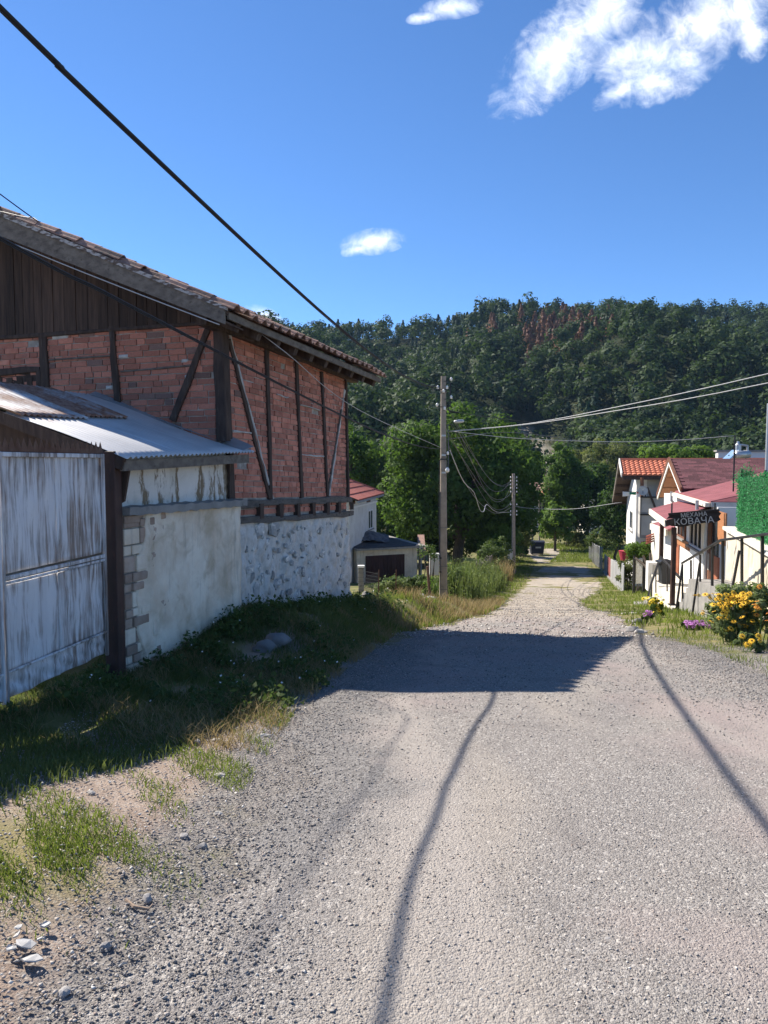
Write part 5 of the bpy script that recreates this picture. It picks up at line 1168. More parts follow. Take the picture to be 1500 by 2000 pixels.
for p, q, nn in ((ap, fN, Ns), (ap, fF, Fs)):
    MB().beam(p + nn * .07 + tn * .03, q + nn * .07 + tn * .03, .06, .16, nn).build('verge_trim', M_WOODB, mr); MB().beam(p + nn * -.06 + tn * .02, q + nn * -.06 + tn * .02, .04, .12, nn).build('verge_board', M_WHITE, mr)
inset = tr * .7
MB().prism([ap + inset - Ns * .02 + V(0, 0, -.06), fN + inset - V(0, 0, .02), fF + inset - V(0, 0, .02)], tr * .1).build('gable_boards', M_WOODO, tav)
for s_ in range(7): f = s_ / 7; MB().beam(ap.lerp(fN, f) - Ns * .03 + tr * .05 + V(0, 0, -.01), ap.lerp(fN, f) - Ns * .03 + tr * .68 + V(0, 0, -.01), .50, .02, Ns).build('soffit_board', M_WOODO, mr); MB().beam(ap.lerp(fF, f + .05) - Fs * .03 + tr * .05, ap.lerp(fF, f + .05) - Fs * .03 + tr * .68, .66, .02, Fs).build('soffit_board', M_WOODO, mr)
mN, mF = fN + tr * .75, fF + tr * .75; MB().hexa([V(p.x, p.y, -5) for p in (mN, mF, mF + tr * 5, mN + tr * 5)], [V(p.x, p.y, min(fN.z, fF.z) + .03) for p in (mN, mF, mF + tr * 5, mN + tr * 5)]).build('upper_wall', M_GREYW, tav)
# porch platform with steps
TP = [P(1316, 1180, 18.6), P(1287, 1143, 22.8)]; za = -3.62
k1, k2 = V(TP[0].x, TP[0].y, 0), V(TP[1].x, TP[1].y, 0) + td * 1.5
plat = empty('porch_platform', (k1.x + .5, k1.y + 1.5, -4.2), 'cream concrete porch platform with side walls and stairs below the tavern', 'platform')
q = [k1, k2, k2 + tr * 2.2, k1 + tr * 1.6]
MB().hexa([V(p.x, p.y, -5) for p in q], [V(p.x, p.y, za - .06) for p in q]).build('base_wall', M_CREAM, plat)
q = [k1 - td * .03 + tn * .04, k2 + tn * .04, k2 + tr * 2.2, k1 + tr * 1.6 - td * .03]; MB().hexa([V(p.x, p.y, za - .06) for p in q], [V(p.x, p.y, za) for p in q]).build('slab', M_CREAM, plat)
for k in range(5):
    a = k1 - td * (.30 * k + .02) + tr * .12; q = [a, a + tr * 1.4, a + tr * 1.4 - td * .31, a - td * .31]
    MB().hexa([V(p.x, p.y, -4.6) for p in q], [V(p.x, p.y, za + .17 * (k + 1) - .02) for p in q]).build('step', M_CONC, plat)
a = k1 - td * 1.6 + tr * .05; q = [a, a + tr * 1.7, a + tr * 1.7 - td * 3.2, a - td * 3.2]
MB().hexa([V(p.x, p.y, -4.6) for p in q], [V(p.x, p.y, za + .98 + (.28 if i > 1 else 0)) for i, p in enumerate(q)]).build('upper_path', M_CONC, plat)
a = k2 + td * .4; 
for k in range(3): c = k2 + tn * (.2 + .3 * k) - td * 1.2; MB().box((c.x, c.y, za - .62 - .17 * k - .3), (.3, .9, .6), math.atan2(tn.y, tn.x)).build('step', M_CONC, plat)
# porch posts
for px, Y, y0, lb in ((1315, 18.95, 1030, 'nearer'), (1291, 22.7, 1015, 'farther')):
    p = P(px, 1100, Y); MB().beam((p.x, p.y, za), (p.x, p.y, P(px, y0, Y).z), .10, .10, (0, 1, 0)).build('porch_post', M_BROWNST, tav)
    MB().box((p.x, p.y, za + .012), (.18, .18, .024)).build('base_plate', M_STEELD, tav)
# ---- sign
S1, S2 = V(*P(1303, 1010, 18.9).xy, 0), V(*P(1410, 1010, 18.3).xy, 0); su = unit(S2 - S1); sn = V(su.y, -su.x, 0)
sp = lambda px, py: on(px, py, S1, S2)
sign = empty('tavern_sign', sp(1355, 1013), 'dark carved wooden sign with grey Cyrillic letters under the porch roof', 'sign')
out = [(1303, 1022), (1301, 1014), (1307, 1007), (1318, 1004), (1328, 1004), (1340, 1001), (1352, 998), (1365, 997), (1378, 997), (1390, 999), (1400, 997), (1409, 1002), (1404, 1009), (1408, 1015), (1400, 1019), (1388, 1021), (1376, 1021), (1366, 1023), (1354, 1024), (1344, 1027), (1332, 1029), (1320, 1028), (1311, 1027)]
MB().prism([sp(*p) for p in out][::-1], sn * .05).build('board', M_SIGN, sign, bevel=.012)
MB().beam(sp(1306, 1006) + sn * .03 + V(0, 0, .02), sp(1405, 998) + sn * .03 + V(0, 0, .02), .09, .06).build('top_log', M_SIGN, sign)
for px in (1312, 1396): p = sp(px, 1000); MB().beam(p + V(0, 0, -.02), p + V(0, 0, .22), .03, .03, (0, 1, 0)).build('hanger', M_STEELD, sign)
def lettering(txt, a, b, h_px):
    fc_ = bpy.data.curves.new('lettering', 'FONT'); fc_.body = txt; fc_.size = 1; fc_.extrude = .02; fc_.align_x = 'LEFT'
    o = bpy.data.objects.new('lettering', fc_); fc_.materials.append(M_LETTER); link(o, sign); bpy.context.view_layer.update()
    me = bpy.data.meshes.new_from_object(o); me.materials.clear(); me.materials.append(M_LETTER); bpy.data.objects.remove(o); o = bpy.data.objects.new('lettering', me); link(o, sign)
    W, H = max(v[0] for v in o.bound_box) - min(v[0] for v in o.bound_box), .72
    A_, B_ = sp(*a), sp(*b); u = (B_ - A_); h_ = h_px / FPX * A_.y; L = u.length; u = u.normalized(); up = V(0, 0, 1); up = (up - u * up.dot(u)).normalized(); nn = u.cross(up)
    o.matrix_basis = Matrix.Translation(A_ + sn * .056) @ Matrix((u * L / W, up * h_ / H, nn)).transposed().to_4x4(); return o
lettering('МЕХАНА', (1330, 1010.5), (1381, 1007), 8.5); lettering('КОВАЧА', (1317, 1025.5), (1394, 1020), 12)
# ---- railing
rail = empty('stair_railing', (6.6, 15, -3), 'black steel railing climbing the stairs beside the tavern porch', 'railing')
ra, rb, rc = P(1332, 1100, 18.2), P(1408, 1055, 13.8), P(1500, 1043, 11.6); rd_ = rc + (rc - rb) * .6
for p, q in ((ra, rb), (rb, rc), (rc, rd_)): MB().beam(p, q, .05, .042).build('top_rail', M_STEELD, rail, bevel=.005)
def rpost(px, py0, py1, Y, w_=.035, px1=None): MB().beam(P(px, py0, Y), P(px1 or px, py1, Y), w_, w_, (0, 1, 0)).build('baluster', M_STEELD, rail)
for a_ in ((1333, 1102, 1175, 18.1), (1349.5, 1094, 1172, 17.0), (1367.5, 1083, 1166, 16.0), (1391, 1068, 1160, 14.8, .042), (1411.5, 1056, 1172, 13.7, .042), (1449, 1052, 1175, 12.8, .038), (1489, 1047, 1175, 11.9, .042)): rpost(*a_)
rpost(1366.5, 1100, 1215, 15.9, .035, 1350); rpost(1333, 1102, 1218, 18.0, .04, 1317); rpost(1444, 1075, 1150, 12.7, .035, 1430); rpost(1325, 1175, 1215, 18.1, .04)
rail2 = empty('porch_railing', P(1290, 1140, 22.5), 'thin black railing of the steps behind the porch posts', 'railing')
for a_, b_ in (((1290, 1087, 22.6), (1328, 1129, 19.0)), ((1290, 1087, 22.6), (1272, 1140, 21.8)), ((1272, 1140, 21.8), (1266, 1166, 21.4))): MB().beam(P(*a_), P(*b_), .05, .05).build('top_rail', M_STEELD, rail2)
for px, y0, y1, Y in ((1303, 1102, 1158, 21.0), (1281, 1115, 1158, 22.0), (1273, 1140, 1165, 21.8)): MB().beam(P(px, y0, Y), P(px, y1, Y), .03, .03, (0, 1, 0)).build('baluster', M_STEELD, rail2)
# bin, white cabinet, meter pipe, stone step
bn = empty('waste_bin', P(1300, 1140, 22.2), 'dark plastic waste bin with flared lid on the tavern porch', 'bin'); c = P(1298, 1138, 22.4)
MB().lathe(V(c.x, c.y, za), [(.17, 0), (.23, .62), (.24, .63)], 4, (0, 0, 1)).build('body', M_BIN, bn); MB().lathe(V(c.x, c.y, za + .63), [(.31, 0), (.31, .05), (.10, .11)], 4).build('lid', M_BIN, bn)
c = P(1275, 1125, 24.5); cb_ = empty('white_cabinet', (c.x, c.y, -4.6), 'white cabinet with open door panel left of the porch posts', 'cabinet')
MB().box((c.x, c.y, P(1275, 1125, 24.5).z), (.38, .5, .95), -.2).build('body', M_WHITE, cb_, bevel=.01); MB().box((c.x + .03, c.y - .26, P(1275, 1125, 24.5).z), (.26, .03, .8), -.2).build('door', M_GREYW, cb_)
# ------------------------------------------------------------------ retaining wall and faux-ivy screen at the right edge
RA, RB = V(7.85, 17.0, 0), V(5.4, 9.0, 0); rw = lambda px, py: on(px, py, RA, RB); rdn = unit(RB - RA); rwn = V(rdn.y, -rdn.x, 0); rwn = rwn if rwn.x < 0 else -rwn
rwall = empty('retaining_wall', (7.2, 14.5, -2.6), 'beige plastered retaining wall with crumbling foot below the green screen', 'wall')
zt_ = rw(1450, 1050).z; mb = MB(); lf = lump(31)
mb.sheet(V(RA.x, RA.y, -3.6), V(RB.x, RB.y, -3.6), V(RB.x, RB.y, zt_), V(RA.x, RA.y, zt_), 60, 20, lambda u, v: (lf(u * 6, v * 2) * 1.5 + (.08 * (1 - v / .35) * (.5 + .5 * math.sin(31 * u)) if v < .35 else 0)) * (1 if True else 0), 0)
mb.sheet(V(RA.x, RA.y, -3.6) - rwn * .3, V(RB.x, RB.y, -3.6) - rwn * .3, V(RB.x, RB.y, zt_) - rwn * .3, V(RA.x, RA.y, zt_) - rwn * .3, 2, 2)
mb.build('wall_face', M_RETAIN, rwall, True)
MB().beam(V(RA.x, RA.y, zt_ + .03) - rwn * .12, V(RB.x, RB.y, zt_ + .03) - rwn * .12, .46, .07).build('coping', M_CREAM, rwall)
MB().prism([V(RA.x, RA.y, -3.6), V(RA.x, RA.y, zt_), V(RA.x, RA.y, zt_) - rwn * .7, V(RA.x, RA.y, -3.6) - rwn * .7], -rdn * .2).build('end_pier', M_GREYW, rwall)
scr = empty('faux_ivy_screen', rw(1460, 1040), 'bright green artificial ivy screen on wires above the retaining wall', 'screen')
hA, hB = rw(1431, 1044), rw(1500, 1036) + rdn * 1.6; hz1a, hz1b = rw(1431, 938).z, rw(1495, 920).z
off = -rwn * .1
mb = MB(); mb.sheet(V(hA.x, hA.y, hA.z) + off, V(hB.x, hB.y, hA.z) + off, V(hB.x, hB.y, hz1b + .08) + off, V(hA.x, hA.y, hz1a) + off, 24, 10, lambda u, v: .03 * math.sin(9 * u) + .02 * math.sin(7 * v + 5 * u), .01); mb.build('backing_mesh', mat('green_backing', (.01, .06, .02), None, 3, .9, 0), scr, True)
rgn = np.random.default_rng(17); n = 9000
u = rgn.uniform(0, 1, n); v = rgn.uniform(-.02, 1.03, n); hx = hA.x + (hB.x - hA.x) * u; hy = hA.y + (hB.y - hA.y) * u; hzv = hA.z + (hz1a + (hz1b + .08 - hz1a) * u - hA.z) * v
o_ = .03 * np.sin(9 * u) + rgn.uniform(.0, .055, n) + .03 * (v > .97); Cc = np.stack([hx + (off.x + rwn.x * o_), hy + (off.y + rwn.y * o_), hzv + rgn.normal(0, .01, n)], 1)
bun = V(hA.x, hA.y, hz1a) + off; nb_ = 900; Cb = np.array(bun) + rgn.normal(0, 1, (nb_, 3)) * np.array([.07, .07, .09]) + np.linspace(0, 1, nb_)[:, None] * np.array([.12, -.2, .18]) * 1.0
Cc = np.concatenate([Cc, Cb, np.array(V(hB.x, hB.y, hz1b + .2)) * 1.0 + rgn.normal(0, 1, (400, 3)) * .08])
vs, q_ = leaf_quads(Cc, .022 * rgn.uniform(.6, 1.5, len(Cc)), np.tile(np.array(rwn), (len(Cc), 1)), .5, rgn, .35)
o = npmesh('leaves', vs, [q_], L_FAUX, scr, np.repeat(rgn.uniform(0, 1, len(Cc)), 4)); o["kind"] = "stuff"
for k, f in enumerate((0.02, .5, .98)):
    p = hA.lerp(hB, f) + off - rwn * .03; MB().tube([V(p.x, p.y, hA.z - .05), V(p.x, p.y, hz1a + .25)], .02, 6).build('support_post', M_STEELD, scr)
p = rw(1497, 915); p = P(1497, 915, p.y + 1.2); o = MB().tube([V(p.x, p.y, -1.6), V(p.x, p.y, P(1497, 788, p.y).z)], .03, 8).build('flag_pole', M_GALV); tag(o, 'plain pale metal pole rising behind the green screen', 'pole')
p = P(1433, 930, 20); o = MB().tube([V(p.x, p.y, P(1433, 960, 20).z), V(p.x, p.y, P(1433, 850, 20).z)], .02, 6).build('roof_mast', M_STEELD); tag(o, 'thin dark mast on the tavern roof holding a wire', 'mast')
# ------------------------------------------------------------------ slatted fence, pot, grapevine, clutter beyond the tavern
sf = empty('slat_fence', V(11.8, 40, -6.4), 'grey slat fence along the right side of the lane', 'fence'); a, b = V(10.75, 33.2, 0), V(15.6, 52.5, 0); n = 44; d = unit(b - a); nn = V(d.y, -d.x, 0) * .02; rg = random.Random(14)
M_SLAT = mat('grey_slat', (.33, .33, .32), (.25, .25, .245), 4, .85, .2, 30, rand=.2); M_SLATR = mat('faded_red_slat', (.24, .07, .06), (.30, .10, .08), 4, .85, .2, 30, rand=.2)
for k in range(n):
    c = a.lerp(b, (k + .5) / n); z = g0(c.x, c.y); h_ = 1.22 + rg.uniform(-.04, .06); l, r = c - d * .19, c + d * .19
    q = [V(l.x, l.y, z + .03), V(r.x, r.y, z + .03), V(r.x, r.y, z + h_), V(l.x, l.y, z + h_)]; MB().hexa([x - nn for x in q], [x + nn for x in q]).build('slat', M_SLATR if 24 < k < 34 else M_SLAT, sf)
MB().prism([V(a.x, a.y, g0(a.x, a.y) - .2), V(b.x, b.y, g0(b.x, b.y) - .2), V(b.x, b.y, g0(b.x, b.y) + .06), V(a.x, a.y, g0(a.x, a.y) + .06)], nn * -6).build('plinth', M_CONC, sf)
sf2 = empty('slat_fence', V(17, 60, -8), 'dark grey fence panels at the far end of the lane on the right', 'fence'); a, b = V(15.9, 54, 0), V(18.2, 66, 0)
for k in range(12):
    c = a.lerp(b, (k + .5) / 12); z = g0(c.x, c.y); l, r = c - d * .4, c + d * .4; q = [V(l.x, l.y, z), V(r.x, r.y, z), V(r.x, r.y, z + 1.6), V(l.x, l.y, z + 1.6)]; MB().hexa([x - nn for x in q], [x + nn for x in q]).build('slat', M_SLAT, sf2)
c = P(1220, 1085, 36); o = MB().lathe(V(c.x, c.y, c.z - .25), [(.18, 0), (.28, .45), (.30, .48), (.24, .48)], 10).build('flower_pot', M_FR); tag(o, 'red flower pot hanging by the corner of the balcony house', 'pot')
# yard gate posts and lattice under the vine
yg = empty('yard_gate', P(1243, 1130, 32), 'white barred yard gate between dark posts under the grapevine', 'gate')
for px in (1238, 1257): p = P(px, 1135, 31.5); MB().beam((p.x, p.y, g0(p.x, p.y) - .1), (p.x, p.y, P(px, 1085, 31.5).z), .09, .09, (0, 1, 0)).build('post', M_STEELD, yg)
for k in range(6): px = 1242 + k * 2.3; p = P(px, 1135, 31.5); MB().beam((p.x, p.y, P(px, 1140, 31.5).z), (p.x, p.y, P(px, 1092, 31.5).z), .03, .03, (0, 1, 0)).build('bar', M_WHITE, yg)
for k, (p_, q_) in enumerate((((1241, 1090, 31), (1272, 1128, 30)), ((1256, 1085, 31), (1268, 1140, 30.5)), ((1270, 1080, 31), (1262, 1148, 30.5)))): MB().tube([P(*p_), P(*p_).lerp(P(*q_), .5) + V(.1, 0, .05), P(*q_)], .05, 6).build('branch', M_BARK, yg)
# ------------------------------------------------------------------ forest on the hill (reads as one mass)
def blob_template(rng, n, conif=False):
    """leaf clumps of a unit tree: base at 0, height 1"""
    if conif:
        z = rng.uniform(.08, 1.0, n) ** .85; r = .30 * (1 - z) ** .9 + .012; a = rng.uniform(0, 6.28, n); rr = r * rng.uniform(.55, 1.05, n) * (1 + .25 * np.sin(z * 40))
        C = np.stack([np.cos(a) * rr, np.sin(a) * rr, z], 1); out = nrm(np.stack([np.cos(a), np.sin(a), np.full(n, .25)], 1)); sz = rng.uniform(.03, .06, n)
    else:
        m = 11; D = nrm(rng.normal(size=(m, 3))); D[:, 2] = D[:, 2] * .8 + .15; cc = np.array([0, 0, .58]) + D * np.array([.28, .28, .30]) * rng.uniform(.5, 1, (m, 1)); cr = rng.uniform(.13, .22, m)
        k = rng.integers(0, m, n); d = nrm(rng.normal(size=(n, 3)) + np.array([0, 0, .25])); C = cc[k] + d * cr[k][:, None] * rng.uniform(.75, 1.05, (n, 1)); out = d; sz = rng.uniform(.026, .055, n)
    if conif: o2 = out
    else: o2 = nrm(out * .7 + nrm((C - np.array([0, 0, .55])) * np.array([1, 1, 1.])) * .6)
    v, q, nv = leaf_quads(C, sz, o2, 1.5, rng, .8, .65); return v, q, nv
def forest():
    rng = np.random.default_rng(23); BT = [blob_template(rng, 300) for _ in range(6)]; CT = [blob_template(rng, 230, True) for _ in range(4)]
    groups = {'forest': [], 'conifer': [], 'dead': []}
    y = YF - 8
    while y < YR + 18:
        step = 4.7 + (y - YF) * .007; x0, x1 = (300 - CX) / FPX * y, (1640 - CX) / FPX * y; x = x0
        while x < x1:
            X, Y = x + rng.normal(0, step * .3), y + rng.normal(0, step * .35); x += step * rng.uniform(.85, 1.2)
            if scarp(X, Y) > .34 and rng.random() < .9: continue
            if 1000 < 750 + FPX * X / Y < 1108 and Y < 176 and rng.random() < .85: continue
            Z = float(hz(X, Y)) if Y > YF else -9.1; px = 750 + FPX * X / Y; py = 905 - FPX * Z / Y
            cprob = .12 + .75 * math.exp(-((px - 930) / 120) ** 2 - ((py - 670) / 45) ** 2) + .35 * math.exp(-((px - 640) / 120) ** 2 - ((py - 660) / 25) ** 2) + .25 * math.exp(-((px - 1060) / 120) ** 2 - ((py - 620) / 30) ** 2)
            dprob = 1.0 * math.exp(-((px - 1072) / 85) ** 2 - ((py - 674) / 31) ** 2) + .5 * math.exp(-((px - 905) / 18) ** 2 - ((py - 672) / 14) ** 2)
            r = rng.random(); 
            if r < dprob: T, key, h = CT[rng.integers(4)], 'dead', rng.uniform(7.5, 10.5)
            elif rng.random() < cprob: T, key, h = CT[rng.integers(4)], 'conifer', rng.uniform(6.5, 10)
            else: T, key, h = BT[rng.integers(6)], 'forest', rng.choice([5.5, 7, 8, 9, 10.5, 12]) * rng.uniform(.9, 1.1)
            a = rng.uniform(0, 6.28); c, s = math.cos(a), math.sin(a); R = np.array([[c, -s, 0], [s, c, 0], [0, 0, 1]]); wd = h * rng.uniform(.85, 1.25) * (1.0 if key == 'forest' else .95)
            v = (T[0] * np.array([wd, wd, h])) @ R.T + np.array([X, Y, Z - .5]); t = np.clip(np.full(len(v), rng.uniform(.05, .95)) + np.repeat(rng.normal(0, .12, len(v) // 4), 4), 0, 1)
            groups[key].append((v, [T[1]], t, T[2] @ R.T))
        y += step * .9
    for key, nm, mt_, lb in (('forest', 'forest', L_FOREST, 'dense broadleaf wood covering the hillside'), ('conifer', 'conifer_wood', L_CONIF, 'dark pointed conifers along the upper hillside'), ('dead', 'dead_conifer_wood', L_DEAD, 'patch of rust-brown dead conifers high on the hill')):
        v, f, t = join([g_[:3] for g_ in groups[key]]); o = npmesh(nm, v, f, mt_, None, t, normals=np.concatenate([g_[3] for g_ in groups[key]])); tag(o, lb, kind='stuff')
    print('forest trees', {k: len(g) for k, g in groups.items()})
forest()
# ------------------------------------------------------------------ trees one can tell apart
def limb(mb, a, b, r0, r1, rg, n=5, wob=.12):
    a, b = Vector(a), Vector(b); L = (b - a).length; pts = [a.lerp(b, i / n) + (V(rg.uniform(-1, 1), rg.uniform(-1, 1), rg.uniform(-.5, .5)) * wob * L * .25 if 0 < i < n else V(0, 0, 0)) for i in range(n + 1)]
    mb.tube(pts, [r0 + (r1 - r0) * i / n for i in range(n + 1)], 7); return pts
def tree(name, label, base, ctr, radii, leafm, nclump, per, clump_r, leaf, seed, trunk_r=.2, cat='tree', group=None, low=-.75, lump=.28, shell=.45):
    rng = np.random.default_rng(seed); rg = random.Random(seed); base = Vector(base); ctr = Vector(ctr)
    r = empty(name, base, label, cat, group)
    v, q, t, CC, nv = crown(np.array(ctr), radii, nclump, per, clump_r, leaf, rng, low, shell, lump)
    npmesh('crown', v, [q], leafm, r, t, normals=nv)
    mb = MB(); top = ctr + V(0, 0, radii[2] * .35); pts = limb(mb, base - V(0, 0, .2), top, trunk_r, trunk_r * .3, rg, 7, .12)
    for k in range(min(9, len(CC))):
        c = Vector(CC[rg.randrange(len(CC))]); s_ = pts[2 + rg.randrange(4)]; limb(mb, s_, s_.lerp(c, .85), trunk_r * .38, trunk_r * .1, rg, 4)
    mb.build('trunk', M_BARK, r, True); return r
def at3(px, py, Y): return P(px, py, Y)
def gb(px, Y): x = (px - CX) / FPX * Y; return V(x, Y, g0(x, Y))
tree('walnut_tree', 'large round walnut tree behind the utility poles', gb(895, 56), at3(893, 950, 56), (5.9, 5.0, 5.1), L_WALNUT, 230, 150, 1.15, .17, 41, .45, lump=.2)
tree('walnut_tree', 'dense walnut tree standing directly behind the second pole', gb(975, 58), at3(972, 945, 58), (2.5, 2.8, 4.0), L_WALNUT, 110, 130, 1.0, .17, 42, .3)
tree('garden_tree', 'pale green tree between the white house and the walnut', gb(725, 70), at3(728, 935, 70), (2.6, 2.4, 2.8), L_PALE, 60, 110, .8, .16, 43, .2)
tree('garden_tree', 'green tree behind the red roof of the white house', gb(690, 62), at3(688, 905, 62), (2.0, 2.2, 2.6), L_WALNUT, 50, 110, .8, .17, 44, .2)
tree('garden_tree', 'dark bushy tree right of the white house', gb(775, 60), at3(782, 1025, 60), (2.6, 2.4, 2.6), L_BROAD, 80, 110, .8, .16, 45, .2)
tree('lane_tree', 'tall loose green tree at the end of the lane', gb(1108, 78), at3(1108, 955, 78), (2.4, 2.6, 4.3), L_WALNUT, 110, 110, .9, .16, 46, .22, lump=.35)
tree('lane_tree', 'small bright green tree beside the waste container', gb(1086, 74), at3(1087, 1022, 74), (1.4, 1.5, 2.0), L_VINE, 60, 110, .6, .14, 47, .16)
tree('lane_tree', 'dark spreading tree right of the tall lane tree', gb(1150, 80), at3(1150, 985, 80), (3.6, 3.2, 4.0), L_BROAD, 130, 120, .95, .17, 48, .25, lump=.3)
tree('lane_tree', 'shady small tree beside the balcony house', gb(1205, 62), at3(1208, 1005, 62), (1.6, 1.7, 2.4), L_BROAD, 60, 100, .6, .13, 49, .13)
tree('willow_tree', 'olive green rounded tree behind the lane trees', gb(1178, 108), at3(1185, 915, 108), (4.6, 4.2, 3.8), L_OLIVE, 100, 110, 1.0, .2, 50, .3)
tree('willow_tree', 'silvery tree next to the orange roof', gb(1225, 112), at3(1222, 905, 112), (3.0, 3.2, 3.4), L_PALE, 70, 110, 1.0, .2, 51, .3)
for k, (px, Y, w_, h_, lb) in enumerate(((1290, 62, 1.5, 1.2, 'leftmost'), (1330, 60, 1.2, 1.0, 'middle'), (1368, 64, 1.3, .9, 'rightmost'))):
    tree('garden_tree', 'light green treetop above the tavern ridge, ' + lb + ' of three', gb(px, Y), at3(px, 897, Y), (w_, w_, h_), L_VINE, 22, 90, .5, .13, 60 + k, .12, group='treetops above the tavern roof')
tree('garden_tree', 'broad green tree closing the view below the rocky bank', gb(1140, 125), at3(1145, 935, 125), (4.5, 4.5, 4.0), L_BROAD, 120, 110, 1.3, .22, 54, .3)
tree('garden_tree', 'round green shrub tree in front of the rocky bank', gb(1045, 128), at3(1043, 930, 128), (1.7, 2.0, 2.2), L_BROAD, 50, 100, .8, .18, 55, .2)
tree('garden_tree', 'dense tree behind the white house roof, partly hidden', gb(650, 75), at3(655, 930, 75), (4.0, 3.5, 4.5), L_BROAD, 90, 110, 1.0, .18, 56, .25)
# ------------------------------------------------------------------ shrubs and hedges
def shrub(name, label, ctr, radii, leafm, nclump, per, clump_r, leaf, seed, cat='shrub', low=-.4, group=None):
    rng = np.random.default_rng(seed); rg = random.Random(seed); c = Vector(ctr); b = V(c.x, c.y, g0(c.x, c.y))
    r = empty(name, b, label, cat, group); v, q, t, CC, nv = crown(np.array(c), radii, nclump, per, clump_r, leaf, rng, low, .3, .22); npmesh('foliage', v, [q], leafm, r, t, normals=nv)
    mb = MB()
    for k in range(5): limb(mb, b + V(rg.uniform(-.3, .3) * radii[0], rg.uniform(-.3, .3) * radii[1], -.1), Vector(CC[rg.randrange(len(CC))]), .02, .008, rg, 3)
    mb.build('stem', M_BARK, r); return r
shrub('creeper_hedge', 'sunlit creeper hedge with pale flowers on the garden fence', P(766, 1158, 19.0) , (.52, .4, .28), L_HEDGE, 60, 70, .13, .035, 81, 'hedge')
shrub('creeper_hedge', 'darker creeper hedge part right of the thin fence rods', P(812, 1155, 19.6), (.36, .4, .38), L_WEED, 45, 70, .14, .04, 82, 'hedge')
shrub('wild_shrub', 'yellow-green shrub at the foot of the leaning post', P(836, 1165, 19.2), (.28, .3, .42), L_VINE, 30, 60, .12, .03, 83)
shrub('wild_shrub', 'thin feathery sapling top above the leaning post', P(835, 1082, 20), (.25, .25, .25), L_PALE, 14, 30, .12, .028, 84)
shrub('wild_shrub', 'dark green shrub just right of the utility pole', P(886, 1150, 25), (.45, .5, .75), L_WEED, 50, 70, .2, .045, 85)
shrub('wild_shrub', 'leafy bush behind the plank fence near the second pole', P(975, 1070, 52), (1.5, 1.6, 1.7), L_VINE, 60, 90, .4, .08, 86)
shrub('wild_shrub', 'dark bush right of the waste container corner', P(965, 1092, 47), (1.0, 1.4, 1.2), L_WEED, 50, 80, .35, .08, 87)
shrub('wild_shrub', 'olive bush behind the second pole', P(1018, 1050, 68), (.8, 1.2, 1.4), L_OLIVE, 50, 90, .4, .09, 88)
shrub('wild_shrub', 'low round bush at the end of the lane under the dark tree', P(1137, 1062, 78), (1.9, 1.5, 1.3), L_OLIVE, 60, 90, .4, .09, 89)
shrub('wild_shrub', 'bush at the foot of the dark slim pole', P(1017, 1075, 69), (.7, .8, .6), L_WEED, 40, 80, .35, .08, 90)
shrub('wild_shrub', 'weedy bush inside the slat fence by the balcony house', P(1228, 1125, 34.5), (.6, .9, .9), L_OLIVE, 40, 60, .2, .05, 91)
shrub('grapevine', 'bright green grapevine spilling over the yard gate', P(1248, 1075, 32), (.62, .6, .38), L_VINE, 50, 70, .18, .055, 92, 'vine', low=-.9)
shrub('wild_shrub', 'shrub behind the far fence panels', P(1178, 1058, 62), (1.6, 1.8, 1.2), L_WEED, 50, 80, .35, .08, 93)
shrub('creeper_hedge', 'shaded shrubs below the garage wall', P(790, 1150, 36), (1.7, 1.0, .5), L_WEED, 60, 80, .35, .07, 94, 'hedge')
shrub('hedge_bush', 'tall dark hedge bush behind the garage roof', P(775, 1062, 58), (2.6, 1.6, 1.5), L_BROAD, 70, 90, .5, .1, 95)
shrub('hedge_bush', 'hedge bush under the walnut crown left of the near pole', P(838, 1062, 60), (2.2, 1.6, 1.6), L_WEED, 70, 90, .5, .1, 96)
shrub('hedge_bush', 'hedge bush under the walnut crown right of the near pole', P(905, 1062, 61), (2.2, 1.6, 1.7), L_BROAD, 70, 90, .5, .1, 97)
shrub('hedge_bush', 'hedge bush beside the second pole under the walnut', P(968, 1058, 63), (2.4, 1.6, 1.8), L_WEED, 70, 90, .5, .1, 98)
# tall weeds left of the lane between the poles: stalks nobody could count
def tallweeds():
    rng = np.random.default_rng(31); n = 5200; f = rng.uniform(0, 1, n); X = 2.35 + 3.1 * f + rng.normal(0, .42, n); Y = 25 + 15 * f + rng.normal(0, 1.0, n); X = np.minimum(X, xl(Y) - .7)
    Z = gz(X, Y); h = rng.uniform(.4, 1.0, n) + .75 * rng.uniform(0, 1, n) ** 3; v, q, tr_ = blades(X, Y, Z, h, np.full(n, .028), rng, .28)
    k = rng.integers(0, n, 16000); hh = rng.uniform(.15, 1, 16000); C = np.stack([X[k] + rng.normal(0, .09, 16000), Y[k] + rng.normal(0, .09, 16000), Z[k] + h[k] * hh], 1)
    v2, q2 = leaf_quads(C, .05 * rng.uniform(.5, 1.3, 16000), None, 0, rng, .45)
    V_, F_, T_ = join([(v, [q, tr_], np.repeat(rng.uniform(0, 1, n), 5)), (v2, [q2], np.repeat(rng.uniform(0, 1, 16000), 4))])
    tag(npmesh('tall_weeds', V_, F_, L_HEDGE, None, T_), 'tall flowering weeds on the left verge between the poles', kind='stuff')
tallweeds()
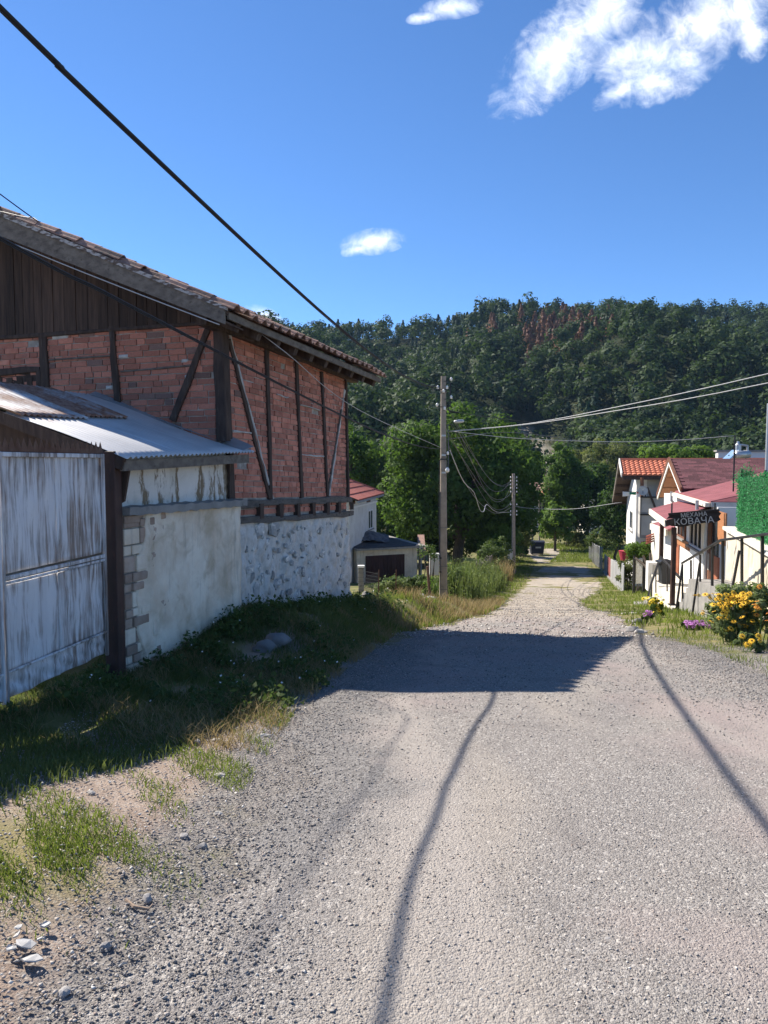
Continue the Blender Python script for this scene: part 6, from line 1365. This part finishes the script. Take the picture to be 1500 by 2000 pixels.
# ------------------------------------------------------------------ grass, weeds and gravel
def scatter(n, x0, x1, y0, y1, prob, rng):
    X = rng.uniform(x0, x1, n); Y = rng.uniform(y0, y1, n); k = rng.uniform(0, 1, n) < prob(X, Y); return X[k], Y[k]
def patch(X, Y, f=1.0, ph=0.0): return .5 + .5 * np.sin(2.3 * f * X + 1.1 * f * Y + ph) * np.cos(1.9 * f * Y - .8 * f * X + 2 * ph) + .25 * np.sin(6.1 * f * X + 5.3 * f * Y + ph)
def inverge(X, Y): return (X < xl(Y) - .05)
def grass_all():
    rng = np.random.default_rng(51); P_ = []
    def add(X, Y, h, wd, lean=.6):
        v, q, t = blades(X, Y, gz(X, Y) - .004, h, wd, rng, lean); P_.append((v, [q, t], np.repeat(np.clip(rng.normal(.55, .25, len(X)), 0, 1), 5)))
    # bright lawn patch near left
    X, Y = scatter(60000, -2.4, -.6, 2.0, 3.2, lambda X, Y: np.exp(-((X + 1.32) / .36) ** 2 - ((Y - 2.52) / .20) ** 2) * 1.3 * S(patch(X, Y, 3) * 1.6 - .1), rng); add(X, Y, rng.uniform(.012, .038, len(X)), rng.uniform(.0025, .005, len(X)), .9)
    X, Y = scatter(90000, -3.0, -.6, 2.6, 6.2, lambda X, Y: inverge(X, Y) * S(patch(X, Y, 1.7, 1) * 1.8 - .8) * .6, rng); add(X, Y, rng.uniform(.015, .05, len(X)), rng.uniform(.003, .006, len(X)), .9)
    # verges further down, both sides
    X, Y = scatter(26000, -.6, 1.6, 9.5, 16, lambda X, Y: inverge(X, Y) * (X > xl(Y) - 1.3) * S(patch(X, Y, 1.2, 2) * 1.6 - .2) * .6, rng); add(X, Y, rng.uniform(.03, .12, len(X)), rng.uniform(.007, .014, len(X)))
    X, Y = scatter(60000, -1.2, 7, 13, 34, lambda X, Y: inverge(X, Y) * (X > xl(Y) - 2.2 - .03 * Y) * S(patch(X, Y, .6, 2) * 1.7 - .3), rng); add(X, Y, rng.uniform(.05, .18, len(X)), rng.uniform(.012, .022, len(X)))
    X, Y = scatter(70000, 3.5, 14, 10.5, 52, lambda X, Y: (X > xr(Y) - .05) * (X < xr(Y) + 2.6) * S(patch(X, Y, .5, 3) * 1.9 - .25), rng); add(X, Y, rng.uniform(.05, .16, len(X)), rng.uniform(.012, .024, len(X)))
    X, Y = scatter(26000, 5, 15, 34, 66, lambda X, Y: inverge(X, Y) * (X > xl(Y) - 3.5) * S(patch(X, Y, .5, 4) * 1.9 - .3), rng); add(X, Y, rng.uniform(.08, .22, len(X)), rng.uniform(.02, .04, len(X)))
    X, Y = scatter(9000, 2.9, 5.5, 5.2, 10.5, lambda X, Y: (X > xr(Y) - .1) * S(patch(X, Y, 1.5, 5) * 1.7 - .3), rng); add(X, Y, rng.uniform(.03, .10, len(X)), rng.uniform(.004, .008, len(X)))
    X, Y = scatter(15000, 14, 24, 62, 82, lambda X, Y: (X > xr(Y) - 3) + (Y > 76), rng); add(X, Y, rng.uniform(.1, .3, len(X)), rng.uniform(.03, .05, len(X)))
    V_, F_, T_ = join(P_); tag(npmesh('grass', V_, F_, L_GRASS, None, T_), 'short green grass on the sunny verges', kind='stuff'); P_.clear()
    # shade-coloured grass by gate and stone wall, planted to the cast shadow's edge
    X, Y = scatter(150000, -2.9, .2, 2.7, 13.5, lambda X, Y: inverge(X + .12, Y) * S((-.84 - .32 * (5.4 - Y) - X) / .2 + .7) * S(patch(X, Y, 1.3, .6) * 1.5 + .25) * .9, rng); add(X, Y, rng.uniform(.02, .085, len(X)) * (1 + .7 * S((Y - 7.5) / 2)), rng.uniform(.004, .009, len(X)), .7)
    V_, F_, T_ = join(P_); tag(npmesh('shade_toned_grass', V_, F_, L_GRASSD, None, T_), 'grass coloured darker for the shade of the gate and house', kind='stuff'); P_.clear()
    # straw
    X, Y = scatter(60000, -2.7, .2, 4.2, 12, lambda X, Y: inverge(X, Y) * S(patch(X, Y, 1.1, 2.2) * 1.5 - .35) * .8, rng); add(X, Y, rng.uniform(.03, .13, len(X)), rng.uniform(.003, .007, len(X)), 1.4)
    X, Y = scatter(34000, -.2, 4.5, 10, 25, lambda X, Y: inverge(X, Y) * (X > xl(Y) - 1.6) * S(patch(X, Y, .7, .3) * 1.6 - .3), rng); add(X, Y, rng.uniform(.08, .30, len(X)), rng.uniform(.008, .014, len(X)), .8)
    X, Y = scatter(500, 6.2, 7.4, 42, 45, lambda X, Y: inverge(X, Y) * 1.0, rng); add(X, Y, rng.uniform(.5, 1.4, len(X)), rng.uniform(.02, .04, len(X)), .3)
    V_, F_, T_ = join(P_); tag(npmesh('dry_grass', V_, F_, L_DRY, None, T_), 'straw-coloured dry grass tufts on the left verge', kind='stuff'); P_.clear()
    # leafy weeds along the wall foot and in the shade
    n = 190; f = rng.uniform(0, 1, n); X = -1.95 + 1.75 * f + rng.normal(0, .22, n) + .22; Y = 8.2 + 5.0 * f + rng.normal(0, .35, n); hh = rng.uniform(.06, .24, n)
    X2, Y2 = scatter(260, -2.6, -.4, 5.0, 8.5, lambda X, Y: inverge(X, Y) * S(patch(X, Y, 1.3, .6) * 1.5 - .3), rng); X = np.concatenate([X, X2]); Y = np.concatenate([Y, Y2]); hh = np.concatenate([hh, rng.uniform(.06, .2, len(X2))])
    k = ~inverge(X, Y); X, Y, hh = X[~k], Y[~k], hh[~k]; Z = gz(X, Y); m = 26; a = rng.normal(0, 1, (len(X), m, 3)) * (hh[:, None, None] * np.array([.32, .32, 0])); zz = rng.uniform(.05, 1.0, (len(X), m)) * hh[:, None]
    C = (np.stack([X, Y, Z], 1)[:, None, :] + a + np.stack([0 * zz, 0 * zz, zz], -1)).reshape(-1, 3); v, q = leaf_quads(C, .024 * rng.uniform(.5, 1.5, len(C)), None, 0, rng, .55); P_.append((v, [q], np.repeat(rng.uniform(0, 1, len(C)), 4)))
    v, q, t = blades(X, Y, Z, hh * 1.1, np.full(len(X), .007), rng, .5); P_.append((v, [q, t], np.repeat(rng.uniform(0, 1, len(X)), 5)))
    V_, F_, T_ = join(P_); tag(npmesh('weeds', V_, F_, L_WEED, None, T_), 'leafy weeds growing along the foot of the walls', kind='stuff')
    # daisies: tiny white heads on the weeds
    n = 90; k = rng.integers(0, len(X), n); C = np.stack([X[k] + rng.normal(0, .1, n), Y[k] + rng.normal(0, .1, n), Z[k] + hh[k] * rng.uniform(.7, 1.2, n)], 1); v, q = leaf_quads(C, np.full(n, .010), np.tile([0, -.5, 1.], (n, 1)), 1.0, rng, 1.0)
    tag(npmesh('daisies', v, [q], M_WHITE, None, np.zeros(len(v))), 'tiny white wildflower heads among the shaded weeds', kind='stuff')
grass_all()
def gravelmat():
    m, t, b, o = newmat('loose_gravel'); tv = t.attr('tint'); r = t.new('ShaderNodeValToRGB'); t.l.new(tv, r.inputs[0])
    el = r.color_ramp.elements; el[0].color = (.13, .12, .112, 1); el[1].color = (.56, .54, .50, 1)
    for p_, c_ in ((.3, (.25, .232, .215, 1)), (.55, (.38, .35, .32, 1)), (.7, (.35, .27, .225, 1)), (.85, (.47, .435, .39, 1))): e = el.new(p_); e.color = c_
    t.l.new(r.outputs[0], b.inputs['Base Color']); b.inputs['Roughness'].default_value = .9; b.inputs['Specular IOR Level'].default_value = .2; return m
def gravel():
    rng = np.random.default_rng(61); vs, fs = ICO[1]; O = np.array([(1, 0, 0), (0, 1, 0), (-1, 0, 0), (0, -1, 0), (0, 0, 1), (0, 0, -1)], float); OF = np.array([(0, 1, 4), (1, 2, 4), (2, 3, 4), (3, 0, 4), (1, 0, 5), (2, 1, 5), (3, 2, 5), (0, 3, 5)])
    def put(X, Y, s, tint, lift=.3):
        n = len(X); a = rng.uniform(0, 6.28, n); c, si = np.cos(a), np.sin(a); v = O[None] * rng.uniform(.6, 1.25, (n, 6, 1)); v = v * (s[:, None, None] * np.stack([np.ones(n), rng.uniform(.6, 1, n), rng.uniform(.4, .8, n)], 1)[:, None, :]) + rng.normal(0, .18, (n, 6, 3)) * s[:, None, None]
        x = v[..., 0] * c[:, None] - v[..., 1] * si[:, None]; y = v[..., 0] * si[:, None] + v[..., 1] * c[:, None]; p = np.stack([x + X[:, None], y + Y[:, None], v[..., 2] + (gz(X, Y) + .008 + s * lift)[:, None]], -1)
        return p.reshape(-1, 3), (np.arange(n)[:, None, None] * 6 + OF[None]).reshape(-1, 3), np.repeat(tint, 6)
    parts = []
    # fine stones over the near road
    N = 85000; Y = 1.6 + 5.6 * rng.uniform(0, 1, N) ** 1.5; X = rng.uniform(-1.1, 3.7, N); k = (X > xl(Y) - .25) & (np.abs(X) < .62 * Y + .3); X, Y = X[k], Y[k]
    s = .0015 + .0044 * rng.uniform(0, 1, len(X)) ** 3; v, f, t = put(X, Y, s, np.clip(rng.normal(.52, .25, len(X)), 0, 1)); parts.append((v, [f], t))
    # coarse dark stones along the left edge
    N = 24000; Y = 1.7 + 7.5 * rng.uniform(0, 1, N) ** 1.3; X = xl(Y) + rng.normal(.12, .24, N); s = .0022 + .0075 * rng.uniform(0, 1, N) ** 3.5; v, f, t = put(X, Y, s, np.clip(rng.normal(.34, .24, N), 0, 1)); parts.append((v, [f], t))
    # crumbs on the verge soil
    N = 14000; Y = 1.8 + 3.6 * rng.uniform(0, 1, N); X = xl(Y) - rng.uniform(0, 1.6, N); s = .002 + .008 * rng.uniform(0, 1, N) ** 3.5; v, f, t = put(X, Y, s, np.clip(rng.normal(.62, .22, N), 0, 1)); parts.append((v, [f], t))
    # right edge and house-shadow stretch
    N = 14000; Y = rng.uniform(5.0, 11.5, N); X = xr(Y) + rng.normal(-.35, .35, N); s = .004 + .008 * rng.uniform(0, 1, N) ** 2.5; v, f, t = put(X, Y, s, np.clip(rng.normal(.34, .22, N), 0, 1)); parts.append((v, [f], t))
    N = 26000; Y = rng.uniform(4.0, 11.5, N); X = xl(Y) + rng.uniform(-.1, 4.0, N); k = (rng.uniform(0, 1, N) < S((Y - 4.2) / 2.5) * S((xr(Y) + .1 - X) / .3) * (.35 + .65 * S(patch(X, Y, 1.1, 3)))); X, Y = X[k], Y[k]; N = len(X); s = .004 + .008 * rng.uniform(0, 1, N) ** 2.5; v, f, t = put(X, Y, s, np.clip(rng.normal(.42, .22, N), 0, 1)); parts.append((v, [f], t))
    N = 9000; Y = 10.5 + 26 * rng.uniform(0, 1, N) ** 1.3; X = xl(Y) + (xr(Y) - xl(Y)) * rng.uniform(-.03, 1.03, N); s = .008 + .022 * rng.uniform(0, 1, N) ** 3; v, f, t = put(X, Y, s, np.clip(rng.normal(.62, .22, N), 0, 1)); parts.append((v, [f], t))
    V_, F_, T_ = join(parts); tag(npmesh('gravel', V_, F_, gravelmat(), None, T_), 'loose grey gravel strewn over the lane and its edges', kind='stuff')
gravel()
# ------------------------------------------------------------------ single stones and bits
def groundpt(px, py):
    r = ray(px, py); t = 1.0
    for _ in range(400):
        p = r * t
        if p.z < g0(p.x, p.y): break
        t += .02 + t * .004
    return V(p.x, p.y, g0(p.x, p.y))
def crag(size, seed, sub):
    """broken stone: rock cut by a few random planes"""
    mb = MB().rock((0, 0, 0), size, seed, sub + 1); r = random.Random(seed * 7 + 1)
    for _ in range(5):
        n = unit(V(r.uniform(-1, 1), r.uniform(-1, 1), r.uniform(-.4, 1))); h = n.length * min(size) * r.uniform(.75, 1.0) + abs(n.x) * (size[0] - min(size)) * .6
        mb.v = [tuple(Vector(v) - n * max(0, Vector(v).dot(n) - h)) for v in mb.v]
    return mb
def stone(px, py, size, label, mt, seed, cat='stone', Y=None, name='stone', group=None, sink=.2):
    p = groundpt(px, py) if Y is None else gb(px, Y); big = max(size) > .09; size = size if big else tuple(x * .7 for x in size); o = crag(size, seed, 2 if big else 1).build(name, mt, None, big); o.location = p + V(0, 0, size[2] * (1 - sink) - size[2] * .4); tag(o, label, cat, group); return o
stone(540, 1262, (.14, .11, .11), 'larger grey boulder in the shaded grass below the stone wall', M_GSTONE, 1, 'boulder')
stone(518, 1272, (.13, .10, .08), 'flatter grey boulder leaning against the larger one', M_GSTONE, 2, 'boulder')
stone(716, 1205, (.11, .10, .13), 'small grey rock in the weeds near the concrete post', M_GSTONE, 3, 'rock', Y=13.2)
for k, (px, Y, s_, lb) in enumerate(((797, 17.6, (.16, .14, .12), 'leftmost'), (815, 17.9, (.24, .18, .17), 'largest'), (833, 17.4, (.13, .12, .10), 'small round'), (840, 17.2, (.2, .14, .10), 'flat front'))):
    stone(px, 0, s_, lb + ' pale boulder at the foot of the utility pole', M_WSTONE, 10 + k, 'boulder', Y=Y, group='pale boulders by the pole')
for k, (px, py, s_, lb) in enumerate(((516, 1441, (.085, .03, .02), 'long flat white stone on the verge edge'), (428, 1522, (.05, .035, .022), 'white stone on the sunny verge below the grass'), (386, 1455, (.035, .03, .03), 'small white crumb of stone between grass tufts'), (420, 1450, (.04, .03, .02), 'pale flat pebble behind the grass tufts'), (426, 1595, (.035, .022, .016), 'pale oval stone at the gravel edge'), (395, 1663, (.035, .022, .02), 'grey-white stone on the dark gravel edge'), (288, 1768, (.030, .022, .026), 'grey stone beside the bent stick'), (360, 1640, (.03, .025, .02), 'brownish stone at the edge of the dark gravel'), (205, 1855, (.030, .022, .020), 'round grey stone low on the verge'), (125, 1945, (.032, .024, .02), 'dark stone near the bottom left corner'), (125, 1592, (.028, .02, .012), 'white pebble on the bare soil by the shadow edge'), (178, 1552, (.05, .022, .015), 'flat brown clod near the shadow edge'), (1188, 1843, (.026, .02, .010), 'dark flat stone alone on the gravel lane'), (1340, 1820, (.018, .015, .012), 'dark pebble on the reddish gravel patch'))):
    stone(px, py, s_, lb, M_GSTONE if 'dark' in lb or 'brown' in lb or 'grey stone' in lb or 'round' in lb else M_WSTONE, 30 + k)
for k, (px, py, s_, lb) in enumerate(((1243, 1228, (.13, .10, .06), 'grey rock at the corner of the right verge'), (1256, 1233, (.10, .07, .045), 'pale rock in front of the right verge corner'), (1232, 1216, (.08, .06, .03), 'small pale slab on the right verge grass'), (1250, 1205, (.10, .08, .06), 'stone beside the purple flowers on the right verge'), (1243, 1190, (.28, .12, .03), 'long pale slab of stone on the right verge'))):
    stone(px, 0, s_, lb, M_WSTONE if 'pale' in lb else M_GSTONE, 60 + k, Y=(11.4, 11.2, 12.5, 13.5, 17.0)[k])
# white broken shards on the soil, bottom left
for k, (px, py, a, s_) in enumerate(((48, 1868, .3, .032), (80, 1862, 1.0, .018), (60, 1898, .1, .033), (35, 1848, 2.0, .018), (22, 1880, .8, .02), (88, 1830, .5, .018), (36, 1838, 1.7, .018), (240, 1912, .4, .016))):
    p = groundpt(px, py); r = random.Random(k); poly = [V(math.cos(t) * s_ * r.uniform(.6, 1.1), math.sin(t) * s_ * .7 * r.uniform(.6, 1.1), r.uniform(0, .012)) for t in [i * 6.283 / 7 for i in range(7)]]
    o = MB().prism(poly, V(0, 0, .004)).build('shard', M_SHARD); o.location = p + V(0, 0, .016); o.rotation_euler = (r.uniform(-.3, .3), r.uniform(-.3, .3), a)
    tag(o, ('largest upper white broken shard on the soil', 'white shard right of the largest one', 'large lower white shard of the heap', 'small white shard above the heap', 'white shard at the left edge of the heap', 'white shard uphill near the grass', 'tiny white shard at the top of the heap', 'lone white chip right of the shard heap')[k], 'shard', 'white broken shards')
pts = [groundpt(*p) + V(0, 0, .012) for p in ((246, 1772), (262, 1780), (290, 1783), (298, 1779))]; tag(MB().tube(pts, [.005, .006, .005, .003], 6).build('stick', M_STICK), 'bent dry stick on the brown soil', 'stick')
# ------------------------------------------------------------------ flowers
def flower_mesh(name, pet, R, n=11, droop=-.15):
    mb = MB(); vs, fs = [], []
    for k in range(n):
        a = 2 * math.pi * k / n; w_ = .22; k0 = len(vs)
        for rr, aw, z in ((.22, w_ * .6, 0), (.68, w_, .03), (1.0, w_ * .25, droop)):
            for s_ in (-1, 1): vs.append((R * rr * math.cos(a + s_ * aw * .75 / max(rr, .5)), R * rr * math.sin(a + s_ * aw * .75 / max(rr, .5)), R * z))
        fs += [(k0, k0 + 1, k0 + 3, k0 + 2), (k0 + 2, k0 + 3, k0 + 5, k0 + 4)]
    mb.add(vs, fs); npet = len(fs); mb.lathe((0, 0, -.02 * R), [(.25 * R, 0), (.24 * R, .12 * R), (.12 * R, .26 * R)], 7)
    me = mb.mesh(name, pet); me.materials.append(M_SEED); me.polygons.foreach_set('material_index', [0] * npet + [1] * (len(me.polygons) - npet)); return me
FL_Y, FL_B, FL_O, FL_P = flower_mesh('flower', M_YEL, .036), flower_mesh('flower', M_YELB, .05), flower_mesh('flower', M_ORNG, .040), flower_mesh('flower', M_PURPLE, .034, 9)
def flowerbush(label, base, ctr, radii, heads, mesh, n, leafm, seed, per=60, leaf=.03, spread=None, cat='flowers', name='flower_bush', nclump=40):
    """clump of leafy stems with single flower heads standing out on the near and top side"""
    rng = np.random.default_rng(seed); rg = random.Random(seed); base, ctr = Vector(base), Vector(ctr); r = empty(name, base, label, cat)
    v, q, t, CC, nv = crown(np.array(ctr), radii, nclump, per, min(radii) * .28, leaf, rng, -.6, .3, .2); npmesh('foliage', v, [q], leafm, r, t, normals=nv); mb = MB()
    for k in range(n):
        hd = Vector(heads(rg)); up = unit(V(rg.uniform(-.7, .3), rg.uniform(-1.0, .3), rg.uniform(.35, 1.1))); M = up.to_track_quat('Z', 'Y').to_matrix() @ Matrix.Rotation(rg.uniform(0, 6), 3, 'Z') @ Matrix.Scale(rg.uniform(.75, 1.15), 3)
        place('flower', mesh, Matrix.Translation(hd) @ M.to_4x4(), r)
        if k % 2 == 0: mb.tube([hd - up * .005, hd.lerp(ctr, .4) - V(0, 0, .05), V(base.x + (hd.x - base.x) * .35, base.y + (hd.y - base.y) * .35, base.z)], .004, 4, False)
    mb.build('stem', M_STEM, r); return r
b = gb(1445, 9.3); c = P(1440, 1205, 9.3)
flowerbush('large bush of yellow coneflowers with dark centres by the railing', b, c, (.36, .34, .40), lambda rg: P(rg.gauss(1428, 28), 1158 + abs(rg.gauss(0, 27)), 9.3 + rg.uniform(-.5, -.15)), FL_Y, 110, L_SUSAN, 101, nclump=60)
b = gb(1495, 9.0); flowerbush('taller bush with few orange coneflowers at the right picture edge', b, P(1500, 1195, 9.0), (.26, .3, .42), lambda rg: P(rg.uniform(1470, 1530), rg.uniform(1140, 1215), 9.0 + rg.uniform(-.45, -.15)), FL_O, 18, L_SUSAN, 102)
b = gb(1462, 8.4); flowerbush('low group of orange-yellow coneflowers in front of the large bush', b, P(1462, 1258, 8.5), (.20, .15, .10), lambda rg: P(rg.uniform(1440, 1486), rg.uniform(1240, 1264), 8.35 + rg.uniform(-.1, .1)), FL_Y, 9, L_SUSAN, 103, nclump=16)
b = gb(1278, 15.2); flowerbush('bright yellow flower clump beside the porch corner', b, P(1279, 1195, 15.2), (.16, .16, .30), lambda rg: P(rg.gauss(1278, 9), rg.gauss(1176, 9), 15.2 + rg.uniform(-.15, .1)), FL_B, 30, L_VINE, 104, nclump=20)
b = gb(1360, 11.6); flowerbush('low cushion of purple flowers in front of the stair wall', b, P(1362, 1224, 11.6), (.24, .16, .07), lambda rg: P(rg.uniform(1337, 1388), rg.uniform(1213, 1226), 11.5 + rg.uniform(-.15, .15)), FL_P, 60, L_WEED, 105, nclump=16)
b = gb(1264, 13.2); flowerbush('small purple flower tuft on the right verge', b, P(1264, 1204, 13.2), (.10, .10, .06), lambda rg: P(rg.uniform(1256, 1273), rg.uniform(1193, 1203), 13.2 + rg.uniform(-.08, .08)), FL_P, 18, L_WEED, 106, nclump=8)
# ------------------------------------------------------------------ waste container at the end of the lane
p = gb(1050, 70); dz = .12; dm = empty('waste_container', p, 'dark wheeled waste container standing across the end of the lane', 'waste container')
W_, D_, H_ = 1.28, .95, 1.02
MB().hexa([p + V(x, y, dz) for x, y in ((-W_ * .44, -D_ * .4), (W_ * .44, -D_ * .4), (W_ * .44, D_ * .4), (-W_ * .44, D_ * .4))], [p + V(x, y, dz + H_) for x, y in ((-W_ / 2, -D_ / 2), (W_ / 2, -D_ / 2), (W_ / 2, D_ / 2), (-W_ / 2, D_ / 2))]).build('body', M_DUMP, dm, bevel=.03)
mb = MB(); prof = [(math.cos(t) * D_ * .54, math.sin(t) * .22) for t in [math.pi * i / 8 for i in range(9)]]; mb.prism([p + V(-W_ * .52, y, dz + H_ + z + .01) for y, z in prof], V(W_ * 1.04, 0, 0)); mb.build('lid', M_DUMP, dm)
for x in (-.45, .45):
    for y in (-.3, .3): MB().tube([p + V(x - .03, y, .09), p + V(x + .03, y, .09)], .09, 10).build('wheel', M_STEELD, dm)
MB().box(p + V(.05, -D_ * .475, dz + .62), (.5, .012, .14)).build('white_lettering_plate', M_BOX, dm)
for s_ in (-1, 1): MB().tube([p + V(s_ * (W_ / 2), -.1, dz + .8), p + V(s_ * (W_ / 2 + .09), -.1, dz + .8)], .03, 6).build('lifting_pin', M_STEELD, dm)
# ------------------------------------------------------------------ summer haze
hm = bpy.data.materials.new('summer_haze'); hm.use_nodes = True; t = NT(hm.node_tree); t.n.clear()
ho = t.new('ShaderNodeOutputMaterial'); pv = t.new('ShaderNodeVolumePrincipled'); pv.inputs['Color'].default_value = (.45, .68, 1.0, 1)
pv.inputs['Density'].default_value = .00012; pv.inputs['Anisotropy'].default_value = .0; t.l.new(pv.outputs[0], ho.inputs['Volume'])
o = MB().hexa([V(-980, -90, -14), V(980, -90, -14), V(980, 620, -14), V(-980, 620, -14)], [V(-980, -90, 105), V(980, -90, 105), V(980, 620, 105), V(-980, 620, 105)]).build('haze', hm); tag(o, kind='stuff')
